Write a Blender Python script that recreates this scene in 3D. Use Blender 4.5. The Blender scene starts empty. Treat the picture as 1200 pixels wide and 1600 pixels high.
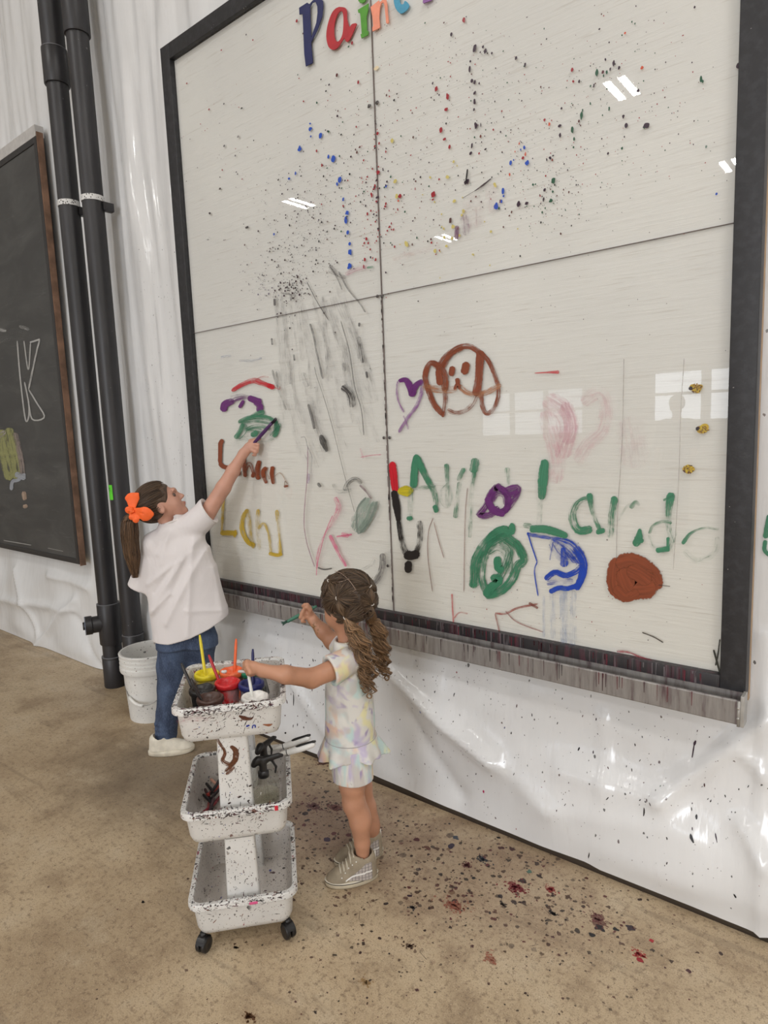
import bpy, bmesh, math, random
import numpy as np
from mathutils import Vector, Matrix, noise as mnoise
random.seed(7)
rng = np.random.RandomState(11)
scene = bpy.context.scene
COL = scene.collection

# ---------------------------------------------------------------- camera
CAM = np.array([1.5841, -1.9785, 1.5165])
YAW, PITCH, ROLL, FPX = .6837, .1310, -.0391, 1008.6
cy, sy, cp, sp = math.cos(YAW), math.sin(YAW), math.cos(PITCH), math.sin(PITCH)
FWD = np.array([-sy*cp, cy*cp, -sp])
_r = np.array([cy, sy, 0.]); _u = np.cross(_r, FWD)
RGT = math.cos(ROLL)*_r + math.sin(ROLL)*_u
UPV = -math.sin(ROLL)*_r + math.cos(ROLL)*_u
cam_data = bpy.data.cameras.new('camera')
cam = bpy.data.objects.new('camera', cam_data); COL.objects.link(cam)
cam.matrix_world = Matrix(((RGT[0], UPV[0], -FWD[0], CAM[0]), (RGT[1], UPV[1], -FWD[1], CAM[1]),
                           (RGT[2], UPV[2], -FWD[2], CAM[2]), (0, 0, 0, 1)))
cam_data.sensor_fit = 'HORIZONTAL'; cam_data.sensor_width = 36.0
cam_data.lens = 36.0*FPX/1200.0
cam_data.clip_start = .05; cam_data.clip_end = 100
scene.camera = cam

# ---------------------------------------------------------------- view, world, lights
vs = scene.view_settings
vs.view_transform = 'Standard'; vs.look = 'None'; vs.gamma = 1.0; vs.use_curve_mapping = False
vs.exposure = EXPOSURE = -0.31
world = bpy.data.worlds.new('world'); scene.world = world; world.use_nodes = True
world.node_tree.nodes['Background'].inputs[0].default_value = (.8, .85, 1, 1)
world.node_tree.nodes['Background'].inputs[1].default_value = .5
CEIL = 6.9
LAMP_W, WIN_W, ADDED_DOOR_W = 44.0, 26.0, 40.0      # radiant power per tube / per square metre of glazing
def area_light(name, loc, rot, sx, sy_, power, color):
    l = bpy.data.lights.new(name, 'AREA'); l.shape = 'RECTANGLE'; l.size = sx; l.size_y = sy_
    l.energy = power; l.color = color
    o = bpy.data.objects.new(name, l); COL.objects.link(o); o.location = loc; o.rotation_euler = rot
    return o
FIXTURES = []
for iy, (y, row) in enumerate(((-1.9, (3.6, 9.5)), (-4.3, (-2.1, 5.0, 10.5)), (-8.7, (-9.2, -2.1, 5.0, 10.5)), (-13.4, (-8.4, -1.5, 5.4, 10.5)))):
    for ix, x in enumerate(row):
        FIXTURES.append((x, y, 6.53))
for i, (x, y, z) in enumerate(FIXTURES):
    for s in (-1, 1):
        area_light('tube_light', (x+s*.11, y, z-.035), (0, 0, 0), .11, .72, LAMP_W, (1, .985, .97))
YB = -16.0
WINDOWS = [(-3.71, -2.52, 1.38, 2.66), (-2.36, -1.17, 1.38, 2.66), (-8.94, -7.9, 1.1, 2.42), (-7.82, -6.8, 1.1, 2.42), (-6.72, -5.61, 1.1, 2.42)]
for (x0, x1, z0, z1) in WINDOWS:
    area_light('window_daylight', ((x0+x1)/2, YB-.02, (z0+z1)/2), (math.pi/2, 0, 0), x1-x0, z1-z0, WIN_W*(1.0 if x0 > -5 else .45)*(x1-x0)*(z1-z0), (.86, .92, 1))
ADDED_DOORS = [(1.5, 6.0, 0.05, 4.2)]  # unseen doorway, added to give soft frontal light from behind the camera
for (x0, x1, z0, z1) in ADDED_DOORS:
    area_light('added_door_fill', ((x0+x1)/2, YB-.02, (z0+z1)/2), (math.pi/2, 0, 0), x1-x0, z1-z0, ADDED_DOOR_W*(x1-x0)*(z1-z0), (.92, .95, 1))

scene.cycles.transparent_max_bounces = 48      # many thin paint layers overlap on the panes
# ---------------------------------------------------------------- helpers
def ray(u, v):
    return RGT*(u-600)/FPX + UPV*(800-v)/FPX + FWD
def wallpt(u, v, y=0.0):
    w = ray(u, v); return CAM + w*((y-CAM[1])/w[1])
def floorpt(u, v, z=0.0):
    w = ray(u, v); return CAM + w*((z-CAM[2])/w[2])
AX = np.array([math.cos(YAW), math.sin(YAW), 0.]); BX = np.array([-math.sin(YAW), math.cos(YAW), 0.])
def lp(B, u, v, b=0.0):
    """point (along AX, along BX, z) seen at u,v on the upright plane through B pushed back by b"""
    w = ray(u, v); B = np.array(B, float)
    P = CAM + w*(((B-CAM)@BX + b)/(w@BX)); d = P-B
    return np.array([d@AX, b, P[2]])
def srgb(r, g, b):
    f = lambda c: (c/255/12.92) if c/255 <= .04045 else ((c/255+.055)/1.055)**2.4
    return (f(r), f(g), f(b))

def props(o, label=None, cat=None, group=None, kind=None):
    if label: o['label'] = label
    if cat: o['category'] = cat
    if group: o['group'] = group
    if kind: o['kind'] = kind
    return o
def empty(name, loc=(0, 0, 0), rz=0, label=None, cat=None, group=None):
    o = bpy.data.objects.new(name, None); COL.objects.link(o); o.location = loc
    o.rotation_euler = (0, 0, rz); o.empty_display_size = .05
    return props(o, label, cat, group)
def link_mesh(name, me, mats, parent=None, smooth=True):
    o = bpy.data.objects.new(name, me); COL.objects.link(o)
    for m in (mats if isinstance(mats, (list, tuple)) else [mats]): me.materials.append(m)
    if smooth: me.polygons.foreach_set('use_smooth', [True]*len(me.polygons))
    if parent: o.parent = parent
    return o
def copy_tree(o, parent=None):
    c = o.copy(); COL.objects.link(c)
    if parent: c.parent = parent
    for ch in list(o.children): copy_tree(ch, c)
    return c

class MB:
    """collects shapes, builds ONE mesh object"""
    def __init__(s): s.bm = bmesh.new(); s.mi = 0
    def _tag(s, faces):
        for f in faces: f.material_index = s.mi
    def grid(s, pts, close_u=False, close_v=False, cap=False):
        n, m = len(pts), len(pts[0])
        vs_ = [[s.bm.verts.new(tuple(p)) for p in row] for row in pts]
        fs = []
        for i in range(n if close_u else n-1):
            for j in range(m if close_v else m-1):
                a, b = vs_[i][j], vs_[(i+1) % n][j]; c, d = vs_[(i+1) % n][(j+1) % m], vs_[i][(j+1) % m]
                try: fs.append(s.bm.faces.new((a, b, c, d)))
                except ValueError: pass
        if cap:
            try: fs.append(s.bm.faces.new(vs_[0])); fs.append(s.bm.faces.new(vs_[-1][::-1]))
            except ValueError: pass
        s._tag(fs); return s
    def lathe(s, prof, n=32, c=(0, 0, 0), M=None):
        rows = []
        for r, z in prof:
            row = []
            for k in range(n):
                a = 2*math.pi*k/n; p = Vector((r*math.cos(a), r*math.sin(a), z))
                if M is not None: p = M @ p
                row.append((p.x+c[0], p.y+c[1], p.z+c[2]))
            rows.append(row)
        return s.grid(rows, close_v=True)
    def tube(s, pts, rad, n=8, cap=True, squash=None):
        pts = [Vector(p) for p in pts]; N = len(pts)
        rads = rad if isinstance(rad, (list, tuple, np.ndarray)) else [rad]*N
        t0 = (pts[1]-pts[0]).normalized()
        up = Vector((0, 0, 1)) if abs(t0.z) < .9 else Vector((1, 0, 0))
        nrm = (up - t0*up.dot(t0)).normalized(); rows = []
        for i in range(N):
            t = (pts[min(i+1, N-1)]-pts[max(i-1, 0)])
            t = t.normalized() if t.length > 1e-9 else t0
            nrm = (nrm - t*nrm.dot(t)); nrm = nrm.normalized() if nrm.length > 1e-9 else up
            bi = t.cross(nrm); sq = squash or 1
            rows.append([pts[i]+(nrm*math.cos(2*math.pi*k/n)*sq+bi*math.sin(2*math.pi*k/n))*rads[i] for k in range(n)])
        return s.grid(rows, close_v=True, cap=cap)
    def box(s, lo, hi, M=None, bevel=0):
        r = bmesh.ops.create_cube(s.bm, size=1)
        c = [(lo[i]+hi[i])/2 for i in range(3)]; d = [hi[i]-lo[i] for i in range(3)]
        for v in r['verts']:
            v.co = Vector((v.co.x*d[0]+c[0], v.co.y*d[1]+c[1], v.co.z*d[2]+c[2]))
            if M is not None: v.co = M @ v.co
        fs = list({f for v in r['verts'] for f in v.link_faces})
        s._tag(fs)
        if bevel:
            es = list({e for v in r['verts'] for e in v.link_edges})
            bmesh.ops.bevel(s.bm, geom=es, offset=bevel, segments=2, affect='EDGES', profile=.7)
        return s
    def prism(s, poly, fn, t0, t1):
        """poly: 2D outline; fn(x,y,t)->3D; extruded from t0 to t1"""
        a = [s.bm.verts.new(tuple(fn(x, y, t0))) for x, y in poly]; b = [s.bm.verts.new(tuple(fn(x, y, t1))) for x, y in poly]
        fs = []
        n = len(poly)
        for i in range(n): fs.append(s.bm.faces.new((a[i], a[(i+1) % n], b[(i+1) % n], b[i])))
        fs.append(s.bm.faces.new(a[::-1])); fs.append(s.bm.faces.new(b))
        s._tag(fs); return s
    def build(s, name, mats, parent=None, smooth=True, angle=None):
        bmesh.ops.recalc_face_normals(s.bm, faces=s.bm.faces[:])
        me = bpy.data.meshes.new(name); s.bm.to_mesh(me); s.bm.free()
        o = link_mesh(name, me, mats, parent, smooth)
        if angle and smooth:
            try: me.set_sharp_from_angle(angle=math.radians(angle))
            except Exception: pass
        return o

def catmull(pts, n):
    P = [np.array(p, float) for p in pts]
    if len(P) == 2: return [P[0]+(P[1]-P[0])*t for t in np.linspace(0, 1, n)]
    P = [2*P[0]-P[1]]+P+[2*P[-1]-P[-2]]; m = len(P)-3; out = []
    for t in np.linspace(0, m-1e-6, n):
        i = int(t); f = t-i; a, b, c, d = P[i:i+4]
        out.append(.5*((2*b)+(-a+c)*f+(2*a-5*b+4*c-d)*f*f+(-a+3*b-3*c+d)*f**3))
    return out

# ---- node material helper
class NM:
    def __init__(s, name):
        s.m = bpy.data.materials.new(name); s.m.use_nodes = True; s.t = s.m.node_tree; s.n = s.t.nodes; s.l = s.t.links
        s.b = s.n['Principled BSDF']; s._co = None
    def new(s, typ, **kw):
        nd = s.n.new(typ)
        for k, v in kw.items():
            if k.startswith('i_'):
                key = k[2:]; nd.inputs[int(key) if key.isdigit() else key.replace('_', ' ')].default_value = v
            else: setattr(nd, k, v)
        return nd
    def lk(s, a, b): s.l.new(a, b)
    def val(s, sock, v):
        if hasattr(v, 'is_linked') or hasattr(v, 'links'): s.lk(v, sock)
        else: sock.default_value = v if not isinstance(v, tuple) or len(v) != 3 or sock.type == 'VECTOR' else (*v, 1)
    def coord(s, which='Object'):
        return s.new('ShaderNodeTexCoord').outputs[which]
    def mapping(s, scale=(1, 1, 1), loc=(0, 0, 0), rot=(0, 0, 0), src=None):
        m = s.new('ShaderNodeMapping'); m.inputs['Scale'].default_value = scale; m.inputs['Location'].default_value = loc
        m.inputs['Rotation'].default_value = rot
        s.lk(src or s.coord(), m.inputs['Vector']); return m.outputs[0]
    def noise(s, scale=5, detail=4, rough=.55, src=None, dist=0):
        n = s.new('ShaderNodeTexNoise'); n.inputs['Scale'].default_value = scale; n.inputs['Detail'].default_value = detail
        n.inputs['Roughness'].default_value = rough; n.inputs['Distortion'].default_value = dist
        s.lk(src or s.coord(), n.inputs['Vector']); return n.outputs['Fac']
    def math(s, op, a, b=0.0, c=0.0, clamp=False):
        n = s.new('ShaderNodeMath', operation=op, use_clamp=clamp)
        for i, v in enumerate((a, b, c)):
            if isinstance(v, (int, float)): n.inputs[i].default_value = v
            else: s.lk(v, n.inputs[i])
        return n.outputs[0]
    def smooth(s, v, lo, hi):
        n = s.new('ShaderNodeMapRange', interpolation_type='SMOOTHSTEP')
        s.lk(v, n.inputs[0]); n.inputs[1].default_value = lo; n.inputs[2].default_value = hi; return n.outputs[0]
    def mix(s, f, a, b):
        n = s.new('ShaderNodeMix', data_type='RGBA')
        s.val(n.inputs[0], f); s.val(n.inputs[6], a); s.val(n.inputs[7], b); return n.outputs[2]
    def ramp(s, v, stops, interp='LINEAR'):
        r = s.new('ShaderNodeValToRGB'); cr = r.color_ramp; cr.interpolation = interp
        while len(cr.elements) < len(stops): cr.elements.new(.5)
        for e, (p, c) in zip(cr.elements, stops): e.position = p; e.color = (*c, 1)
        s.lk(v, r.inputs[0]); return r.outputs[0]
    def bump(s, h, strength=.3, dist=.01, prev=None):
        b = s.new('ShaderNodeBump'); b.inputs['Strength'].default_value = strength; b.inputs['Distance'].default_value = dist
        s.lk(h, b.inputs['Height'])
        if prev is not None: s.lk(prev, b.inputs['Normal'])
        return b.outputs[0]
    def set(s, color=None, rough=None, normal=None, **kw):
        if color is not None: s.val(s.b.inputs['Base Color'], color)
        if rough is not None: s.val(s.b.inputs['Roughness'], rough)
        if normal is not None: s.lk(normal, s.b.inputs['Normal'])
        for k, v in kw.items(): s.val(s.b.inputs[k.replace('_', ' ')], v)
        return s
    def splat(s, scale=30, size=.35, amount=.5, stretch=(1, 1, 1), loc=(0, 0, 0), src=None):
        """mask and random value of irregular dried drops"""
        co = s.mapping(scale=stretch, loc=loc, src=src)
        nz = s.new('ShaderNodeTexNoise'); nz.inputs['Scale'].default_value = scale*2.5; nz.inputs['Detail'].default_value = 2
        s.lk(co, nz.inputs['Vector'])
        mx = s.new('ShaderNodeVectorMath', operation='MULTIPLY_ADD')
        s.lk(nz.outputs['Color'], mx.inputs[0]); mx.inputs[1].default_value = (.35/scale,)*3; s.lk(co, mx.inputs[2])
        v = s.new('ShaderNodeTexVoronoi', feature='F1'); v.inputs['Scale'].default_value = scale
        s.lk(mx.outputs[0], v.inputs['Vector'])
        sc = s.new('ShaderNodeSeparateColor'); s.lk(v.outputs['Color'], sc.inputs[0])
        pres = s.math('LESS_THAN', sc.outputs[0], amount)
        rad = s.math('MULTIPLY_ADD', s.math('POWER', sc.outputs[1], 3.0), size, size*.25)
        d = s.math('SUBTRACT', rad, v.outputs['Distance'])
        m = s.smooth(d, 0, .05)
        return s.math('MULTIPLY', m, pres), sc.outputs[2]
def simple(name, color, rough=.5, noise_amt=.08, nscale=30, bump=.0, bscale=60, **kw):
    m = NM(name)
    n = m.noise(nscale, 3)
    c = m.mix(m.smooth(n, .3, .7), tuple(max(0, x*(1-noise_amt)) for x in color), tuple(min(1, x*(1+noise_amt)) for x in color))
    m.set(color=c, rough=rough, **kw)
    if bump: m.set(normal=m.bump(m.noise(bscale, 4), bump, .002))
    return m.m
PAINTS = [(0, srgb(25, 20, 24)), (.35, srgb(62, 24, 38)), (.55, srgb(70, 40, 28)), (.7, srgb(30, 25, 45)), (.82, srgb(25, 40, 110)), (.88, srgb(140, 25, 45)), (.95, srgb(40, 80, 60))]

# ---------------------------------------------------------------- signed distance bodies
class SDF:
    def __init__(s, lo, hi, h):
        s.lo = np.array(lo, float); s.h = h
        s.n = np.ceil((np.array(hi)-s.lo)/h).astype(int)+1
        s.v = np.full(s.n, .2, np.float32)
        s.ax = [s.lo[i]+h*np.arange(s.n[i]) for i in range(3)]
    def sub(s, lo, hi):
        sl = []
        for i in range(3):
            a = int(max(0, math.floor((lo[i]-s.lo[i])/s.h))); b = int(min(s.n[i], math.ceil((hi[i]-s.lo[i])/s.h)+1))
            sl.append(slice(a, max(a, b)))
        X = s.ax[0][sl[0]][:, None, None]; Y = s.ax[1][sl[1]][None, :, None]; Z = s.ax[2][sl[2]][None, None, :]
        return tuple(sl), X, Y, Z
    def add(s, fn, lo, hi, k=.01, mode='u'):
        pad = k+s.h*3
        sl, X, Y, Z = s.sub([a-pad for a in lo], [a+pad for a in hi])
        if any(q.start >= q.stop for q in sl): return s
        d = fn(X, Y, Z).astype(np.float32); a = s.v[sl]
        if mode == 'u':
            if k > 0:
                q = np.maximum(k-np.abs(a-d), 0)/k; s.v[sl] = np.minimum(a, d)-q*q*k*.25
            else: s.v[sl] = np.minimum(a, d)
        else:
            d = -d
            if k > 0:
                q = np.maximum(k-np.abs(a-d), 0)/k; s.v[sl] = np.maximum(a, d)+q*q*k*.25
            else: s.v[sl] = np.maximum(a, d)
        return s
    def cap(s, a, b, ra, rb=None, k=.012, mode='u', squash=None):
        rb = ra if rb is None else rb
        a = np.array(a, float); b = np.array(b, float); ab = b-a; L2 = max(ab@ab, 1e-12); R = max(ra, rb)
        if squash is not None:
            ax_, f = np.array(squash[0], float), squash[1]; ax_ /= np.linalg.norm(ax_)
        def fn(X, Y, Z):
            px, py, pz = X-a[0], Y-a[1], Z-a[2]
            t = np.clip((px*ab[0]+py*ab[1]+pz*ab[2])/L2, 0, 1)
            qx, qy, qz = px-t*ab[0], py-t*ab[1], pz-t*ab[2]
            if squash is not None:
                dd = (qx*ax_[0]+qy*ax_[1]+qz*ax_[2]); g = (1/f-1)
                qx, qy, qz = qx+ax_[0]*dd*g, qy+ax_[1]*dd*g, qz+ax_[2]*dd*g
            d = np.sqrt(qx*qx+qy*qy+qz*qz)-(ra+(rb-ra)*t)
            return d*(min(1, squash[1]) if squash is not None else 1)
        return s.add(fn, np.minimum(a, b)-R, np.maximum(a, b)+R, k, mode)
    def chain(s, pts, rads, k=.006):
        for i in range(len(pts)-1): s.cap(pts[i], pts[i+1], rads[i], rads[i+1], k if i == 0 else .003)
        return s
    def ell(s, c, r, R=None, k=.012, mode='u'):
        c = np.array(c, float); r = np.array(r, float); R = np.eye(3) if R is None else np.array(R)   # rows = axes
        m = r.max()
        def fn(X, Y, Z):
            px, py, pz = X-c[0], Y-c[1], Z-c[2]
            q = [px*R[i][0]+py*R[i][1]+pz*R[i][2] for i in range(3)]
            k0 = np.sqrt(sum((q[i]/r[i])**2 for i in range(3))); k1 = np.sqrt(sum((q[i]/r[i]**2)**2 for i in range(3)))+1e-9
            return k0*(k0-1)/k1
        return s.add(fn, c-m, c+m, k, mode)
    def loft(s, secs, k=.02, mode='u', wr=None, ruffle=None):
        """secs: (z, cx, cy, rx, ry) rising z; elliptical slices"""
        S = np.array(secs); zs = S[:, 0]
        def fn(X, Y, Z):
            zz = np.clip(Z, zs[0], zs[-1]).ravel()
            g = [np.interp(zz, zs, S[:, i])[None, None, :] for i in (1, 2, 3, 4)]
            dx, dy = X-g[0], Y-g[1]; rx, ry = g[2], g[3]
            if ruffle is not None:
                th = np.arctan2(dy/ry, dx/rx); f = 1+ruffle(th, zz[None, None, :]); rx, ry = rx*f, ry*f
            rho = np.sqrt((dx/rx)**2+(dy/ry)**2)
            g1 = np.sqrt((dx/rx**2)**2+(dy/ry**2)**2)+1e-6
            d = rho*(rho-1)/g1
            if wr is not None: d = d+wr(X, Y, Z)
            return np.maximum(d, np.maximum(zs[0]-Z, Z-zs[-1]))
        R = max((S[:, 3]).max(), S[:, 4].max())*1.2
        return s.add(fn, (S[:, 1].min()-R, S[:, 2].min()-R, zs[0]), (S[:, 1].max()+R, S[:, 2].max()+R, zs[-1]), k, mode)
    def mesh(s, name, smooth=2, disp=None):
        v = s.v; ins = v < 0
        c = ins[:-1, :-1, :-1].astype(np.int8)
        cnt = c.copy()
        for dx in (0, 1):
            for dy in (0, 1):
                for dz in (0, 1):
                    if dx+dy+dz: cnt += ins[dx:ins.shape[0]-1+dx, dy:ins.shape[1]-1+dy, dz:ins.shape[2]-1+dz]
        act = (cnt > 0) & (cnt < 8); idx = np.argwhere(act); N = len(idx)
        vid = np.full(act.shape, -1, np.int32); vid[act] = np.arange(N)
        acc = np.zeros((N, 3)); w = np.zeros(N)
        cs = [(0, 0, 0), (1, 0, 0), (0, 1, 0), (1, 1, 0), (0, 0, 1), (1, 0, 1), (0, 1, 1), (1, 1, 1)]
        ed = [(0, 1), (2, 3), (4, 5), (6, 7), (0, 2), (1, 3), (4, 6), (5, 7), (0, 4), (1, 5), (2, 6), (3, 7)]
        vals = [v[idx[:, 0]+a, idx[:, 1]+b, idx[:, 2]+c_] for a, b, c_ in cs]
        for a, b in ed:
            va, vb = vals[a], vals[b]; m = (va < 0) != (vb < 0)
            t = np.where(m, va/(va-vb+1e-12), 0); A, B = np.array(cs[a]), np.array(cs[b])
            acc += m[:, None]*(A+(B-A)*t[:, None]); w += m
        P = s.lo+s.h*(idx+acc/w[:, None])
        faces = []
        for axis in range(3):
            o = [1 if i == axis else 0 for i in range(3)]
            s0 = ins[:ins.shape[0]-o[0], :ins.shape[1]-o[1], :ins.shape[2]-o[2]]; s1 = ins[o[0]:, o[1]:, o[2]:]
            e = np.argwhere(s0 != s1)
            u_, w_ = [i for i in range(3) if i != axis]
            ok = (e[:, u_] > 0) & (e[:, w_] > 0) & (e[:, u_] < act.shape[u_]) & (e[:, w_] < act.shape[w_]); e = e[ok]
            flip = s0[e[:, 0], e[:, 1], e[:, 2]]
            if axis == 1: flip = ~flip
            def at(du, dw):
                q = e.copy(); q[:, u_] -= du; q[:, w_] -= dw; return vid[q[:, 0], q[:, 1], q[:, 2]]
            q = np.stack([at(1, 1), at(0, 1), at(0, 0), at(1, 0)], 1)
            q[~flip] = q[~flip][:, ::-1]; faces.append(q)
        F = np.concatenate(faces); F = F[(F >= 0).all(1)]
        E = np.concatenate([F[:, [0, 1]], F[:, [1, 2]], F[:, [2, 3]], F[:, [3, 0]]])
        deg = np.bincount(E.ravel(), minlength=N)
        for _ in range(smooth):
            S_ = np.zeros_like(P)
            for j in range(3):
                S_[:, j] = np.bincount(E[:, 0], P[E[:, 1], j], N)+np.bincount(E[:, 1], P[E[:, 0], j], N)
            P = P*.5+.5*S_/np.maximum(deg, 1)[:, None]
        if disp is not None: P = disp(P)
        me = bpy.data.meshes.new(name)
        me.vertices.add(N); me.vertices.foreach_set('co', P.astype(np.float32).ravel())
        me.loops.add(F.size); me.loops.foreach_set('vertex_index', F.astype(np.int32).ravel())
        me.polygons.add(len(F)); me.polygons.foreach_set('loop_start', np.arange(0, F.size, 4, dtype=np.int32))
        me.update(calc_edges=True); me.validate()
        return me
# ================================================================ flat paint helper
class Flat:
    """thin dried paint lying on a surface: vertices carry colour, dryness and stroke coordinates"""
    def __init__(s): s.v = []; s.f = []; s.c = []; s.d = []; s.p = []; s.lift = 0
    def poly(s, pts, col, op=1.0, dry=-1):
        i = len(s.v); n = len(pts)
        for k, p in enumerate(pts): s.v.append(tuple(p)); s.c.append((*col, op)); s.d.append(dry); s.p.append((.5, .5, .3))
        s.f.append(tuple(range(i, i+n)))
    def dot(s, c, e1, e2, r1, r2, col, n=9, jit=.18, op=1.0):
        a0 = rng.rand()*6.28; n = 16 if max(r1, r2) > .0035 and n < 16 else n; ph = rng.rand(3)*6.28; am = jit*rng.randn(3)*np.array([.7, .6, .5])
        s.poly([np.array(c)+np.array(e1)*r1*math.cos(a)*q+np.array(e2)*r2*math.sin(a)*q
                for a, q in ((a, 1+sum(am[j]*math.sin((j+2)*a+ph[j]) for j in range(3))) for a in (a0+2*math.pi*k/n for k in range(n)))], col, op)
    def ribbon(s, pts, widths, fn, col, dry=.2, op=1.0, n=None, across=5):
        """pts in picture units; fn maps (u,v,lift) -> 3D on the surface"""
        L = sum(math.dist(pts[i], pts[i+1]) for i in range(len(pts)-1)); n = n or max(6, int(L/5))
        wa = widths[0] if isinstance(widths, (list, tuple)) else widths; wb = widths[-1] if isinstance(widths, (list, tuple)) else widths
        P0 = [np.array(q, float) for q in pts]; e0 = P0[0]-P0[1]; e1 = P0[-1]-P0[-2]
        P0[0] = P0[0]+e0/(np.linalg.norm(e0)+1e-9)*wa*.3; P0[-1] = P0[-1]+e1/(np.linalg.norm(e1)+1e-9)*wb*.3
        n = max(n, 14); C = np.array(catmull(P0, n)); Lc = np.concatenate([[0], np.cumsum(np.linalg.norm(np.diff(C, axis=0), axis=1))]); t = np.gradient(C, axis=0); t /= np.linalg.norm(t, axis=1)[:, None]+1e-9
        nr = np.stack([-t[:, 1], t[:, 0]], 1)
        wv = np.interp(np.linspace(0, 1, n), np.linspace(0, 1, len(widths)), widths) if isinstance(widths, (list, tuple)) else np.full(n, float(widths)); wv = wv*1.22
        dv = np.interp(np.linspace(0, 1, n), np.linspace(0, 1, len(dry)), dry) if isinstance(dry, (list, tuple)) else np.full(n, float(dry))
        sd = rng.rand()*40; s.lift += 1; i0 = len(s.v); u = 0
        for i in range(n):
            if i: u += float(np.linalg.norm(C[i]-C[i-1]))
            for j in range(across):
                a = j/(across-1); q = C[i]+nr[i]*(a-.5)*wv[i]
                s.v.append(tuple(fn(q[0], q[1], s.lift))); s.c.append((*col, op)); s.d.append(float(dv[i])); s.p.append((u/(20 if L > 3 else 1)+sd, a, min(1.0, min(Lc[i], Lc[-1]-Lc[i])/max(wv[i]*.5, 1e-6))))
        for i in range(n-1):
            for j in range(across-1):
                a = i0+i*across+j; s.f.append((a, a+1, a+across+1, a+across))
    def build(s, name, mat, parent=None):
        me = bpy.data.meshes.new(name); me.from_pydata(s.v, [], s.f); me.update()
        a = me.attributes.new('pcol', 'FLOAT_COLOR', 'POINT'); a.data.foreach_set('color', np.array(s.c, np.float32).ravel())
        a = me.attributes.new('dry', 'FLOAT', 'POINT'); a.data.foreach_set('value', np.array(s.d, np.float32))
        a = me.attributes.new('pst', 'FLOAT_VECTOR', 'POINT'); a.data.foreach_set('vector', np.array(s.p, np.float32).ravel())
        return link_mesh(name, me, mat, parent)
def paint_material(rough=.3):
    m = NM('brushed_paint')
    ac = m.new('ShaderNodeAttribute', attribute_name='pcol'); ad = m.new('ShaderNodeAttribute', attribute_name='dry')
    ap = m.new('ShaderNodeAttribute', attribute_name='pst')
    src = m.mapping(scale=(.45, 9, .0), src=ap.outputs['Vector'])
    bris = m.noise(1.0, 3, .6, src=src)
    src2 = m.mapping(scale=(1.6, 1.5, .0), src=ap.outputs['Vector']); blot = m.noise(1.0, 4, .6, src=src2)
    sp_ = m.new('ShaderNodeSeparateXYZ'); m.lk(ap.outputs['Vector'], sp_.inputs[0])
    edge = m.math('MULTIPLY', m.math('ABSOLUTE', m.math('SUBTRACT', sp_.outputs[1], .5)), 2.0)
    oz = m.math('SUBTRACT', 1.0, sp_.outputs[2])
    rad = m.math('SQRT', m.math('ADD', m.math('MULTIPLY', oz, oz), m.math('MULTIPLY', edge, edge)))
    rough_edge = m.math('MULTIPLY_ADD', m.noise(1.0, 3, .6, src=m.mapping(scale=(5, 5, 0), src=ap.outputs['Vector'])), .5, -.25)
    shape = m.smooth(m.math('ADD', rad, rough_edge), 1.0, .86)
    isdot = m.math('LESS_THAN', ad.outputs['Fac'], -.9); shape = m.math('MAXIMUM', shape, isdot)
    edge = m.math('POWER', edge, 4.0)
    n = m.math('ADD', m.math('MULTIPLY', bris, .65), m.math('MULTIPLY', blot, .35))
    n = m.math('SUBTRACT', n, m.math('MULTIPLY', edge, .10))
    thr = m.math('MULTIPLY_ADD', ad.outputs['Fac'], .30, .33)
    al = m.smooth(m.math('SUBTRACT', n, thr), -.07, .12)
    wash = m.math('MULTIPLY', m.smooth(blot, .3, .62), m.math('MULTIPLY_ADD', ad.outputs['Fac'], -.55, .55, clamp=True))
    al = m.math('MULTIPLY', m.math('MAXIMUM', al, wash), shape)
    al = m.math('MULTIPLY', al, ac.outputs['Alpha'])
    thick = m.smooth(bris, .35, .7)
    dark = m.mix(m.math('MULTIPLY', thick, .45), ac.outputs['Color'], (0, 0, 0))
    c = m.mix(.0, ac.outputs['Color'], (1, 1, 1))
    mixn = m.new('ShaderNodeMix', data_type='RGBA'); mixn.blend_type = 'MULTIPLY'; mixn.inputs[0].default_value = .6
    m.lk(ac.outputs['Color'], mixn.inputs[6]); r = m.ramp(bris, [(.3, (1.35, 1.35, 1.35)), (.7, (.55, .55, .55))]); m.lk(r, mixn.inputs[7])
    m.set(color=mixn.outputs[2], rough=rough, Alpha=al)
    return m.m
M_PAINT = paint_material()
M_DROP = NM('dried_drop')
_a = M_DROP.new('ShaderNodeAttribute', attribute_name='pcol'); M_DROP.set(color=_a.outputs['Color'], rough=.35, Alpha=_a.outputs['Alpha']); M_DROP = M_DROP.m

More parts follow.
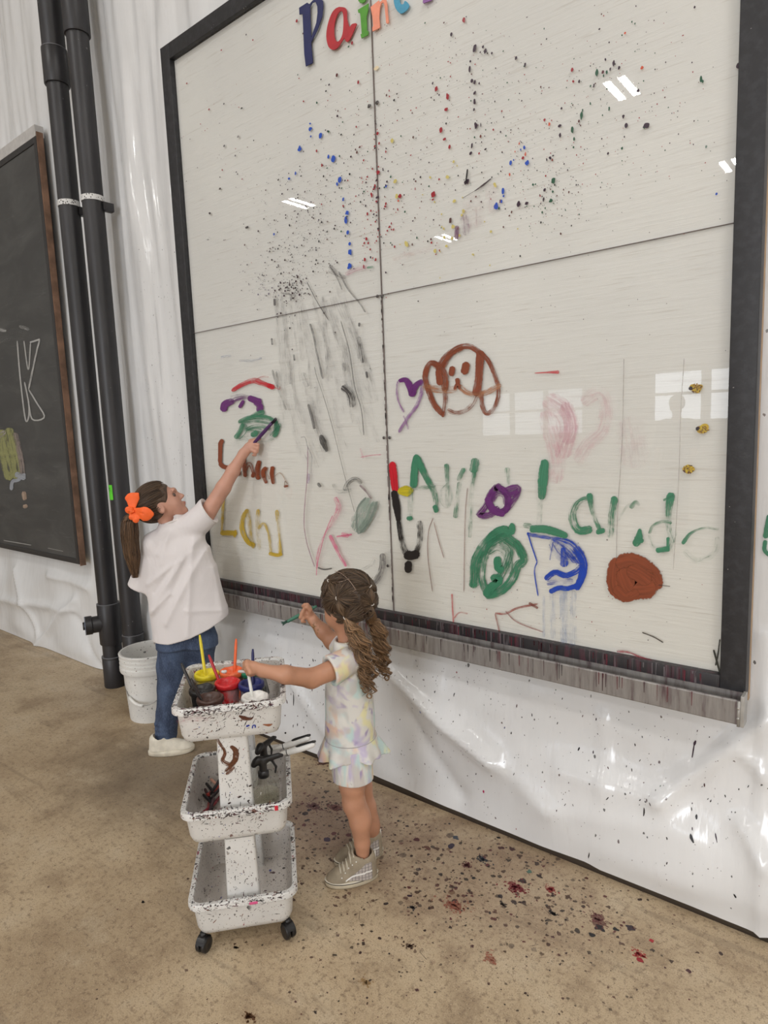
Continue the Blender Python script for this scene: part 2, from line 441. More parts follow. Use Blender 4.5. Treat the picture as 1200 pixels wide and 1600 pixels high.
# ================================================================ floor
def floor_material():
    m = NM('concrete'); co = m.coord('Object')
    big = m.noise(.9, 5, .6, co); mid = m.noise(5, 6, .65, co); fine = m.noise(60, 5, .7, co); vf = m.noise(260, 3, .7, co)
    c = m.ramp(big, [(.3, srgb(160, 139, 111)), (.5, srgb(184, 163, 133)), (.7, srgb(203, 184, 154))])
    c = m.mix(m.math('MULTIPLY', m.smooth(mid, .48, .7), .6), c, srgb(140, 118, 92))
    c = m.mix(m.math('MULTIPLY', m.smooth(mid, .5, .25), .45), c, srgb(208, 193, 168))
    c = m.mix(m.math('MULTIPLY', m.smooth(fine, .5, .68), .7), c, srgb(118, 98, 78))
    c = m.mix(m.math('MULTIPLY', m.smooth(vf, .55, .68), .75), c, srgb(80, 66, 54))
    c = m.mix(m.math('MULTIPLY', m.smooth(vf, .42, .3), .6), c, srgb(226, 212, 188))
    # long faint scuffs
    sc = m.noise(3, 4, .7, m.mapping(scale=(.35, 3.2, 1), rot=(0, 0, .5), src=co), dist=.6)
    c = m.mix(m.math('MULTIPLY', m.smooth(sc, .58, .68), .3), c, srgb(110, 96, 80))
    # trodden-in paint around the cart and below the board
    def blob(cx, cy, r, soft=.6):
        g = m.new('ShaderNodeTexGradient', gradient_type='SPHERICAL')
        mp = m.new('ShaderNodeMapping', vector_type='TEXTURE'); mp.inputs['Location'].default_value = (cx, cy, 0)
        mp.inputs['Scale'].default_value = (r, r*.75, 1); mp.inputs['Rotation'].default_value = (0, 0, 0)
        m.lk(co, mp.inputs['Vector']); m.lk(mp.outputs[0], g.inputs['Vector'])
        return m.smooth(m.math('ADD', g.outputs['Fac'], m.math('MULTIPLY_ADD', mid, .8, -.45)), .1, .8)
    red = blob(-.1, -.33, .62); c = m.mix(m.math('MULTIPLY', red, .62), c, srgb(108, 78, 70))
    dk = blob(-.95, -.5, .85); c = m.mix(m.math('MULTIPLY', dk, .62), c, srgb(96, 84, 70))
    dk2 = blob(.55, -.25, .7); c = m.mix(m.math('MULTIPLY', dk2, .3), c, srgb(118, 92, 80))
    msk = m.math('ADD', m.math('MAXIMUM', red, dk2), .12)
    for sc_, size, am, st in ((38, .42, .32, (1, 1, 1)), (90, .4, .35, (1, 1, 1)), (17, .3, .16, (1.4, 1, 1))):
        mk, rv = m.splat(sc_, size, am, st, src=co)
        col = m.ramp(rv, [(0, srgb(46, 32, 34)), (.3, srgb(88, 40, 44)), (.5, srgb(70, 52, 40)), (.65, srgb(100, 60, 58)), (.8, srgb(40, 34, 44)), (.95, srgb(120, 92, 70))], 'CONSTANT')
        c = m.mix(m.math('MULTIPLY', mk, m.math('MULTIPLY', msk, .85, clamp=True)), c, col)
    b = m.bump(m.math('ADD', mid, m.math('MULTIPLY', fine, .4)), .25, .004)
    rg = m.math('MULTIPLY_ADD', mid, .35, .32)
    m.set(color=c, rough=rg, normal=b); return m.m
mb = MB(); mb.grid([[(x, y, 0) for y in np.linspace(-16, .3, 12)] for x in np.linspace(-14, 12, 16)])
floor = props(mb.build('floor', floor_material()), kind='structure')

# ================================================================ plastic sheeting on the wall
W_ = rng.RandomState if False else np.random.RandomState(5)
def waves(n, kx, kz, seed):
    r = np.random.RandomState(seed)
    return [(r.uniform(*kx)*r.choice((-1, 1)), r.uniform(*kz), r.rand()*6.28) for _ in range(n)]
WV_LOW = waves(10, (2, 7), (2, 8), 1); WV_MID = waves(14, (7, 18), (6, 16), 2); WV_UP = waves(12, (6, 26), (.4, 2.2), 3); WV_UF = waves(12, (30, 75), (2, 7), 4)
def wsum(W, x, z):
    r = 0
    for a, b, c in W: r = r+np.sin(a*x+b*z+c+.7*np.sin(a*.6*x-b*.5*z+c*2))
    return r/math.sqrt(len(W))
def sstep(x, a, b):
    t = np.clip((x-a)/(b-a), 0, 1); return t*t*(3-2*t)
CREASE = []      # traced folds of the sheet: two end points, width, height
for (u0, v0, u1, v1, w, h) in [(600, 1052, 770, 1190, .03, .02), (640, 1120, 720, 1240, .03, -.012), (935, 1125, 945, 1240, .012, .006), (1200, 1128, 1030, 1250, .03, .022),
        (1160, 1185, 1200, 1226, .012, .012), (1030, 1250, 880, 1205, .05, .014), (1160, 1290, 1195, 1345, .02, .014), (1085, 1190, 1170, 1120, .03, -.01),
        (820, 1090, 1000, 1160, .05, .008), (700, 1130, 860, 1260, .06, .014), (860, 1260, 1080, 1300, .07, .012), (440, 1040, 520, 1160, .03, .012), (1188, 1000, 1190, 1460, .008, .010),
        (0, 935, 110, 955, .03, .02), (60, 1010, 110, 940, .03, .02), (20, 890, 60, 990, .02, .015), (130, 920, 70, 900, .025, .018), (110, 960, 165, 1050, .03, -.015), (380, 990, 430, 1010, .02, .01)]:
    A, B = wallpt(u0, v0), wallpt(u1, v1); CREASE.append((A[0], A[2], B[0], B[2], w, h))
HEMPX = [(0, 984), (60, 1008), (120, 1038), (165, 1055), (190, 1061), (500, 1180), (580, 1212), (640, 1238), (700, 1268), (760, 1295), (850, 1325), (920, 1350), (940, 1362), (1000, 1386), (1080, 1418), (1130, 1440), (1190, 1468)]
_h = np.array([wallpt(*p) for p in HEMPX]); HX, HZ = _h[:, 0], np.clip(_h[:, 2], .003, .06)+np.array([0]*5+[.010]+[.019]*11)*1.0
def sheet_y(x, z):
    x = np.asarray(x, float); z = np.asarray(z, float)
    low = 1-sstep(z, .35, .85); leftz = 1-sstep(x, -2.2, -1.6)
    y = .062-.078*(1-sstep(z, .05, .8))*(1) + 0*x
    y = y-.016*low*sstep(z, 0, .12)*wsum(WV_LOW, x, z)*1.25-.006*low*sstep(z, 0, .1)*wsum(WV_MID, x, z)
    up = sstep(z, .7, 1.2)
    y = y-.013*up*wsum(WV_UP, x, z)*(.3+.7*sstep(-x, 1.0, 1.5))-.0034*up*wsum(WV_UF, x, z)*sstep(-x, .9, 1.3)
    for (x0, z0, x1, z1, w, h) in CREASE:
        dx, dz = x1-x0, z1-z0; t = np.clip(((x-x0)*dx+(z-z0)*dz)/(dx*dx+dz*dz), 0, 1)
        d = np.hypot(x-x0-t*dx, z-z0-t*dz); y = y-h*np.exp(-np.sqrt(d*d+(w*.25)**2)/w)*1.9
    pz = sstep(x, -2.42, -2.28)*(1-sstep(x, -1.78, -1.66)); y = y+pz*np.maximum(0, .016-y)
    return np.clip(y, -.075, .12)
def plastic_material():
    m = NM('white_plastic_sheeting'); co = m.coord('Object')
    n = m.noise(1.4, 4, .6, co)
    c = m.ramp(n, [(.3, srgb(216, 217, 218)), (.7, srgb(230, 231, 232))])
    dirt = m.noise(7, 5, .7, m.mapping(scale=(2.5, 1, .6), src=co)); c = m.mix(m.math('MULTIPLY', m.smooth(dirt, .58, .75), .14), c, srgb(160, 150, 145))
    for s_, size, am, st in ((40, .20, .12, (1, 1, .5)), (80, .26, .15, (1, 1, .7))):
        mk, rv = m.splat(s_, size, am, st, src=co)
        # splashes gather low down and round the board
        sx = m.new('ShaderNodeSeparateXYZ'); m.lk(co, sx.inputs[0])
        reg = m.math('MULTIPLY', m.smooth(sx.outputs[0], -1.75, -1.3), m.math('SUBTRACT', 1.0, m.smooth(sx.outputs[2], 1.0, 3.4)))
        c = m.mix(m.math('MULTIPLY', mk, m.math('MULTIPLY', reg, .8)), c, m.ramp(rv, PAINTS, 'CONSTANT'))
    fine = m.noise(22, 4, .6, m.mapping(scale=(3.2, 1, .5), src=co)); fb = m.noise(9, 3, .5, m.mapping(scale=(2.6, 1, .55), src=co))
    b = m.bump(fb, .22, .012); b = m.bump(fine, .07, .004, b)
    m.set(color=c, rough=.15, normal=b, Specular_IOR_Level=.65); return m.m
M_PLASTIC = plastic_material()
xs = np.concatenate([np.linspace(-14, -6.2, 40), np.arange(-6, 2.2, .018), np.linspace(2.4, 12, 40)])
ts = np.concatenate([np.linspace(0, 1, 60), 1+np.arange(1, 150)*.022/.95, np.linspace(4.8, 7.4, 14)])
hz = np.interp(xs, HX, HZ)
T, X_ = np.meshgrid(ts, xs)
Z_ = np.where(T <= 1, hz[:, None]+(1.0-hz[:, None])*T, T+0.0)
Z_ = np.where(T > 1, 1.0+(T-1)*.95, Z_); Z_ = np.minimum(Z_, CEIL)
Y_ = sheet_y(X_, Z_)
mb = MB(); mb.grid(np.stack([X_, Y_, Z_], 2))
props(mb.build('wall_back', M_PLASTIC), kind='structure')
mb = MB(); mb.box((-14, .012, 0), (12, .10, .05)); mb.box((-.9, -.010, 0), (3, .03, .034)); mb.box((-14, .13, 0), (12, .2, CEIL))
props(mb.build('trim_1', simple('dark_base_rail', srgb(70, 60, 50), .8)), kind='structure')
# ---- rest of the building shell
M_SHELL = simple('white_metal_panel', (.72, .72, .70), .45)
def shell(name, pts, mat=M_SHELL):
    mb = MB()
    for q in pts: mb.grid([[q[0], q[1]], [q[3], q[2]]])
    return props(mb.build(name, mat, smooth=False), kind='structure')
def rect_y(x0, x1, z0, z1, y): return [(x0, y, z0), (x1, y, z0), (x1, y, z1), (x0, y, z1)]
shell('wall_left', [[(-14, -16, 0), (-14, .2, 0), (-14, .2, CEIL), (-14, -16, CEIL)]])
shell('wall_right', [[(12, -16, 0), (12, .2, 0), (12, .2, CEIL), (12, -16, CEIL)]])
shell('ceiling', [[(-14, -16, CEIL), (12, -16, CEIL), (12, .2, CEIL), (-14, .2, CEIL)]])
quads = []; ops = sorted(WINDOWS+ADDED_DOORS); xprev = -14
for (x0, x1, z0, z1) in ops:
    quads += [rect_y(xprev, x0, 0, CEIL, YB), rect_y(x0, x1, 0, z0, YB), rect_y(x0, x1, z1, CEIL, YB)]; xprev = x1
quads.append(rect_y(xprev, 12, 0, CEIL, YB)); shell('wall_front', quads, simple('cream_panel', (.55, .53, .49), .5))
M_FR = simple('window_frame_grey', (.35, .34, .33), .5)
for i, (x0, x1, z0, z1) in enumerate(WINDOWS):
    mb = MB(); zm = z0+(z1-z0)*.55
    for b in ((x0-.05, x0+.03, z0-.05, z1+.05), (x1-.03, x1+.05, z0-.05, z1+.05), (x0, x1, z0-.05, z0+.03), (x0, x1, z1-.03, z1+.05), (x0, x1, zm-.035, zm+.035)):
        mb.box((b[0], YB-.01, b[2]), (b[1], YB+.06, b[3]))
    props(mb.build('window_%d' % (i+1), M_FR, smooth=False), kind='structure')
for i, (x0, x1, z0, z1) in enumerate(ADDED_DOORS):  # frame round the added light opening
    mb = MB()
    for b in ((x0-.08, x0, 0, z1+.08), (x1, x1+.08, 0, z1+.08), (x0, x1, z1, z1+.08)): mb.box((b[0], YB-.01, b[2]), (b[1], YB+.08, b[3]))
    props(mb.build('added_door_%d' % (i+1), M_FR, smooth=False), kind='structure')
M_LAMP = simple('lamp_housing', (.8, .8, .8), .4)
lamp0 = None
for i, (x, y, z) in enumerate(FIXTURES):
    if lamp0 is None:
        lamp0 = empty('ceiling_light', (x, y, z)); mb = MB()
        mb.box((-.22, -.36, -.015), (.22, .36, .05)); mb.box((-.012, -.34, -.035), (.012, .34, -.01)); mb.build('housing', M_LAMP, lamp0, smooth=False)
        mb = MB(); mb.tube([(0, -.3, .05), (0, -.3, .35)], .006); mb.build('hanger', M_LAMP, lamp0); mb = MB(); mb.tube([(0, .3, .05), (0, .3, .35)], .006); mb.build('hanger', M_LAMP, lamp0)
        l = lamp0
    else: l = copy_tree(lamp0); l.location = (x, y, z)
    props(l, 'twin tube lamp hung under the hall ceiling', 'ceiling light', 'twin tube lamps under the ceiling')
# ================================================================ the painting board
TZ0, TZ1, ZS = .777, 3.262, 2.0133
def painted_board_mat():
    m = NM('white_painted_plywood'); co = m.coord('Object')
    g = m.noise(9, 6, .65, m.mapping(scale=(.35, 1, 5.5), src=co), dist=.6); g2 = m.noise(30, 3, .6, m.mapping(scale=(.2, 1, 5), src=co), dist=.3)
    big = m.noise(1.2, 3, .5, co)
    c = m.ramp(big, [(.35, srgb(216, 216, 214)), (.65, srgb(225, 225, 222))])
    sx = m.new('ShaderNodeSeparateXYZ'); m.lk(co, sx.inputs[0])
    c = m.mix(m.math('MULTIPLY', m.smooth(sx.outputs[2], 1.9, 1.0), .35), c, srgb(232, 229, 218))
    c = m.mix(m.math('MULTIPLY', m.smooth(g2, .58, .72), .28), c, srgb(170, 160, 148))
    b = m.bump(g, .35, .006); b = m.bump(g2, .2, .002, b)
    m.set(color=c, rough=.55, normal=b); return m.m
def pane_mat():
    m = NM('clear_acrylic'); n = m.n; n.remove(m.b)
    out = [x for x in n if x.type == 'OUTPUT_MATERIAL'][0]
    tr = m.new('ShaderNodeBsdfTransparent'); tr.inputs[0].default_value = (.985, .985, .98, 1); gl = m.new('ShaderNodeBsdfGlossy'); gl.inputs['Roughness'].default_value = .012
    fr = m.new('ShaderNodeFresnel'); fr.inputs[0].default_value = 1.49
    geo = m.new('ShaderNodeNewGeometry'); mul = m.math('MULTIPLY', fr.outputs[0], m.math('SUBTRACT', 1.0, geo.outputs['Backfacing']))
    wob = m.bump(m.noise(.9, 1, .5), .10, .004); m.lk(wob, gl.inputs['Normal'])
    mx = m.new('ShaderNodeMixShader'); m.lk(mul, mx.inputs[0]); m.lk(tr.outputs[0], mx.inputs[1]); m.lk(gl.outputs[0], mx.inputs[2]); m.lk(mx.outputs[0], out.inputs[0])
    return m.m
def frame_mat():
    m = NM('black_painted_wood'); co = m.coord()
    c = m.mix(m.smooth(m.noise(40, 4), .4, .7), srgb(34, 34, 37), srgb(46, 46, 50))
    mk, rv = m.splat(70, .16, .04, src=co); c = m.mix(m.math('MULTIPLY', mk, .6), c, srgb(190, 185, 185))
    m.set(color=c, rough=.5, normal=m.bump(m.noise(90, 4), .25, .002)); return m.m
M_FRAME = frame_mat()
def drippy_black():
    m = NM('black_bar_with_drips'); co = m.coord()
    d = m.noise(60, 3, .6, m.mapping(scale=(1, 1, .06), src=co)); c = m.mix(m.smooth(d, .5, .68), srgb(36, 34, 38), srgb(72, 40, 50))
    d2 = m.noise(95, 2, .6, m.mapping(scale=(1, 1, .05), loc=(3, 0, 0), src=co)); c = m.mix(m.math('MULTIPLY', m.smooth(d2, .6, .7), .6), c, srgb(120, 112, 116))
    m.set(color=c, rough=.4, normal=m.bump(d, .3, .003)); return m.m
board = empty('painting_board', (0, 0, 0), 0, 'large white painting board behind clear panes in a black frame, on the plastic sheeted wall', 'board')
mb = MB(); mb.box((-1.262, .0075, .73), (1.262, .03, 3.32)); mb.build('backing_panel', painted_board_mat(), board, smooth=False)
M_PANE = pane_mat()
for (x0, x1, z0, z1) in ((-1.2, -.0009, TZ0, ZS-.0006), (.0015, 1.2, TZ0, ZS-.0006), (-1.2, -.0015, ZS+.0006, TZ1), (.0015, 1.2, ZS+.0006, TZ1)):
    mb = MB(); mb.box((x0, 0, z0), (x1, .005, z1)); mb.build('clear_pane', M_PANE, board, smooth=False)
mb = MB()
for (x0, x1, z0, z1) in ((-1.268, -1.2, .74, 3.33), (1.2, 1.266, .722, 3.33)):
    mb = MB(); mb.box((x0, -.02, z0), (x1, .028, z1), bevel=.002); mb.build('frame_bar', M_FRAME, board)
mb = MB(); mb.box((-1.2, -.02, 3.262), (1.2, .028, 3.33), bevel=.002); mb.build('frame_bar', M_FRAME, board)
mb = MB(); mb.box((-1.2, -.02, .722), (1.2, .028, .777), bevel=.002); props(mb.build('frame_bar', drippy_black(), board), 'bottom frame bar streaked with dark red drips')
mb = MB(); mb.box((1.2, .0285, .70), (1.266, .05, 3.33)); mb.box((-1.268, .0305, .73), (1.2, .055, 3.32)); props(mb.build('plywood_edge', simple('raw_plywood', srgb(178, 150, 120), .7), board, smooth=False), 'bare wood edge')
M_SEAM = simple('seam_grime', srgb(120, 110, 108), .6)
mb = MB(); mb.box((-.0008, -.0004, TZ0), (.0008, .007, TZ1))
for k in range(60):
    z = rng.uniform(.8, 2.0); a = rng.uniform(.002, .006); mb.box((-a*.6, -.0012, z), (a*.6, 0, z+rng.uniform(.004, .03)))
mb.box((-1.2, .0008, ZS-.0007), (1.2, .007, ZS+.0007)); mb.build('seam', M_SEAM, board, smooth=False)
M_SCREW = simple('screw_head', srgb(92, 88, 88), .35, Metallic=.6)
for (u, v) in ((600, 684), (609, 684), (590, 463), (597, 463), (577, 166), (590, 161), (606, 884)):
    p = wallpt(u, v); mb = MB(); mb.lathe([(0, 0), (.004, 0), (.0062, .0012), (.006, .0025), (.003, .0035), (0, .0035)], 14, (p[0], 0, p[2]), M=Matrix.Rotation(math.pi/2, 3, 'X'))
    mb.build('screw', M_SCREW, board)

# ---- paint tray rail under the board
def alu_mat():
    m = NM('stained_aluminium'); co = m.coord(); d = m.noise(45, 4, .65, m.mapping(scale=(1, 1, .12), src=co))
    c = m.ramp(d, [(.3, srgb(158, 155, 152)), (.55, srgb(136, 132, 130)), (.68, srgb(104, 90, 92)), (.82, srgb(70, 56, 60))])
    m.set(color=c, rough=.38, Metallic=.35, normal=m.bump(d, .2, .002)); return m.m
rail = empty('paint_rail', (0, -.04, .66), 0, 'stained aluminium channel running under the painting board to catch drips', 'rail')
mb = MB(); prof = [(-.021, .08), (-.021, .004), (-.0215, 0), (-.062, 0), (-.063, .003), (-.063, .066), (-.061, .070), (-.055, .070), (-.055, .066), (-.060, .064), (-.060, .004), (-.024, .004), (-.024, .08)]
mb.grid([[(x, y+.04, z) for y, z in prof] for x in (-1.27, 1.262)], close_v=True, cap=True); mb.build('channel', alu_mat(), rail, smooth=False)
mb = MB(); mb.box((1.262, -.026, -.004), (1.272, .02, .085), bevel=.002); mb.box((1.255, -.027, -.004), (1.262, -.022, .07))
for z in (.02, .05): mb.tube([(1.258, -.030, z), (1.258, -.024, z)], .004)
mb.build('end_cap', simple('pale_end_cap', srgb(170, 168, 164), .35, Metallic=.3), rail)

# ---- cut-out letters
LET = [('P', srgb(32, 37, 88), 'navy blue', [[(38, 62), (100, 22), (118, 34), (160, -12), (200, -22), (220, 10), (223, 50), (215, 130), (180, 230), (128, 330), (143, 490), (90, 517), (78, 420), (65, 108), (40, 112)], [(120, 60), (140, 20), (165, 12), (180, 50), (182, 100), (172, 180), (130, 300), (125, 200)]]),
       ('a', srgb(176, 42, 50), 'red', [[(350, 55), (395, 62), (408, 90), (410, 150), (430, 212), (450, 190), (485, 185), (470, 225), (430, 310), (405, 325), (388, 300), (340, 370), (300, 388), (265, 360), (250, 280), (262, 190), (290, 110), (320, 70)], [(360, 85), (378, 95), (385, 160), (378, 260), (355, 315), (330, 325), (312, 290), (308, 220), (320, 150), (340, 105)]]),
       ('i', srgb(82, 150, 48), 'green', [[(497, 78), (578, 28), (572, 90), (562, 130), (566, 240), (577, 245), (574, 272), (525, 298), (518, 270), (527, 265), (522, 190), (515, 100), (500, 98)], [(500, 5), (512, 20), (530, 24), (550, 12), (562, -10), (555, -40), (520, -45), (502, -20)]]),
       ('n', srgb(238, 150, 122), 'salmon pink', [[(597, 55), (660, 5), (665, 22), (690, 0), (715, -2), (722, 30), (728, 100), (736, 175), (725, 185), (718, 178), (712, 110), (705, 40), (695, 18), (680, 25), (665, 65), (660, 140), (668, 215), (612, 245), (610, 215), (618, 205), (610, 130), (600, 75)]]),
       ('t', srgb(72, 152, 186), 'sky blue', [[(775, -60), (778, 10), (790, 60), (815, 95), (838, 104), (870, 85), (895, 50), (880, 18), (862, 10), (855, 30), (840, 36), (825, 25), (820, -10), (820, -90), (775, -70)]]),
       ('purple', srgb(142, 96, 160), 'purple', [[(1003, 20), (1010, 26), (1070, 2), (1085, -60), (1040, -60), (1010, -30)]])]
for ch, col, cname, loops in LET:
    cu = bpy.data.curves.new('cutout_letter', 'CURVE'); cu.dimensions = '2D'; cu.fill_mode = 'BOTH'; cu.extrude = .0014; cu.bevel_depth = .0006
    for lo_ in loops:
        pts = [wallpt(460+a/5, b/5, -.006) for a, b in lo_]
        q = catmull([(p[0], p[2]) for p in pts+[pts[0]]], len(pts)*3) if ch in 'at' else [(p[0], p[2]) for p in pts]
        s_ = cu.splines.new('POLY'); s_.points.add(len(q)-1); s_.use_cyclic_u = True
        for k, p in enumerate(q): s_.points[k].co = (p[0], p[1], 0, 1)
    tmp = bpy.data.objects.new('tmp', cu); me = bpy.data.meshes.new_from_object(tmp); bpy.data.objects.remove(tmp)
    me.transform(Matrix.Translation((0, -.005, 0)) @ Matrix.Rotation(math.pi/2, 4, 'X'))
    o = link_mesh('cutout_letter', me, simple('letter_'+ch, col, .5), None, smooth=False)
    lab = '%s cut-out letter %s stuck near the top of the white board' % (cname, ch) if ch != 'purple' else 'purple cut-out letter at the top edge, right of the sky blue t'
    props(o, lab, 'letter', 'cut-out letters spelling the heading on the board')

# ---- paint on the panes
def pfn(u, v, lift): 
    p = wallpt(u, v); return (p[0], -.0006-.00012*lift, p[2])
GRN = srgb(62, 128, 98); BRN = srgb(132, 66, 40); PUR = srgb(102, 42, 112); BLK = srgb(28, 25, 28); RED = srgb(196, 26, 44); BLU = srgb(18, 66, 176); YEL = srgb(190, 176, 36); GRY = srgb(96, 92, 96)
PNK = srgb(214, 80, 130); MUST = srgb(196, 164, 30); LBL = srgb(120, 150, 200)
T1 = (240, 0, 3.0); T2 = (600, 0, 3.81); T3 = (850, 0, 3.43); T4 = (300, 400, 3.75); T5 = (300, 570, 3.75); T6 = (590, 500, 3.2); T7 = (850, 560, 2.963); T9 = (340, 620, 10.); TP = (0, 0, 1.)
def conv(T, pts): return [(T[0]+x/T[2], T[1]+y/T[2]) for x, y in pts]
def figure(name, label, strokes, parent=board, fn=pfn):
    F = Flat()
    for (T, col, w, dry, op, pts) in strokes:
        w = [x/T[2] for x in w] if isinstance(w, (list, tuple)) else w/T[2]
        F.ribbon(conv(T, pts), w, fn, col, dry, op)
    return props(F.build(name, M_PAINT, parent), label)
figure('painted_dog', 'brown brushed dog face with floppy ears', [
    (T6, BRN, 26, .25, 1, [(330, 235), (350, 190), (385, 150), (430, 132), (475, 138), (512, 165)]),
    (T6, BRN, 30, .3, 1, [(305, 262), (320, 215), (365, 165), (420, 140)]),
    (T6, BRN, 26, .2, 1, [(300, 225), (268, 215), (244, 250), (240, 300), (262, 370), (285, 425), (325, 470)]),
    (T6, BRN, [30, 40, 30], .35, 1, [(275, 215), (310, 240), (335, 290), (338, 350)]),
    (T6, BRN, 22, .4, 1, [(335, 340), (340, 400), (335, 450), (325, 480)]),
    (T6, BRN, 28, -.2, 1, [(305, 255), (312, 320)]),
    (T6, BRN, [38, 34, 40], .1, 1, [(515, 160), (510, 230), (505, 300), (495, 370)]),
    (T6, BRN, 20, .25, 1, [(515, 160), (555, 205), (582, 265), (602, 325)]),
    (T6, BRN, 20, .35, 1, [(604, 335), (602, 390), (580, 445), (548, 468), (528, 445), (520, 400), (522, 360)]),
    (T6, BRN, 22, .5, .9, [(355, 450), (390, 465), (440, 452), (475, 420), (495, 380)]),
    (T6, srgb(176, 120, 84), 34, .55, .9, [(235, 335), (290, 345), (350, 350), (390, 345)]),
    (T6, srgb(176, 120, 84), 26, .4, .9, [(410, 330), (440, 358), (500, 374), (560, 355), (612, 325)]),
    (T6, BRN, [10, 22, 10], 0, 1, [(385, 345), (402, 325), (412, 345)]), (T6, BRN, 20, -.5, 1, [(400, 295), (403, 318)]),
    (T6, BRN, 26, -.1, 1, [(376, 238), (370, 274)]), (T6, BRN, 34, -.1, 1, [(446, 218), (434, 264)])])
figure('painted_heart', 'small purple heart outline', [
    (T6, PUR, [14, 30, 34], 0, 1, [(108, 305), (140, 300), (165, 340), (175, 375)]), (T6, PUR, [34, 20], .1, 1, [(172, 372), (190, 330), (222, 305)]),
    (T6, srgb(140, 84, 150), 12, .45, .9, [(105, 305), (97, 350), (105, 410), (130, 460)]), (T6, srgb(140, 84, 150), 16, .4, .9, [(224, 310), (218, 370), (195, 430), (150, 490), (108, 560)]),
    (T6, srgb(150, 100, 160), 10, .5, .8, [(130, 480), (145, 520), (152, 545)])])
figure('painted_name', 'green brushed name in wobbly capitals', [
    (T6, GRN, [30, 34], -.1, 1, [(196, 680), (186, 740), (180, 830)]), (T6, GRN, [34, 28, 24], [-.1, .4, .6], 1, [(196, 690), (235, 770), (285, 870), (295, 955)]),
    (T6, GRN, 24, .72, .9, [(165, 850), (165, 930), (160, 1000)]), (T6, GRN, 18, .1, 1, [(150, 992), (172, 990)]), (T6, GRN, 20, .6, .8, [(170, 842), (230, 838), (285, 830)]), (T6, GRN, 22, .1, 1, [(287, 930), (294, 958)]),
    (T6, GRN, [24, 20, 18], [.2, .6, .7], .9, [(345, 725), (348, 800), (350, 930)]), (T6, GRN, 16, .78, .7, [(350, 815), (318, 850), (320, 910), (350, 935), (372, 890), (360, 830)]),
    (T6, GRN, 20, [.2, .6], .9, [(432, 745), (405, 800)]), (T6, GRN, 22, [.5, .8, .4], .9, [(410, 815), (400, 900), (390, 985)]),
    (T6, GRN, [40, 40], [.3, .1], .9, [(490, 700), (480, 755)]), (T6, GRN, 20, [.2, .8, .6], .85, [(485, 765), (472, 860), (462, 1085)]),
    (T6, GRN, [30, 22, 14], [.4, .7], .8, [(648, 745), (655, 820)]), (T6, GRN, 26, .5, .8, [(735, 1025), (765, 1030)]),
    (T6, GRN, [34, 46, 30], [-.1, 0, .3], 1, [(838, 705), (828, 790), (822, 890)]), (T6, GRN, 26, .82, .7, [(815, 900), (808, 1020)]),
    (T7, GRN, [30, 34, 24], 0, 1, [(-58, 790), (0, 790), (60, 805), (105, 822)]),
    (T7, GRN, [18, 34, 36], [.5, .45, .1], 1, [(205, 645), (160, 665), (132, 730), (160, 795), (215, 790)]), (T7, GRN, [26, 20, 16], [-.1, .6, .2], 1, [(212, 630), (225, 710), (262, 800)]), (T7, GRN, 22, 0, 1, [(248, 805), (278, 795)]),
    (T7, GRN, [30, 30, 26], [0, .5, .7], 1, [(328, 645), (315, 730), (308, 825)]), (T7, GRN, 12, .75, .8, [(345, 750), (385, 685), (425, 668)]), (T7, GRN, [20, 14], [.3, .7], .8, [(405, 690), (425, 665), (440, 680)]),
    (T7, GRN, [10, 34, 30], [.0, .1], 1, [(445, 790), (440, 830), (425, 862)]), (T7, GRN, 20, 0, 1, [(430, 845), (458, 842)]),
    (T7, GRN, [36, 26, 20], [-.1, .6, .75], 1, [(590, 630), (578, 700), (580, 790), (600, 850)]), (T7, GRN, 10, .3, 1, [(556, 656), (606, 632)]),
    (T7, GRN, [12, 16], .5, .9, [(490, 810), (505, 775), (550, 755), (590, 760)]), (T7, GRN, 16, .75, .8, [(488, 820), (505, 870), (550, 895), (582, 885), (612, 800)]), (T7, GRN, 22, 0, 1, [(525, 888), (578, 880)]), (T7, GRN, 14, .1, 1, [(576, 830), (576, 890)]),
    (T7, GRN, [18, 10, 12], [0, .5, .78], .95, [(645, 855), (680, 810), (740, 785), (810, 790)]), (T7, GRN, 24, .78, .75, [(655, 890), (710, 935), (790, 900), (805, 830)])])
figure('painted_swirl', 'purple swirl', [
    (T6, PUR, 30, .15, 1, [(600, 830), (560, 880), (560, 930), (600, 960), (640, 950), (655, 900), (630, 850), (590, 840)]),
    (T6, PUR, 26, .3, 1, [(640, 850), (700, 835), (695, 880), (655, 935), (610, 968)]), (T6, PUR, 30, .3, 1, [(580, 870), (530, 945), (505, 975), (560, 975), (600, 940)]),
    (T6, PUR, 30, .0, 1, [(550, 890), (580, 950), (630, 968)]), (T6, PUR, 26, .25, 1, [(600, 825), (650, 870), (700, 860)]), (T6, PUR, 22, .4, .9, [(575, 905), (600, 870), (635, 880), (640, 920)])])
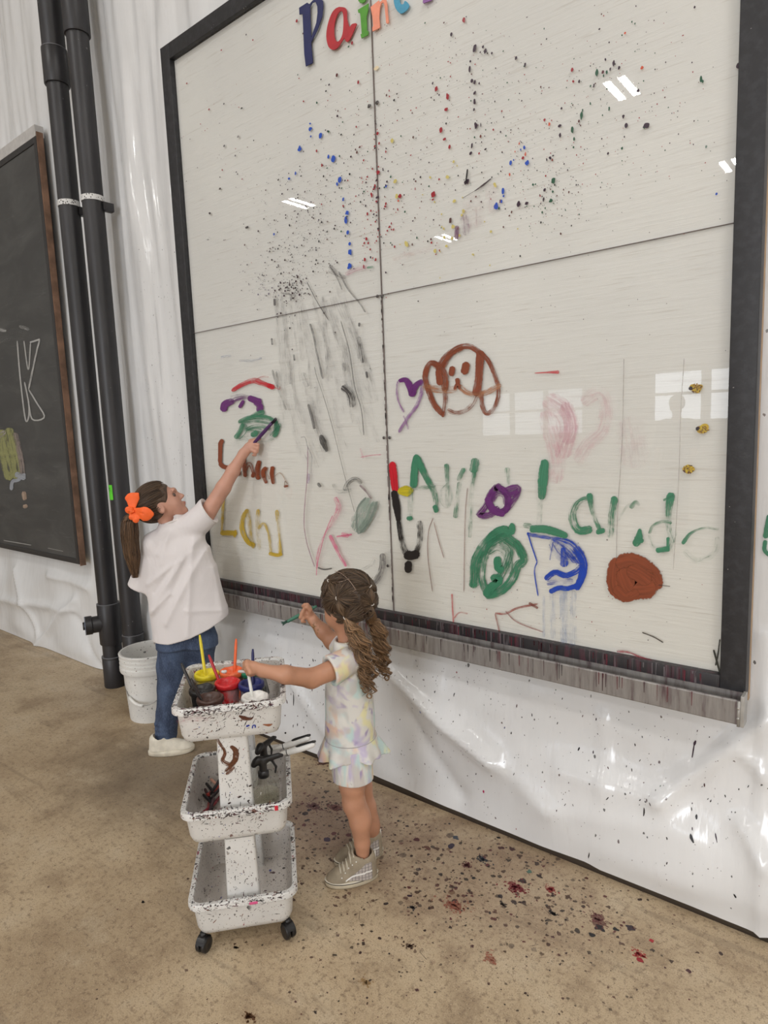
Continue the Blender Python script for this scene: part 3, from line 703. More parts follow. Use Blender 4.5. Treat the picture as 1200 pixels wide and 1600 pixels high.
figure('painted_blob', 'green oval scribble', [
    (T6, GRN, [20, 50, 44], .05, 1, [(672, 1020), (665, 1055), (610, 1060), (560, 1100)]), (T6, GRN, 44, .3, 1, [(590, 1070), (530, 1130), (490, 1210), (485, 1290), (480, 1330)]),
    (T6, GRN, 36, .4, 1, [(640, 1080), (570, 1120), (530, 1200), (520, 1290), (545, 1360)]), (T6, GRN, 40, .25, 1, [(650, 1090), (700, 1130), (730, 1200), (700, 1230), (670, 1300), (610, 1360), (545, 1375)]),
    (T6, GRN, 40, .5, 1, [(620, 1110), (660, 1150), (640, 1230), (590, 1320), (555, 1360)]), (T6, GRN, 34, 0, 1, [(600, 1190), (605, 1240), (625, 1245)]), (T6, GRN, 38, .1, 1, [(575, 1290), (610, 1300), (560, 1345), (545, 1375)]),
    (T6, GRN, 40, .6, .9, [(560, 1160), (600, 1140), (650, 1180), (660, 1260)]), (T6, GRN, 34, .35, 1, [(690, 1110), (735, 1180)])])
figure('painted_patch', 'blue patch with a thin outline and pale run marks', [
    (T6, BLU, 6, .1, 1, [(750, 1062), (768, 1120), (798, 1210)]), (T6, BLU, 16, .4, 1, [(750, 1070), (800, 1080), (862, 1090)]), (T6, BLU, 6, .2, 1, [(798, 1210), (785, 1260), (803, 1380)]), (T6, BLU, 5, .3, .9, [(878, 1110), (862, 1200)]),
    (T7, BLU, [10, 60, 70], [.5, .55, .3], 1, [(30, 830), (75, 850), (125, 880), (165, 930)]), (T7, BLU, 60, .65, .9, [(50, 850), (80, 900), (130, 930)]), (T7, BLU, [20, 40], .35, 1, [(90, 880), (95, 955)]),
    (T7, BLU, [36, 34, 26], [.4, .1, 0], 1, [(150, 880), (182, 940), (176, 1010), (150, 1065)]), (T7, BLU, 24, .15, 1, [(10, 1020), (50, 990), (100, 1005), (150, 985), (175, 960)]), (T7, BLU, 20, .0, 1, [(30, 1080), (70, 1062), (110, 1065), (155, 1050)]), (T7, BLU, 26, .6, .8, [(20, 1040), (80, 1030), (130, 1030)]),
    (T7, LBL, 26, .6, .35, [(40, 1070), (42, 1290)]), (T7, LBL, 34, .5, .4, [(90, 1070), (95, 1310)]), (T7, LBL, 30, .6, .35, [(135, 1080), (135, 1320)]), (T7, LBL, 12, .5, .35, [(0, 1100), (0, 1290)])])
figure('painted_patch', 'solid brown round patch', [
    (T7, BRN, 60, -.3, 1, [(340, 940), (325, 1000), (335, 1070), (390, 1100)]), (T7, BRN, 70, -.3, 1, [(350, 950), (400, 940), (460, 965), (505, 1010), (510, 1060)]), (T7, BRN, 80, -.4, 1, [(370, 990), (400, 1060), (440, 1070), (500, 1065)]),
    (T7, BRN, 60, -.4, 1, [(400, 980), (440, 1000), (480, 1030)]), (T7, BRN, 20, .1, 1, [(480, 985), (515, 1005), (530, 1035)]), (T7, BRN, 40, -.1, 1, [(335, 1065), (380, 1105), (430, 1085)])])
figure('painted_face', 'red bar, yellow spot and black curve', [
    (T6, RED, [30, 34, 28], -.3, 1, [(74, 716), (80, 780), (88, 852)]), (T6, YEL, [20, 44, 48, 20], -.3, 1, [(105, 858), (130, 855), (150, 855), (174, 852)]),
    (T6, BLK, [26, 34, 18], -.3, 1, [(82, 858), (95, 930), (105, 1005)]), (T6, BLK, [20, 30, 36], [.1, .5, .3], 1, [(104, 1000), (118, 1090), (140, 1160), (170, 1180), (200, 1165)]), (T6, BLK, 26, [.3, .55], 1, [(190, 1165), (212, 1100), (210, 1010)]),
    (T6, BLK, 40, -.1, 1, [(142, 1178), (198, 1174)]), (T6, BLK, 32, -.1, 1, [(155, 1212), (153, 1256)])])
figure('painted_marks', 'crimson, purple and green marks above the brown letters', [
    (T4, RED, [20, 24, 34, 18], [.1, .35, .0], .85, [(235, 790), (290, 755), (360, 730), (400, 742), (475, 768)]), (T4, RED, 26, 0, .9, [(445, 758), (478, 770)]), (T4, RED, 6, .4, .7, [(370, 728), (410, 708), (450, 710)]), (T4, RED, 6, .4, .7, [(475, 765), (512, 780), (515, 765)]),
    (T4, PUR, [34, 40, 30], [-.2, .1], 1, [(186, 905), (195, 870), (240, 850)]), (T4, PUR, 26, .45, .9, [(235, 850), (290, 830), (340, 832)]), (T4, PUR, [30, 36], -.1, 1, [(335, 832), (400, 856)]), (T4, PUR, [26, 38], [.1, -.1], 1, [(370, 862), (400, 880), (392, 905)]), (T4, PUR, 18, 0, 1, [(302, 850), (280, 886)]), (T4, PUR, 14, .75, .7, [(230, 825), (290, 815), (330, 825)]),
    (T9, GRN, [40, 90, 80], .35, .85, [(530, 300), (620, 270), (720, 240)]), (T9, GRN, 60, .2, .9, [(345, 390), (480, 330), (640, 310), (800, 330), (930, 400)]), (T9, GRN, 70, .45, .8, [(340, 400), (480, 390), (640, 370), (820, 400)]),
    (T9, GRN, 60, .15, .9, [(400, 430), (360, 520), (320, 590), (285, 640)]), (T9, GRN, 70, .45, .8, [(430, 440), (420, 540), (330, 640)]), (T9, GRN, 60, .4, .8, [(470, 510), (560, 470), (700, 460), (820, 500)]), (T9, GRN, 90, .5, .7, [(450, 500), (560, 520), (680, 540)]), (T9, GRN, 70, .1, .95, [(540, 590), (590, 580), (600, 540)]),
    (T9, GRN, [50, 90, 60], [.3, .1, .2], .9, [(920, 400), (930, 500), (890, 620)]), (T9, GRN, 60, .5, .8, [(980, 430), (900, 540), (840, 600)]), (T9, GRN, 90, .78, .6, [(300, 680), (500, 640), (700, 690), (860, 640)]), (T9, GRN, 120, .85, .5, [(260, 740), (400, 740), (500, 720)])])
figure('painted_name', 'brown brushed name half hidden by the reaching arm', [
    (T9, BRN, [70, 60, 56], -.2, 1, [(80, 690), (50, 720), (42, 850), (38, 1030)]), (T9, BRN, [60, 60], -.2, 1, [(38, 1040), (90, 1090), (170, 1110)]), (T9, BRN, 60, -.1, 1, [(330, 1160), (325, 1220)]),
    (T9, BRN, [60, 50, 56], 0, 1, [(415, 960), (410, 1080), (435, 1240)]), (T9, BRN, [50, 60, 40], .3, .95, [(430, 1180), (470, 1070), (520, 1070), (560, 1190)]), (T9, BRN, 50, -.1, 1, [(568, 1190), (548, 1250)]),
    (T9, BRN, [60, 60, 60], [-.2, .3, 0], 1, [(655, 1010), (620, 1120), (620, 1220), (640, 1280)]), (T9, BRN, 40, .4, .9, [(660, 1050), (660, 1180), (690, 1240)]),
    (T9, BRN, [50, 60, 50], [0, .3], 1, [(760, 1110), (715, 1160), (730, 1260), (765, 1340)]), (T9, BRN, 40, .55, .8, [(780, 1110), (760, 1180), (810, 1280)]), (T9, BRN, [60, 50], [-.1, .2], 1, [(865, 1100), (850, 1200), (875, 1350)]), (T9, BRN, 20, .4, .9, [(740, 1250), (660, 1270)]),
    (T9, srgb(160, 120, 90), 18, .5, .8, [(900, 1240), (970, 1190), (1030, 1240), (1080, 1340)]), (T9, BRN, 34, .1, .9, [(1048, 1400), (1100, 1390)]), (T9, srgb(140, 110, 90), 14, .3, .8, [(1050, 1400), (1060, 1320), (1100, 1360)])])
figure('painted_name', 'yellow brushed name', [
    (T5, MUST, [26, 18, 14], [.3, .4, .2], .9, [(190, 700), (182, 820), (176, 990)]), (T5, MUST, 26, .1, .9, [(172, 985), (215, 985), (258, 988)]), (T5, MUST, 12, .2, .9, [(256, 970), (250, 1008)]),
    (T5, MUST, [20, 26, 24], [.3, .15, .2], .9, [(322, 850), (298, 900), (295, 970), (330, 1040), (365, 1055)]), (T5, MUST, 22, .5, .8, [(325, 850), (338, 930), (345, 1010), (362, 1070)]),
    (T5, MUST, [18, 26, 20], [.2, .7, .7], .8, [(388, 850), (385, 930), (395, 1080)]), (T5, MUST, 16, .4, .8, [(390, 960), (420, 930), (450, 990), (462, 1105)]), (T5, MUST, [22, 18, 22], [.3, .65, .2], .85, [(498, 855), (508, 960), (518, 1110)]), (T5, MUST, 18, .1, .9, [(455, 1105), (500, 1115), (526, 1108)])])
SMR = []
for k in range(26):     # black wipe marks below the splatter
    x0 = rng.uniform(470, 960); y0 = rng.uniform(150, 300)+(x0-470)*.05; L = rng.uniform(300, 700); sl = rng.uniform(.05, .42)*(x0-380)/450
    SMR.append((T4, GRY, rng.uniform(6, 26), rng.uniform(.62, .82), rng.uniform(.3, .6), [(x0, y0), (x0+L*sl*.35, y0+L*.33), (x0+L*sl*.75, y0+L*.66), (x0+L*sl, y0+L)]))
for k in range(34):     # softer wipes lower down
    x0 = rng.uniform(480, 1000); y0 = rng.uniform(420, 900); L = rng.uniform(160, 420); sl = rng.uniform(.1, .35)
    SMR.append((T4, srgb(128, 124, 126), rng.uniform(10, 44), rng.uniform(.7, .9), rng.uniform(.25, .5), [(x0, y0), (x0+L*sl*.4, y0+L*.5), (x0+L*sl, y0+L)]))
for (w, d, op, pts) in [(3, .2, .7, [(725, 650), (740, 710), (790, 860), (840, 1040), (900, 1280), (960, 1500)]), (5, .1, .7, [(680, 150), (720, 230), (750, 285), (810, 380)]), (12, .3, .7, [(700, 400), (722, 470), (745, 590), (775, 720)]),
        (6, .1, .6, [(880, 380), (930, 560), (960, 760), (1000, 900), (1015, 1050)]), (44, .45, .9, [(895, 770), (935, 810), (945, 875)]), (26, .55, .9, [(985, 480), (1000, 560), (1008, 620)]), (12, .0, .8, [(1030, 680), (1035, 712)]), (12, .1, .8, [(990, 395), (988, 412)]),
        (14, .2, .7, [(690, 870), (715, 960), (725, 1010)]), (12, .1, .8, [(492, 255), (494, 290)]), (10, .2, .7, [(476, 485), (480, 520)]), (10, .2, .7, [(606, 580), (610, 612)]), (14, .5, .6, [(480, 670), (510, 760), (560, 900)]), (12, .5, .6, [(505, 680), (512, 770)]),
        (10, .3, .6, [(870, 95), (920, 190), (985, 270), (1025, 330)]), (8, .3, .6, [(815, 60), (860, 130), (890, 200)]), (26, .6, .5, [(815, 90), (880, 110)]), (20, .4, .5, [(900, 630), (905, 670)]), (30, .6, .5, [(660, 690), (685, 760)]), (10, .3, .6, [(540, 220), (590, 230), (590, 260)])]:
    SMR.append((T4, srgb(52, 48, 52), w, d, op, pts))
SMR += [(T5, BLK, [20, 36, 14], .2, .8, [(765, 415), (780, 455), (800, 505)]), (T5, srgb(60, 56, 58), 16, .3, .8, [(748, 695), (762, 712)]), (T5, srgb(70, 70, 66), 26, .5, .8, [(905, 730), (925, 690), (965, 668), (1000, 690)]), (T5, srgb(110, 80, 90), 12, .3, .8, [(995, 705), (1030, 740), (1060, 780)]),
        (T5, srgb(90, 100, 92), 22, .6, .6, [(840, 700), (860, 740), (900, 740), (940, 730)]), (T5, srgb(150, 170, 158), 80, .35, .75, [(1045, 800), (1010, 870), (985, 960)]), (T5, srgb(130, 150, 138), 40, .3, .75, [(1080, 810), (1050, 890), (1000, 970)]), (T5, srgb(120, 134, 126), 10, .1, .8, [(1030, 775), (985, 830), (975, 900), (985, 985), (1040, 930), (1085, 830), (1095, 800)]),
        (T5, srgb(120, 140, 128), 30, .65, .6, [(960, 890), (955, 960)]), (T5, PNK, [26, 34, 14], .5, .6, [(850, 780), (872, 830), (845, 900), (815, 950)]), (T5, PNK, 12, .5, .75, [(815, 950), (770, 1030), (745, 1110), (742, 1190)]), (T5, PNK, 20, .3, .8, [(820, 1000), (855, 1070), (912, 1175)]),
        (T5, PNK, 12, .3, .7, [(860, 1005), (900, 1000), (945, 992)]), (T5, PNK, 24, .4, .7, [(890, 990), (925, 1000)]), (T5, PNK, 6, .2, .6, [(740, 1230), (748, 1150), (790, 990), (835, 880)]), (T5, srgb(150, 120, 165), 16, .4, .7, [(695, 640), (690, 690)]), (T5, srgb(150, 110, 130), 6, .2, .7, [(690, 480), (688, 640), (668, 900), (685, 1040), (730, 1180)]),
        (T5, srgb(60, 58, 60), 8, .1, .8, [(750, 1185), (785, 1196), (830, 1190)]), (T5, srgb(90, 88, 90), 34, .35, .8, [(1128, 1110), (1125, 1190), (1090, 1260), (1055, 1285)]), (T5, srgb(150, 150, 150), 20, .7, .6, [(1000, 1205), (1060, 1170), (1080, 1140)]), (T5, PNK, 5, .3, .6, [(1000, 540), (1060, 530), (1120, 525)]), (T5, PNK, 10, .5, .5, [(1000, 490), (1015, 545)])]
SMR += [(T5, srgb(150, 148, 150), 5, .2, .6, [(650, 425), (675, 425), (690, 480), (715, 540), (710, 640)]), (T4, srgb(150, 160, 185), 12, .5, .6, [(185, 595), (240, 585)]), (T4, srgb(130, 140, 170), 14, .55, .6, [(290, 612), (370, 615), (420, 600)])]
figure('wiped_smears', 'grey and pink wiped paint streaks', SMR)
figure('wiped_smears', 'pale pink wash', [
    (T7, srgb(226, 150, 170), 90, .45, .30, [(20, 200), (90, 250), (110, 340), (80, 440)]), (T7, srgb(226, 150, 170), 70, .5, .28, [(10, 260), (40, 380), (60, 480), (50, 560)]), (T7, srgb(226, 160, 176), 60, .5, .26, [(190, 200), (250, 160), (285, 220), (270, 330), (200, 400), (160, 470)]),
    (T7, srgb(220, 140, 165), 60, .4, .28, [(100, 220), (125, 320), (100, 380)]), (T7, srgb(230, 200, 205), 120, .55, .22, [(400, 300), (420, 480)]), (T6, RED, [4, 8, 16], .2, .8, [(785, 266), (850, 262), (905, 260)])])
figure('dried_runs', 'thin dark runs and scratches', [
    (TP, srgb(150, 142, 140), 1.1, .2, .6, [(975, 560), (972, 690), (965, 800), (963, 880)]), (TP, srgb(165, 156, 154), 1.0, .3, .6, [(1069, 560), (1064, 640), (1060, 760), (1052, 890)]), (T6, srgb(140, 110, 105), 4, .1, .8, [(278, 990), (255, 1060), (252, 1180), (275, 1360)]), (T6, srgb(150, 120, 115), 4, .1, .8, [(282, 1010), (305, 1100), (332, 1190)]),
    (T6, srgb(150, 125, 120), 4, .1, .8, [(450, 840), (438, 1000), (432, 1360)]), (T7, srgb(70, 64, 60), 5, .0, .9, [(455, 1268), (510, 1290), (552, 1315)]), (T7, srgb(50, 52, 46), 8, .0, 1, [(786, 1350), (800, 1400), (815, 1455)]), (T7, srgb(50, 52, 46), 7, .1, 1, [(815, 1300), (806, 1370), (795, 1420)]),
    (T6, RED, 8, .3, .7, [(372, 1370), (380, 1510)]), (T6, RED, 7, .4, .6, [(385, 1490), (410, 1462), (450, 1468)]), (T6, srgb(150, 60, 50), 10, .3, .8, [(590, 1465), (640, 1468), (700, 1440), (800, 1420)]), (T6, srgb(140, 60, 60), 6, .3, .7, [(640, 1455), (700, 1510), (830, 1560)]), (T6, srgb(150, 70, 60), 8, .3, .7, [(590, 1470), (610, 1560)]), (T6, srgb(120, 50, 40), 12, .2, .8, [(760, 1415), (800, 1440)]),
    (T7, srgb(160, 40, 60), 12, .4, .8, [(340, 1355), (390, 1360), (440, 1380), (500, 1400)]), (T7, srgb(60, 52, 56), 3, .1, .8, [(530, 1048), (585, 1055)]),
    (T2, srgb(60, 44, 50), [4, 10, 6], .1, 1, [(540, 1140), (590, 1105), (640, 1065)]), (T2, srgb(120, 70, 110), 46, .6, .6, [(480, 1290), (490, 1390)]), (T2, srgb(110, 60, 100), 24, .3, .8, [(438, 1350), (432, 1420)]), (T2, srgb(190, 140, 150), 110, .7, .35, [(530, 1190), (535, 1330)]), (T2, srgb(200, 150, 160), 60, .7, .35, [(640, 1110), (640, 1250)]),
    (T2, BLK, 8, .0, 1, [(500, 1010), (490, 1090)]), (T2, srgb(70, 60, 60), 3, .1, .8, [(470, 1182), (540, 1140)]), (T1, srgb(190, 110, 140), 20, .6, .6, [(905, 1285), (950, 1265), (1000, 1250)]), (T1, srgb(110, 100, 104), 20, .6, .7, [(830, 1250), (870, 1290), (900, 1300)]), (T1, GRN, 10, .3, .9, [(1005, 1255), (1030, 1252)]),
    (T2, srgb(210, 160, 160), 30, .75, .5, [(60, 1540), (200, 1500), (330, 1470)])])
FX = ((1, 0, 0), (0, 0, 1))
# ladybird-like yellow dabs with brown grain
for k, (x, y) in enumerate(((705, 138), (737, 326), (670, 513))):
    F = Flat(); u, v = conv(T7, [(x, y)])[0]; c = wallpt(u, v)
    F.dot((c[0], -.0015, c[2]), *FX, .016, .0125, srgb(190, 160, 50), 18, .10)
    for j in range(46):
        a = rng.rand()*6.28; r = .015*math.sqrt(rng.rand()); F.dot((c[0]+r*math.cos(a), -.0018-.00004*j, c[2]+.8*r*math.sin(a)), *FX, rng.uniform(.0008, .003), rng.uniform(.0008, .0026), [srgb(92, 54, 44), srgb(150, 110, 40), srgb(205, 180, 60), srgb(70, 46, 60)][rng.randint(4)], 6)
    if k != 2: F.dot((c[0]-.014, -.0045, c[2]+.001), *FX, .005, .005, srgb(44, 34, 40), 10)
    props(F.build('paint_dab', M_DROP, board), 'yellow and brown grainy dab')
# flicked drops: big ones placed, fine ones scattered
F = Flat()
def drop(T, x, y, rx, ry, col, T_=None):
    u, v = T[0]+x/T[2], T[1]+y/T[2]; c = wallpt(u, v); s = abs(wallpt(u+1, v)[0]-c[0]); sz = abs(wallpt(u, v+1)[2]-c[2])
    F.dot((c[0], -.0012-rng.rand()*.0006, c[2]), *FX, max(.0011, rx/T[2]*s*.92), max(.0011, ry/T[2]*sz*1.0), col, 9, .14)
DK = srgb(52, 30, 48); DG = srgb(34, 84, 60); DR = srgb(150, 26, 40); DB = srgb(34, 78, 180); ORG = srgb(200, 80, 50); DY = srgb(200, 186, 110)
for (x, y, rx, ry, c) in [(735, 605, 9, 9, DB), (783, 636, 9, 13, DB), (685, 698, 10, 12, DB), (820, 735, 6, 9, DB), (843, 745, 11, 16, DB), (873, 843, 9, 15, DB), (861, 863, 5, 9, DB), (636, 838, 6, 6, DB), (890, 935, 5, 9, DB), (908, 998, 9, 10, DB), (902, 1032, 8, 17, DB), (911, 1090, 7, 10, DB), (920, 1143, 7, 8, DB), (921, 1182, 9, 14, DB), (919, 1248, 11, 13, DB), (666, 813, 4, 9, DB), (738, 640, 4, 5, DB), (735, 580, 4, 5, DB), (926, 735, 4, 6, DK),
        (860, 353, 6, 8, srgb(90, 40, 40)), (931, 202, 5, 9, DR), (672, 99, 5, 8, DR), (960, 386, 5, 9, DR), (765, 708, 4, 7, DR), (790, 775, 4, 8, DR), (1051, 626, 6, 8, DR), (1053, 808, 8, 10, DR), (1022, 912, 5, 9, DR), (1038, 872, 5, 8, DR), (1003, 1003, 5, 7, DR), (998, 1120, 5, 9, DR), (991, 1217, 5, 9, DR), (988, 1140, 4, 6, DR), (986, 1250, 4, 9, DR), (951, 595, 3, 6, DR), (967, 690, 6, 4, srgb(100, 40, 40)), (1155, 920, 8, 10, DR), (1148, 942, 4, 5, ORG), (1126, 1076, 4, 5, DR), (264, 1000, 6, 5, srgb(80, 70, 70)), (439, 1066, 8, 6, srgb(70, 66, 66)), (435, 163, 3, 4, DK), (466, 188, 3, 4, DR), (414, 508, 5, 4, srgb(60, 60, 56)), (312, 885, 5, 5, srgb(70, 60, 60)), (565, 1098, 4, 6, DB), (397, 641, 5, 6, srgb(150, 145, 145)),
        (1012, 498, 9, 10, srgb(90, 90, 88)), (1048, 482, 9, 10, srgb(90, 90, 88)), (1118, 658, 7, 9, DY), (1133, 850, 9, 9, DY), (1140, 920, 7, 12, DY), (1188, 1146, 7, 12, DY), (1090, 873, 5, 7, DB), (1095, 852, 4, 6, DK), (1045, 320, 12, 10, srgb(224, 208, 175))]: drop(T1, x, y, rx, ry, c)
for (x, y, rx, ry, c) in [(476, 120, 10, 15, DR), (402, 206, 8, 12, DK), (541, 289, 11, 24, DK), (590, 280, 7, 9, DK), (605, 305, 8, 17, DK), (643, 318, 6, 8, DK), (574, 312, 4, 7, DK), (515, 366, 5, 9, DK), (511, 413, 8, 17, DK), (524, 482, 9, 12, DK), (541, 490, 8, 12, DK), (568, 497, 4, 9, DK), (541, 554, 7, 13, DK), (540, 606, 8, 16, DK), (537, 653, 6, 9, DK), (548, 748, 11, 18, DK), (577, 745, 3, 14, DK), (576, 812, 6, 10, srgb(110, 60, 50)), (600, 811, 3, 5, DK), (582, 847, 4, 5, DK), (524, 868, 6, 15, DK), (517, 913, 9, 10, DK), (567, 914, 5, 7, DR), (497, 1080, 12, 14, DK), (485, 1088, 8, 12, DK),
        (291, 497, 5, 8, DK), (312, 530, 10, 15, DR), (379, 575, 10, 18, DR), (371, 652, 11, 11, DR), (340, 775, 10, 17, DR), (361, 829, 12, 7, DR), (391, 875, 8, 12, DR), (282, 582, 4, 5, DK), (294, 1158, 14, 18, DR), (292, 1188, 8, 5, DR), (97, 1168, 9, 12, DR), (85, 1195, 4, 6, ORG), (329, 1068, 6, 6, DR), (187, 1125, 3, 8, DR), (284, 1445, 6, 7, DR), (45, 1330, 4, 6, DR), (83, 1248, 4, 7, DR), (787, 347, 8, 11, DK), (841, 387, 6, 14, DK), (852, 104, 6, 3, DK), (1121, 417, 8, 12, DR), (1129, 487, 6, 6, DR), (1057, 647, 6, 7, DK),
        (957, 715, 7, 9, DR), (985, 740, 6, 12, ORG), (1047, 750, 12, 9, DK), (1049, 806, 9, 11, DK), (1122, 775, 7, 20, DG), (1133, 828, 5, 12, DG), (836, 879, 8, 11, DB), (815, 891, 5, 6, DB), (843, 918, 5, 12, ORG), (828, 941, 9, 9, DR), (755, 970, 9, 14, DB), (853, 970, 12, 16, DB), (773, 953, 4, 6, DB), (970, 952, 4, 9, DK), (990, 941, 8, 10, DK), (1003, 953, 5, 8, srgb(130, 60, 50)), (1010, 1077, 10, 18, DG), (957, 1131, 8, 10, DK), (951, 1188, 6, 12, DK), (995, 1194, 9, 12, DG), (943, 1265, 5, 8, DG), (888, 1100, 6, 8, DG), (961, 1240, 4, 7, DG), (1005, 1140, 5, 6, DG),
        (709, 1138, 9, 20, DB), (713, 1168, 6, 7, DB), (695, 1196, 7, 9, srgb(110, 70, 90)), (701, 1200, 6, 11, DB), (668, 1228, 14, 20, DB), (802, 1215, 12, 17, DK), (850, 1211, 12, 9, DK), (396, 1313, 9, 16, srgb(80, 50, 46)), (66, 1080, 9, 11, DY), (50, 840, 9, 12, DY), (130, 1450, 8, 14, DY), (806, 855, 4, 8, ORG), (781, 903, 3, 6, ORG), (749, 1040, 5, 10, ORG), (12, 904, 4, 9, DR), (32, 540, 3, 7, DR), (269, 968, 4, 5, DK), (175, 818, 5, 8, srgb(90, 50, 40)), (397, 375, 4, 4, DR)]: drop(T2, x, y, rx, ry, c)
for (x, y, rx, ry, c) in [(151, 375, 7, 11, DR), (157, 437, 6, 7, DR), (189, 437, 6, 9, DK), (284, 390, 8, 21, DG), (316, 387, 8, 9, srgb(90, 40, 50)), (337, 388, 6, 10, DG), (374, 340, 7, 17, DK), (403, 364, 7, 10, DK), (356, 372, 5, 9, DK), (330, 320, 5, 8, DK), (320, 407, 4, 8, DG), (268, 460, 5, 10, DK), (250, 462, 5, 6, DG), (526, 364, 9, 9, ORG), (505, 486, 8, 9, DK), (350, 583, 6, 9, DG), (202, 620, 8, 22, DG), (208, 592, 4, 8, DG), (188, 650, 5, 9, srgb(90, 50, 50)), (152, 695, 8, 16, DG), (162, 745, 5, 9, DG), (159, 790, 5, 6, DG), (95, 581, 5, 7, DK), (426, 625, 8, 9, DK), (441, 673, 10, 13, DK), (549, 674, 20, 14, DK), (419, 796, 6, 8, DG), (344, 823, 6, 7, DK), (842, 425, 8, 17, DG), (851, 437, 6, 9, DG), (1040, 354, 10, 16, DK),
        (745, 191, 6, 3, DR), (808, 40, 5, 8, DK), (494, 34, 3, 5, DK), (472, 118, 4, 6, DG), (488, 128, 4, 5, DG), (435, 178, 6, 7, ORG), (419, 190, 4, 5, DG), (350, 228, 4, 5, DK), (298, 157, 6, 5, DK), (925, 1040, 7, 7, DB), (675, 768, 3, 4, DK), (870, 787, 6, 8, srgb(110, 130, 122)), (50, 968, 12, 14, DG), (48, 1028, 5, 7, DG), (37, 1076, 9, 10, DG), (578, 574, 3, 3, DK), (718, 596, 3, 3, DK), (686, 608, 3, 3, DK), (794, 336, 3, 5, DK), (653, 335, 3, 5, DK), (249, 556, 5, 7, DG), (304, 533, 2, 6, DK), (127, 912, 3, 6, DK)]: drop(T3, x, y, rx, ry, c)
F_big = F
nbig = len(F.f)
F = Flat()
def cloud(n, cx, cy, sx_, sy_, cols, r0, r1, ang=0):
    for _ in range(n):
        a, b = rng.randn()*sx_, rng.randn()*sy_; u = cx+a*math.cos(ang)-b*math.sin(ang); v = cy+a*math.sin(ang)+b*math.cos(ang)
        p = wallpt(u, v)
        if abs(p[0]) > 1.19 or p[2] > 3.25 or p[2] < .8: continue
        r = r0+(r1-r0)*rng.rand()**3; drop(TP, u, v, r, r*rng.uniform(.9, 1.5), cols[rng.randint(len(cols))])
CB = [BLK, DK, srgb(60, 40, 44)]; CM = [DK, DR, srgb(90, 50, 46), BLK, DG]
cloud(420, 470, 400, 34, 50, CB, .35, 1.3, .3); cloud(170, 500, 310, 50, 55, CB, .35, 1.3); cloud(110, 430, 330, 55, 70, [GRY, srgb(110, 90, 90)], .35, 1.2)
cloud(170, 540, 240, 40, 90, CM, .4, 1.6); cloud(120, 585, 320, 14, 60, [DR, DK, DR], .5, 1.7); cloud(180, 640, 300, 40, 70, CM, .4, 1.4); cloud(150, 660, 120, 70, 60, CM, .35, 1.2)
cloud(200, 760, 200, 60, 80, CM, .35, 1.4); cloud(230, 850, 230, 60, 70, CM, .35, 1.5, -.6); cloud(120, 870, 310, 40, 30, CM, .35, 1.2); cloud(90, 960, 120, 60, 60, CM, .35, 1.4); cloud(60, 1040, 190, 60, 70, CM, .35, 1.2)
cloud(40, 360, 220, 60, 90, [GRY, DR], .4, 1.4); cloud(60, 410, 445, 16, 12, [GRY, srgb(110, 100, 120)], .4, 1.2); cloud(90, 455, 450, 12, 14, CB, .5, 1.6); cloud(30, 700, 340, 40, 60, [DY], 1, 3)
cloud(40, 800, 480, 160, 60, CB, .3, .8); cloud(60, 850, 950, 120, 40, [DR, DK], .3, .9)
o = F_big.build('paint_drops', M_DROP, board); props(o, 'coloured flicked drops', kind='stuff')
o = F.build('paint_specks', M_DROP, board); props(o, 'fine dark specks', kind='stuff')
# long dark drips hanging over the bottom bar's upper edge and over the tray
F = Flat()
for k in range(130):
    x = rng.uniform(-1.2, 1.2); z = .777-rng.rand()*.006; L = rng.uniform(.008, .05); w = rng.uniform(.001, .003)
    c = [srgb(84, 34, 48), srgb(110, 104, 108), srgb(60, 26, 34), srgb(110, 40, 56)][rng.randint(4)]
    F.poly([(x-w, -.0213, z), (x+w, -.0213, z), (x+w*.7, -.0213, z-L), (x-w*.7, -.0213, z-L)], c, .75)
props(F.build('paint_runs', M_DROP, board), 'dark red runs', kind='stuff'); F = Flat()
for k in range(90):
    x = rng.uniform(-1.2, 1.24); z = .73-rng.rand()*.003; L = rng.uniform(.01, .06); w = rng.uniform(.0008, .0022)
    F.poly([(x-w, -.0637, z), (x+w, -.0637, z), (x+w*.5, -.0637, z-L), (x-w*.5, -.0637, z-L)], [srgb(70, 30, 44), srgb(46, 40, 44), srgb(120, 60, 70)][rng.randint(3)], .7)
F.v = [(x, y+.04, z-.66) for x, y, z in F.v]
props(F.build('paint_runs', M_DROP, rail), 'dark red runs', kind='stuff')

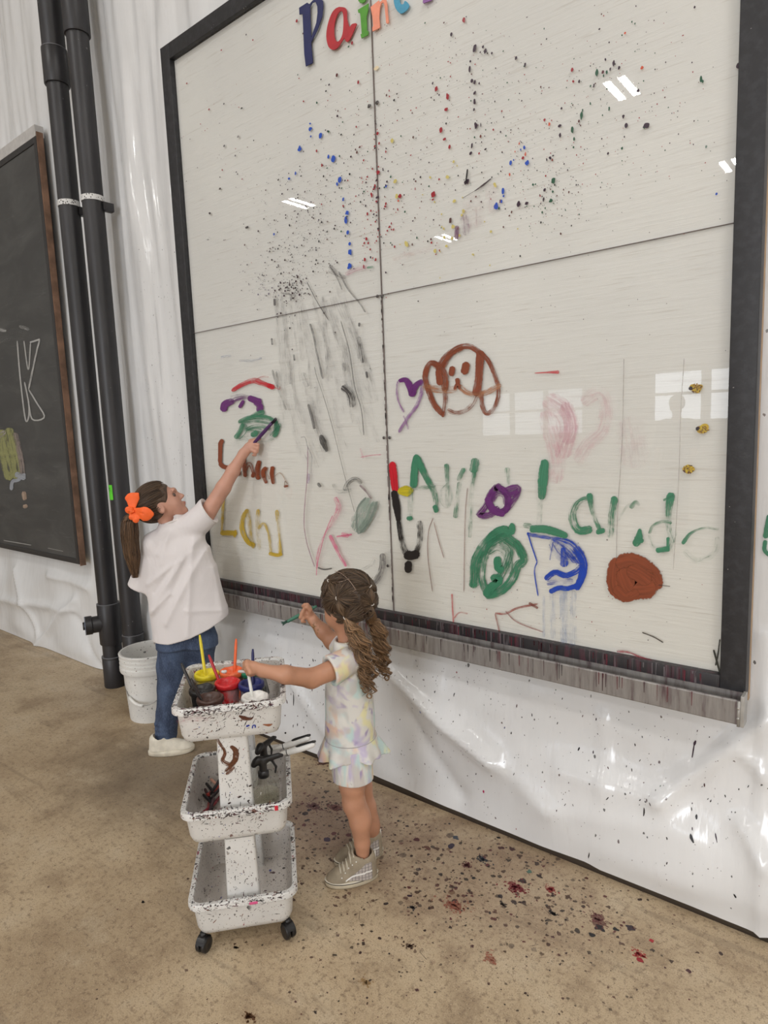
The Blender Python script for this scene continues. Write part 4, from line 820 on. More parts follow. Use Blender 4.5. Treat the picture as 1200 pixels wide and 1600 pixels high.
# ---- drops on the sheet and on the floor
F = Flat()
def sheet_drop(u, v, rx, rz, col, slant=0):
    p = wallpt(u, v); x, z = p[0], p[2]
    pts = []
    for k in range(8):
        a = 2*math.pi*k/8; q = 1+.15*rng.randn(); dx, dz = rx*math.cos(a)*q+slant*rz*math.sin(a), rz*math.sin(a)*q
        pts.append((x+dx, float(sheet_y(x+dx, z+dz))-.0010, z+dz))
    F.poly(pts, col)
def in_sheet(u, v):
    p = wallpt(u, v); return p[2] < .64 and p[2] > .05 and p[0] > -1.3
CS = [BLK, DK, BLK, srgb(50, 40, 44), srgb(70, 36, 44)]
for (cx, cy, sx_, sy_, n, r0, r1) in [(800, 1120, 150, 70, 170, .0008, .0028), (1020, 1180, 90, 90, 80, .0008, .0028), (480, 1080, 40, 60, 150, .001, .005), (660, 1150, 60, 60, 110, .0008, .003), (960, 1280, 100, 60, 60, .0008, .0026), (1120, 1280, 50, 70, 40, .0008, .0028), (700, 1060, 60, 30, 70, .0008, .0025)]:
    for _ in range(n):
        u, v = cx+rng.randn()*sx_, cy+rng.randn()*sy_
        if in_sheet(u, v) and v < 1500 and u < 1300:
            r = (r0+(r1-r0)*rng.rand()**3); sheet_drop(u, v, r*.7, r*rng.uniform(.8, 2.4), CS[rng.randint(5)], rng.randn()*.3)
for (u, v, rx, rz, c, sl) in [(1078, 1180, .0018, .028, DK, .1), (1080, 1170, .0035, .01, DK, .2), (1009, 1265, .0025, .016, BLK, 0), (1084, 1304, .005, .012, BLK, -.4), (1120, 1306, .002, .012, DK, -.3), (1088, 1276, .003, .007, BLK, 0), (1152, 1390, .003, .006, BLK, -.5), (925, 1330, .002, .012, BLK, .2), (900, 1175, .003, .006, BLK, .3), (462, 1092, .003, .03, BLK, .1), (452, 1142, .006, .006, BLK, .5), (661, 1110, .004, .006, DB, 0), (757, 1235, .004, .006, srgb(180, 30, 90), 0), (1198, 912, .003, .006, DB, 0)]:
    sheet_drop(u, v, rx, rz, c, sl)
for _ in range(110):     # left of the board
    u, v = rng.uniform(205, 300), rng.uniform(380, 760); p = wallpt(u, v)
    if p[0] < -1.29: r = .001+.0016*rng.rand()**2; sheet_drop(u, v, r, r*1.2, srgb(80, 76, 78))
o = F.build('paint_drops', M_DROP, bpy.data.objects['wall_back']); props(o, kind='stuff')
figure('painted_mark', 'green stroke on the sheeting right of the frame', [(TP, GRN, [7, 9, 7], .1, 1, [(1199, 808), (1196, 830), (1193, 842)]), (TP, GRN, [6, 6], .1, 1, [(1193, 848), (1192, 862), (1199, 870)])], bpy.data.objects['wall_back'],
       lambda u, v, l: (wallpt(u, v, .03)[0], float(sheet_y(wallpt(u, v, .03)[0], wallpt(u, v, .03)[2]))-.004-.0001*l, wallpt(u, v, .03)[2]))
F = Flat()
CF = [srgb(58, 38, 40), srgb(48, 40, 42), srgb(98, 50, 50), srgb(84, 60, 48), srgb(84, 48, 52), srgb(70, 60, 52)]
def fdrop(u, v, r, col, op=.9, k=8, asp=1):
    p = floorpt(u, v)
    if p[1] > -.03: return
    F.dot((p[0], p[1], .0004+rng.rand()*.0004), (1, 0, 0), (0, 1, 0), r*asp, r, col, k, .22, op)
for (cx, cy, sx_, sy_, n, r0, r1) in [(770, 1370, 110, 50, 460, .0008, .0085), (930, 1440, 80, 40, 170, .0008, .007), (520, 1240, 45, 60, 520, .0010, .008), (620, 1440, 130, 70, 260, .0008, .006), (820, 1470, 170, 70, 260, .0008, .005), (480, 1330, 40, 60, 140, .0008, .006), (250, 1300, 160, 150, 200, .0006, .0028), (700, 1550, 300, 60, 240, .0006, .0034), (600, 1300, 90, 50, 320, .0008, .006)]:
    for _ in range(n):
        r = r0+(r1-r0)*rng.rand()**3.2; fdrop(cx+rng.randn()*sx_, cy+rng.randn()*sy_, r, CF[rng.randint(6)], rng.uniform(.45, .9), 8, rng.uniform(.8, 1.3))
def spray(u, v, R, n, col, dens=.45):
    p = floorpt(u, v)
    F.dot((p[0], p[1], .0005), (1, 0, 0), (0, 1, 0), R*.55, R*.4, col, 16, .25, .55)
    for _ in range(n):
        a = rng.rand()*6.28; q = R*abs(rng.randn())*.6; F.dot((p[0]+q*math.cos(a), p[1]+q*math.sin(a)*.7, .0009), (1, 0, 0), (0, 1, 0), rng.uniform(.001, .005), rng.uniform(.001, .004), col, 7, .3, .85)
spray(805, 1386, .045, 130, srgb(130, 30, 44)); spray(755, 1343, .028, 60, srgb(50, 58, 70)); spray(730, 1352, .022, 50, srgb(96, 36, 46)); spray(860, 1390, .03, 40, srgb(150, 40, 44)); spray(710, 1415, .045, 90, srgb(150, 84, 66)); spray(645, 1418, .014, 30, srgb(54, 54, 60))
spray(785, 1413, .012, 30, srgb(60, 50, 46)); spray(865, 1428, .014, 30, BLK); spray(935, 1438, .05, 60, srgb(110, 60, 60)); spray(998, 1491, .02, 40, srgb(170, 40, 44)); spray(536, 1210, .02, 40, srgb(60, 60, 66)); spray(490, 1260, .05, 80, srgb(104, 60, 62)); spray(524, 1262, .05, 80, srgb(110, 62, 60)); spray(640, 1478, .02, 30, srgb(74, 50, 40)); spray(388, 1588, .018, 40, srgb(96, 60, 30))
spray(368, 1481, .008, 12, srgb(40, 36, 36)); spray(767, 1500, .03, 20, srgb(160, 100, 80)); spray(572, 1535, .02, 30, srgb(160, 130, 90)); spray(224, 1410, .008, 8, BLK); spray(505, 1190, .06, 90, srgb(96, 62, 62))
for (u, v, r, c) in [(705, 1322, .012, srgb(46, 34, 56)), (651, 1312, .010, srgb(80, 34, 38)), (668, 1325, .010, srgb(96, 60, 50)), (712, 1309, .010, srgb(50, 60, 74)), (783, 1325, .009, srgb(70, 34, 34)), (800, 1327, .009, srgb(70, 34, 34)), (779, 1309, .006, BLK), (827, 1362, .008, srgb(80, 110, 96)), (843, 1369, .008, srgb(50, 36, 32)), (1012, 1385, .009, BLK), (1018, 1470, .006, srgb(170, 40, 50)), (740, 1372, .006, BLK), (511, 1312, .012, srgb(60, 40, 64)), (985, 1450, .011, srgb(50, 36, 44)), (937, 1450, .012, BLK), (962, 1452, .007, BLK), (925, 1461, .008, BLK), (1000, 1500, .008, DR), (640, 1400, .006, DK)]:
    fdrop(u, v, r, c, .95, 12, 1.2)
for k in range(60):   # hair-thin flicks
    u, v = 760+rng.randn()*160, 1400+rng.randn()*60; p = floorpt(u, v)
    if p[1] > -.05: continue
    a = rng.rand()*3.14; L = rng.uniform(.01, .04); d = np.array([math.cos(a), math.sin(a)]); n_ = np.array([-d[1], d[0]])*.0008
    q = p[:2]; F.poly([(*(q-n_), .0007), (*(q+n_), .0007), (*(q+d*L+n_*.4), .0007), (*(q+d*L-n_*.4), .0007)], CF[rng.randint(6)], .8)
props(F.build('paint_splatter', M_DROP, floor), kind='stuff')

# ================================================================ chalkboard at the left
cb = empty('chalkboard', (-3.8, -.01, .7), 0, 'large black chalkboard with a chalk letter K and a yellow green chalk patch', 'chalkboard')
def slate():
    m = NM('chalkboard_black'); co = m.coord(); n = m.noise(3, 5, .65, m.mapping(scale=(.6, 1, 1.6), src=co), dist=.8)
    c = m.mix(m.smooth(n, .35, .75), srgb(62, 62, 62), srgb(80, 80, 79)); s_ = m.noise(12, 4, .6, m.mapping(scale=(.3, 1, 3), rot=(0, .3, 0), src=co), dist=.5)
    c = m.mix(m.math('MULTIPLY', m.smooth(s_, .6, .72), .2), c, srgb(120, 120, 118)); m.set(color=c, rough=.55); return m.m
mb = MB(); mb.box((-1.2, -.006, .03), (1.17, .012, 2.60)); mb.build('writing_surface', slate(), cb, smooth=False)
mb = MB()
for b in ((1.165, 1.198, 0, 2.635), (-1.2, -1.17, 0, 2.635)): mb.box((b[0], -.012, b[2]), (b[1], .02, b[3]), bevel=.002)
mb.box((-1.17, -.012, 0), (1.165, .02, .035), bevel=.002); mb.box((-1.17, -.012, 2.60), (1.165, .02, 2.635), bevel=.002); mb.build('border', simple('black_border', srgb(46, 45, 46), .5), cb)
mb = MB(); pr = [(1.199, 0)]
mb.box((1.199, -.008, -.01), (1.206, .03, 2.66))
mb.build('wood_edge', simple('rough_brown_edge', srgb(120, 92, 74), .8, .35, 9), cb, smooth=False)
mb = MB(); mb.box((-1.2, -.012, 2.636), (1.198, .04, 2.70)); mb.build('top_cover', simple('clear_tape', srgb(190, 188, 186), .3), cb, smooth=False)
CH = srgb(186, 186, 184)
TB = (0, 420, 3.335)
def cfn(u, v, l):
    p = wallpt(u, v, -.018); return (p[0]+3.8, -.0085-.0001*l, p[2]-.7)
figure('chalk_letter', 'white chalk outline of a K', [(TB, CH, 7, .1, .85, [(90, 375), (105, 560), (132, 780), (150, 770), (150, 700), (128, 590)]), (TB, CH, 6, .1, .8, [(125, 375), (148, 525), (160, 385)]), (TB, CH, 8, .1, .9, [(158, 383), (207, 368)]), (TB, CH, 8, .2, .85, [(207, 370), (185, 460), (150, 628)]), (TB, CH, 7, .1, .85, [(150, 628), (190, 695), (232, 772), (170, 785), (150, 700)]),
    (TB, CH, 16, .5, .6, [(105, 300), (150, 315)]), (TB, CH, 16, .4, .7, [(0, 318), (30, 322)]), (TB, srgb(130, 130, 128), 14, .6, .5, [(0, 385), (60, 365), (120, 365)]), (TB, srgb(130, 130, 128), 40, .8, .4, [(0, 350), (100, 330), (200, 350)]), (TB, CH, 4, .1, .7, [(20, 1415), (165, 1440)]), (TB, CH, 3, .1, .6, [(250, 1455), (330, 1472)])], cb, cfn)
figure('chalk_drawing', 'yellow green chalk patch', [(TB, srgb(158, 160, 100), 46, .25, .8, [(10, 850), (20, 960), (50, 1090)]), (TB, srgb(158, 160, 100), 46, .25, .8, [(45, 840), (70, 950), (90, 1085)]), (TB, srgb(150, 136, 130), 26, .3, .8, [(80, 860), (105, 970), (120, 1085)]), (TB, srgb(160, 166, 176), 16, .1, .9, [(60, 1150), (65, 1110), (95, 1100), (130, 1070)]), (TB, srgb(160, 166, 176), 26, .2, .9, [(85, 1070), (128, 1090)]), (TB, srgb(184, 160, 140), 22, .3, .85, [(125, 1165), (130, 1200)]), (TB, srgb(184, 160, 140), 18, .3, .85, [(125, 1240), (140, 1235)]), (TB, srgb(190, 180, 185), 20, .4, .7, [(0, 870), (25, 850)])], cb, cfn)

# ================================================================ black pipes
def pipe_mat():
    m = NM('black_pipe_plastic'); co = m.coord(); n = m.noise(12, 4, .6, m.mapping(scale=(1, 1, .15), src=co))
    c = m.mix(m.smooth(n, .35, .7), srgb(34, 33, 35), srgb(50, 49, 52)); mk, rv = m.splat(55, .25, .08, src=co); c = m.mix(m.math('MULTIPLY', mk, .5), c, srgb(130, 128, 130))
    m.set(color=c, rough=.42); return m.m
M_PIPE = pipe_mat(); M_EDGE = simple('pale_joint_line', srgb(112, 112, 116), .5); M_STRAP = None
def strap_mat():
    m = NM('perforated_strap'); w = m.new('ShaderNodeTexWave'); w.inputs['Scale'].default_value = 40
    geo = m.coord(); g = m.new('ShaderNodeTexVoronoi'); g.inputs['Scale'].default_value = 90; m.lk(m.mapping(scale=(1, 1, .9), src=geo), g.inputs['Vector'])
    c = m.mix(m.smooth(g.outputs['Distance'], .28, .34), srgb(60, 58, 58), srgb(215, 215, 214)); m.set(color=c, rough=.4); return m.m
M_STRAP = strap_mat()
def pipe(x, y, label, collars, strapz, zt, cleanout=False, zb=0.0):
    e = empty('drain_pipe', (x, y, zb), 0, label, 'pipe'); R = .056
    mb = MB(); mb.lathe([(0, .0), (R, .0), (R, zt-zb), (0, zt-zb)], 40); mb.build('pipe', M_PIPE, e, angle=40)
    for (z0, z1, dr) in collars:
        mb = MB(); r = R+dr; mb.lathe([(R, z0-zb), (r-.002, z0-zb), (r, z0-zb+.004), (r, z1-zb-.004), (r-.002, z1-zb), (R, z1-zb)], 40); c = mb.build('coupling', M_PIPE, e, angle=40)
        mb = MB(); mb.lathe([(R, z1-zb), (r-.0005, z1-zb), (r-.0005, z1-zb+.003), (R, z1-zb+.003)], 40); mb.build('joint_line', M_EDGE, c, angle=40)
    mb = MB(); mb.lathe([(R+.0005, strapz-zb-.014), (R+.003, strapz-zb-.014), (R+.003, strapz-zb+.014), (R+.0005, strapz-zb+.014)], 40)
    mb.build('strap', M_STRAP, e, angle=40)
    mb = MB(); mb.box((.025, R-.03, strapz-zb-.06), (.062, R+.03, strapz-zb-.016), bevel=.003); mb.build('bracket', M_PIPE, e, angle=40)
    if cleanout:
        z = .40; d = Vector((-.42, -.9, 0)).normalized(); up = Vector((0, 0, 1)); sd = d.cross(up)
        Mx = Matrix((sd, up, d)).transposed()
        mb = MB(); mb.lathe([(.050, .03), (.050, .095), (.056, .10), (.056, .135), (.048, .135), (.048, .12), (0, .12)], 32, (0, 0, z), M=Mx); h = mb.build('cleanout', M_PIPE, e, angle=40)
        mb = MB(); mb.lathe([(.049, .1355), (.056, .1355), (.056, .139), (.049, .139)], 32, (0, 0, z), M=Mx); mb.build('rim', simple('blue_grey_rim', srgb(120, 130, 150), .4), h)
        mb = MB(); mb.lathe([(.045, .12), (.045, .128), (.026, .13), (.024, .15), (0, .15)], 8, (0, 0, z), M=Mx); mb.build('plug', M_PIPE, h, smooth=False)
        mb = MB(); mb.lathe([(R+.001, 0), (R+.001, .045), (R-.001, .046)], 40); props(mb.build('torn_wrap', simple('grey_torn_wrap', srgb(150, 146, 140), .6), e, angle=40), 'pale torn wrap at the foot')
    return e
pipe(-2.15, -.085, 'black drain pipe with a round cleanout plug near the floor, beside the chalkboard', [(.18, .19, .010), (.0, .18, .008), (.27, .52, .010), (3.44, 3.62, .010), (3.62, 6.3, .004)], 2.82, 6.4, True)
pipe(-1.93, -.063, 'black drain pipe without a cleanout, running down behind the white bucket', [(.18, .36, .006), (3.62, 3.95, .010)], 2.80, 6.4)
# green sticker on the second pipe
st = empty('sticker', (-1.90, -.128, 1.20), 0, 'small bright green sticker on the right hand black pipe', 'sticker')
mb = MB(); rows = []
for a in np.linspace(-.55, .35, 8): rows.append([(-.03+math.sin(a)*.0575, .065-math.cos(a)*.0575, z) for z in (-.035, .05)])
mb.grid(rows); mb.build('paper', simple('lime_paper', srgb(92, 206, 48), .5), st)
mb = MB(); q = [(-.03+math.sin(a)*.064-.0, .065-math.cos(a)*.0641) for a in np.linspace(-.3, .1, 8)]
mb.tube([(math.sin(a*.0+t)*.0-.03+math.sin(-.1+.10*math.cos(t))*.0582, .065-math.cos(-.1+.10*math.cos(t))*.0582, .012+.008*math.sin(t)+.012) for t in np.linspace(.5, 5.8, 12)], .0008, 4); mb.build('symbol', simple('sticker_ink', srgb(30, 90, 30), .5), st)
# ================================================================ white bucket
def white_plastic(name, dens=.12, col=srgb(216, 215, 212), extra=True, rough=.35):
    m = NM(name); co = m.coord(); n = m.noise(8, 4, .6, co); c = m.mix(m.smooth(n, .4, .75), col, tuple(x*.9 for x in col))
    for i, (s_, size, st) in enumerate(((60, .40, (1, 1, 1)), (150, .42, (1, 1, .8)), (75, .30, (1, .35, 1)), (70, .28, (.8, 1, .3)), (260, .42, (1, 1, 1)))):
        mk, rv = m.splat(s_, size, dens, st, (i*3.1, 0, 0), src=co)
        pat = m.smooth(m.noise(9+4*i, 2, .5, m.mapping(loc=(i*5.1, 2, 1), src=co)), .42, .58) if (i < 4 and dens < .5) else 1.0
        mk = m.math('MULTIPLY', mk, pat)
        c = m.mix(m.math('MULTIPLY', mk, .88), c, m.ramp(rv, [(0, srgb(25, 20, 24)), (.3, srgb(70, 28, 44)), (.5, srgb(40, 28, 24)), (.62, srgb(110, 66, 50)), (.72, srgb(26, 24, 30)), (.9, srgb(150, 40, 70)), (.94, srgb(30, 50, 140)), (.97, srgb(40, 30, 30))], 'CONSTANT'))
    if extra:
        sm = m.noise(5, 5, .7, m.mapping(scale=(1, 1, .6), loc=(4, 2, 1), src=co), dist=.5); c = m.mix(m.math('MULTIPLY', m.smooth(sm, .58, .75), .25), c, srgb(196, 150, 150))
    m.set(color=c, rough=rough); return m.m
M_CART = white_plastic('spattered_white_plastic', .24); M_RIM = white_plastic('heavily_spattered_rim', .68); M_TRAYIN = white_plastic('tray_floor_plastic', .42, srgb(206, 200, 194)); M_BUCK = white_plastic('bucket_plastic', .10, srgb(224, 223, 219), False)
bk = empty('bucket', (-1.573, -.172, 0), 0, 'white plastic bucket with a wire handle standing by the black pipes', 'bucket')
R0, R1, H = .127, .147, .365
rr = lambda z: R0+(R1-R0)*z/H
prof = [(0, .004), (R0-.004, .004), (R0, 0), (R0+.001, .006), (rr(.27), .268), (.156, .270), (.158, .276), (.158, .296), (.155, .298), (.151, .300), (.151, .312), (.157, .314), (.157, .320), (.151, .322), (.151, .334), (.157, .336), (.157, .342), (.151, .344), (.152, .356), (.158, .358), (.159, .366), (.155, .370), (.146, .370), (.145, .36), (R0-.006, .012), (0, .012)]
mb = MB(); mb.lathe(prof, 56); mb.build('body', M_BUCK, bk, angle=35)
M_WIRE = simple('handle_wire', srgb(150, 148, 145), .35, Metallic=.7)
hd = []; ea = math.radians(200)
ea0 = Vector((math.cos(ea), math.sin(ea), 0))*.162; pd = Vector((math.sin(ea), -math.cos(ea), 0))*-1
pd = Vector((.62, -.78, 0))
for t in np.linspace(0, math.pi, 26):
    hd.append(ea0*math.cos(t)+pd*.172*math.sin(t)+Vector((0, 0, .285-.165*math.sin(t))))
mb = MB(); mb.tube(hd, .0022, 8); h_ = mb.build('handle', M_WIRE, bk)
mb = MB(); mb.tube(hd[8:14], .008, 12); mb.build('grip', simple('white_grip', srgb(225, 224, 220), .4), h_)
for s in (1, -1):
    c = ea0*s; mb = MB(); mb.tube([c*.93+Vector((0, 0, .285)), c*1.03+Vector((0, 0, .285))], .016, 14); mb.build('handle_boss', M_BUCK, bk)

# ================================================================ three tier cart
CX, CY, CA = .012, -.815, .845
CW, CL, INS = .318, .366, .027
cart = empty('utility_cart', (CX, CY, 0), CA, 'three tier white rolling cart thickly flecked with paint', 'cart')
def rrect(w, l, r, z, n=6):
    out = []
    for cx_, cy_, a0 in ((w/2-r, l/2-r, 0), (-w/2+r, l/2-r, 90), (-w/2+r, -l/2+r, 180), (w/2-r, -l/2+r, 270)):
        for k in range(n+1):
            a = math.radians(a0+90*k/n); out.append((cx_+r*math.cos(a), cy_+r*math.sin(a), z))
    return out
TIERS = [(.170, .112, 'bottom'), (.452, .105, 'middle'), (.764, .110, 'top')]
for zr, h, nm in TIERS:
    zb = zr-h; mb = MB()
    mb.grid([rrect(CW-2*.012, CL-2*.012, .032, zr-.012), rrect(CW-.012-INS, CL-.012-INS, .032, zb+.02), rrect(CW-.012-INS-.012, CL-.012-INS-.012, .03, zb+.004), rrect(CW-.012-INS-.03, CL-.03-INS-.01, .02, zb)], close_v=True)
    mb.bm.faces.new([v for v in mb.bm.verts][-28:][::-1])
    body = mb.build('tray_wall', M_CART, cart, angle=50); props(body, nm+' tray')
    mb = MB(); mb.grid([rrect(CW-2*.015, CL-2*.015, .03, zr-.004), rrect(CW-.018-INS, CL-.018-INS, .03, zb+.022), rrect(CW-.04-INS, CL-.04-INS, .024, zb+.006)], close_v=True)
    mb.bm.faces.new([v for v in mb.bm.verts][-28:]); mb.build('tray_lining', M_TRAYIN, body, angle=50)
    mb = MB(); mb.grid([rrect(CW-2*.016, CL-2*.016, .03, zr-.006), rrect(CW-2*.014, CL-2*.014, .031, zr), rrect(CW-.004, CL-.004, .038, zr+.001), rrect(CW, CL, .040, zr-.003), rrect(CW, CL, .040, zr-.018), rrect(CW-.005, CL-.005, .038, zr-.019), rrect(CW-2*.012, CL-2*.012, .032, zr-.012)], close_v=True)
    mb.build('rim', M_RIM, body, angle=50)
M_POST = white_plastic('column_plastic', .24)
for (z0, z1) in ((.062, .344), (.352, .658)):
    for sy_ in (-1, 1):
        mb = MB(); w0, w1, d = .098, .086, .045; yy = sy_*(CL/2-.055)
        mb.grid([[(p[0]*1, p[1]+yy, z) for p in rrect(w, d, .008, 0, 3)] for z, w in ((z0, w0), (z0+.10, w0-.003), (z1, w1))], close_v=True, cap=True)
        mb.build('column', M_POST, cart, angle=50)
M_BLK = simple('black_plastic', srgb(28, 27, 28), .35)
for sx_ in (-1, 1):
    for sy_ in (-1, 1):
        x, y = sx_*(CW/2-.035), sy_*(CL/2-.035)
        mb = MB(); a = .5*sx_; ca = Vector((math.cos(a+CA*0), math.sin(a), 0))
        n_ = Vector((math.cos(a), math.sin(a), 0)); 
        mb.tube([Vector((x, y, .047)), Vector((x, y, .06))], .009, 12); 
        mb.grid([[Vector((x, y, .0285))+n_*s+Vector((-n_.y, n_.x, 0))*math.cos(t)*.0225+Vector((0, 0, 1))*math.sin(t)*.0225 for t in np.linspace(.2, math.pi-.2, 9)] for s in (-.013, .013)])
        w_ = mb.build('caster', M_BLK, cart)
        for s in (-1, 1):
            mb = MB(); c = Vector((x, y, .0235))+n_*.009*s; Mx = Matrix((Vector((-n_.y, n_.x, 0)), Vector((0, 0, 1)), n_)).transposed()
            mb.lathe([(0, -.007), (.012, -.007), (.021, -.0065), (.0232, -.004), (.0232, .004), (.021, .0065), (.012, .007), (0, .005)], 22, c, M=Mx); mb.build('wheel', M_BLK, w_)
# brown smears on the cart
def cart_front(x, z, lift, yoff=0):      # on the front face
    ang = CA; ly = yoff; return (x, ly, z)
F = Flat()
fy = -(CL/2-.05-.0225-.0001)
pf = lambda yv: (lambda u, v, l: (u/1000, yv-.0004-.0001*l, v/1000))
ycol = -(CL/2-.055)-.0226
F.ribbon([(-48, 668), (-34, 640), (-22, 612), (-30, 588), (-10, 575), (6, 590)], [9, 7, 9, 12, 12], pf(ycol), srgb(104, 62, 40), [.4, .2, .3], 1, 30)
F.ribbon([(-4, 628), (8, 612), (4, 585), (-10, 568), (-24, 556)], [8, 16, 12, 8], pf(ycol), srgb(96, 58, 38), [.1, .3], 1, 24)
F.ribbon([(-22, 546), (-10, 556), (-2, 566)], [8, 10], pf(ycol), srgb(110, 70, 50), [.3, .3], 1, 12)
for (x, z, r) in ((42, 500, 4), (10, 470, 5), (-20, 455, 4), (34, 455, 3)): F.ribbon([(x-r, z), (x+r, z+3)], [3, 5, 2], pf(ycol), srgb(50, 34, 32), .1, 1, 8)
props(F.build('paint_smear', M_PAINT, cart), 'brown swirl smear on the upper column')
F = Flat(); yb_ = -(CL/2-.013)+.0005
def tray_y(z): return -(CL-2*.012)/2+(z-752)/-90*-.0  # front wall plane
def pft(u, v, l):
    z = v/1000; t = (.752-z)/.078; return (u/1000, -((CL-.024)/2*(1-t)+((CL-.012-INS)/2)*t)-.0008-.0001*l, z)
F.ribbon([(26, 725), (40, 716), (56, 712), (64, 716)], [4, 12, 8, 3], pft, srgb(88, 50, 36), [.0, .2], 1, 16)
F.ribbon([(90, 690), (106, 686), (116, 688)], [2, 7, 3], pft, srgb(150, 90, 60), [.0, .2], 1, 12)
F.ribbon([(44, 690), (52, 692)], [5, 4], pft, srgb(30, 50, 150), 0, 1, 8); F.ribbon([(60, 682), (62, 690), (68, 690), (68, 683)], 3, pft, srgb(30, 50, 150), 0, 1, 12)
F.ribbon([(-140, 728), (-100, 732), (-60, 722)], [14, 20, 10], pft, srgb(205, 130, 150), .75, .6, 16)
props(F.build('paint_smear', M_PAINT, cart), 'brown and blue dabs on the top tray')
for zz, col in ((.43, srgb(196, 40, 60)),):
    mb = MB(); mb.box((.108, -CL/2-.001, zz+.004), (.118, -CL/2+.0005, zz+.019), bevel=.0004); props(mb.build('paint_smear', simple('red_dab', col, .4), cart), 'red dab on the middle rim')
mb = MB(); mb.box((.018, -CL/2-.001, .152), (.042, -CL/2+.0005, .160), bevel=.0004); props(mb.build('paint_smear', simple('pink_dab', srgb(214, 90, 140), .4), cart), 'pink dab on the bottom rim')

# dried flecks and streaks on rims, fronts and columns
FC = [srgb(24, 20, 24), srgb(24, 20, 24), srgb(66, 26, 40), srgb(92, 30, 50), srgb(58, 36, 28), srgb(120, 76, 56), srgb(40, 30, 34)]
def streaks(F, n, place, dirs, lmax, w):
    for _ in range(n):
        c, e1, e2 = place(); c, e1, e2 = np.array(c, float), np.array(e1, float), np.array(e2, float)
        a = rng.uniform(*dirs); d = e1*math.cos(a)+e2*math.sin(a); q = -e1*math.sin(a)+e2*math.cos(a)
        F.dot(c, d, q, .0008+lmax*rng.rand()**3, w*rng.uniform(.5, 1.6), FC[rng.randint(7)], 8, .25, rng.uniform(.6, 1))
F = Flat()
for zr, h, nm in TIERS:
    k_ = {'top': 1.0, 'middle': .8, 'bottom': .35}[nm]
    def front_rim(): return (rng.uniform(-CW/2+.04, CW/2-.04), -CL/2-.0007, zr-.003-rng.rand()*.014), (1, 0, 0), (0, 0, 1)
    def top_rim():
        s = rng.rand()
        if s < .35: c = (rng.uniform(-CW/2+.03, CW/2-.03), -CL/2+rng.uniform(.003, .013))
        elif s < .65: c = (-CW/2+rng.uniform(.003, .013), rng.uniform(-CL/2+.03, CL/2-.03))
        elif s < .85: c = (CW/2-rng.uniform(.003, .013), rng.uniform(-CL/2+.03, CL/2-.03))
        else: c = (rng.uniform(-CW/2+.03, CW/2-.03), CL/2-rng.uniform(.003, .013))
        return (c[0], c[1], zr+.0016), (1, 0, 0), (0, 1, 0)
    def front_face():
        z = zr-.022-rng.rand()**1.5*(h-.045); t = (zr-.012-z)/(h-.032); return (rng.uniform(-CW/2+.06, CW/2-.06), -((CL-.024)/2*(1-t)+((CL-.012-INS)/2)*t)-.0007, z), (1, 0, 0), (0, 0, 1)
    streaks(F, int(170*k_), front_rim, (-.6, .6), .009, .0011); streaks(F, int(290*k_), top_rim, (0, 3.1), .009, .0015); streaks(F, int(120*k_), front_face, (-.3, 1.2), .008, .0008)
for (z0, z1) in ((.062, .344), (.352, .658)):
    streaks(F, 60, lambda: ((rng.uniform(-.040, .040), ycol-.0006, rng.uniform(z0+.03, z1-.02)), (1, 0, 0), (0, 0, 1)), (.9, 2.0), .008, .0008)
props(F.build('paint_flecks', M_DROP, cart), kind='stuff')

# ---- paint pots
def pot_wall(name, col, alpha=.55):
    m = NM(name); co = m.coord(); n = m.noise(40, 4, .6, m.mapping(scale=(1, 1, .35), src=co)); 
    m.set(color=m.mix(m.smooth(n, .4, .65), tuple(min(1, c*.55+.35) for c in col), col), rough=.2, Alpha=m.math('MULTIPLY_ADD', m.smooth(n, .35, .6), .5, alpha-.05, clamp=True)); return m.m
def paint_pot(loc, col, label, tilt=None, wallcol=None, solid=False, scale=1.0):
    e = empty('paint_pot', loc, 0, label, 'paint pot', None)
    e.scale = (scale,)*3
    if tilt: e.rotation_euler = tilt
    lid = simple('lid_paint', col, .38, .12, 60, .25, 120)
    wc = wallcol or col
    mb = MB(); mb.lathe([(0, 0), (.027, 0), (.029, .002), (.0345, .085), (.0325, .085), (.0275, .004), (0, .004)], 32)
    mb.build('cup', simple('cup_paint', col, .45) if solid else pot_wall('cup_plastic', wc), e, angle=40)
    mb = MB(); mb.lathe([(0, .004), (.0265, .004), (.029, .045), (.0, .047)], 24); mb.build('paint', simple('liquid_paint', wc, .35), e, angle=40)
    prof = [(.0345, .078), (.0375, .078), (.0395, .084), (.0395, .090), (.0385, .0945), (.035, .0965), (.031, .095), (.029, .089), (.024, .083), (.015, .080), (.0135, .076), (.012, .050), (.0105, .050), (.012, .078)]
    rows = []
    for r, z in prof:
        rows.append([(r*math.cos(a)*(1+.012*math.sin(3*a+r*400)), r*math.sin(a)*(1+.012*math.sin(3*a+r*400)), z+.0012*math.sin(5*a+z*300)) for a in np.linspace(0, 2*math.pi, 40, endpoint=False)])
    mb = MB(); mb.grid(rows, close_v=True); mb.build('lid', lid, e)
    return e
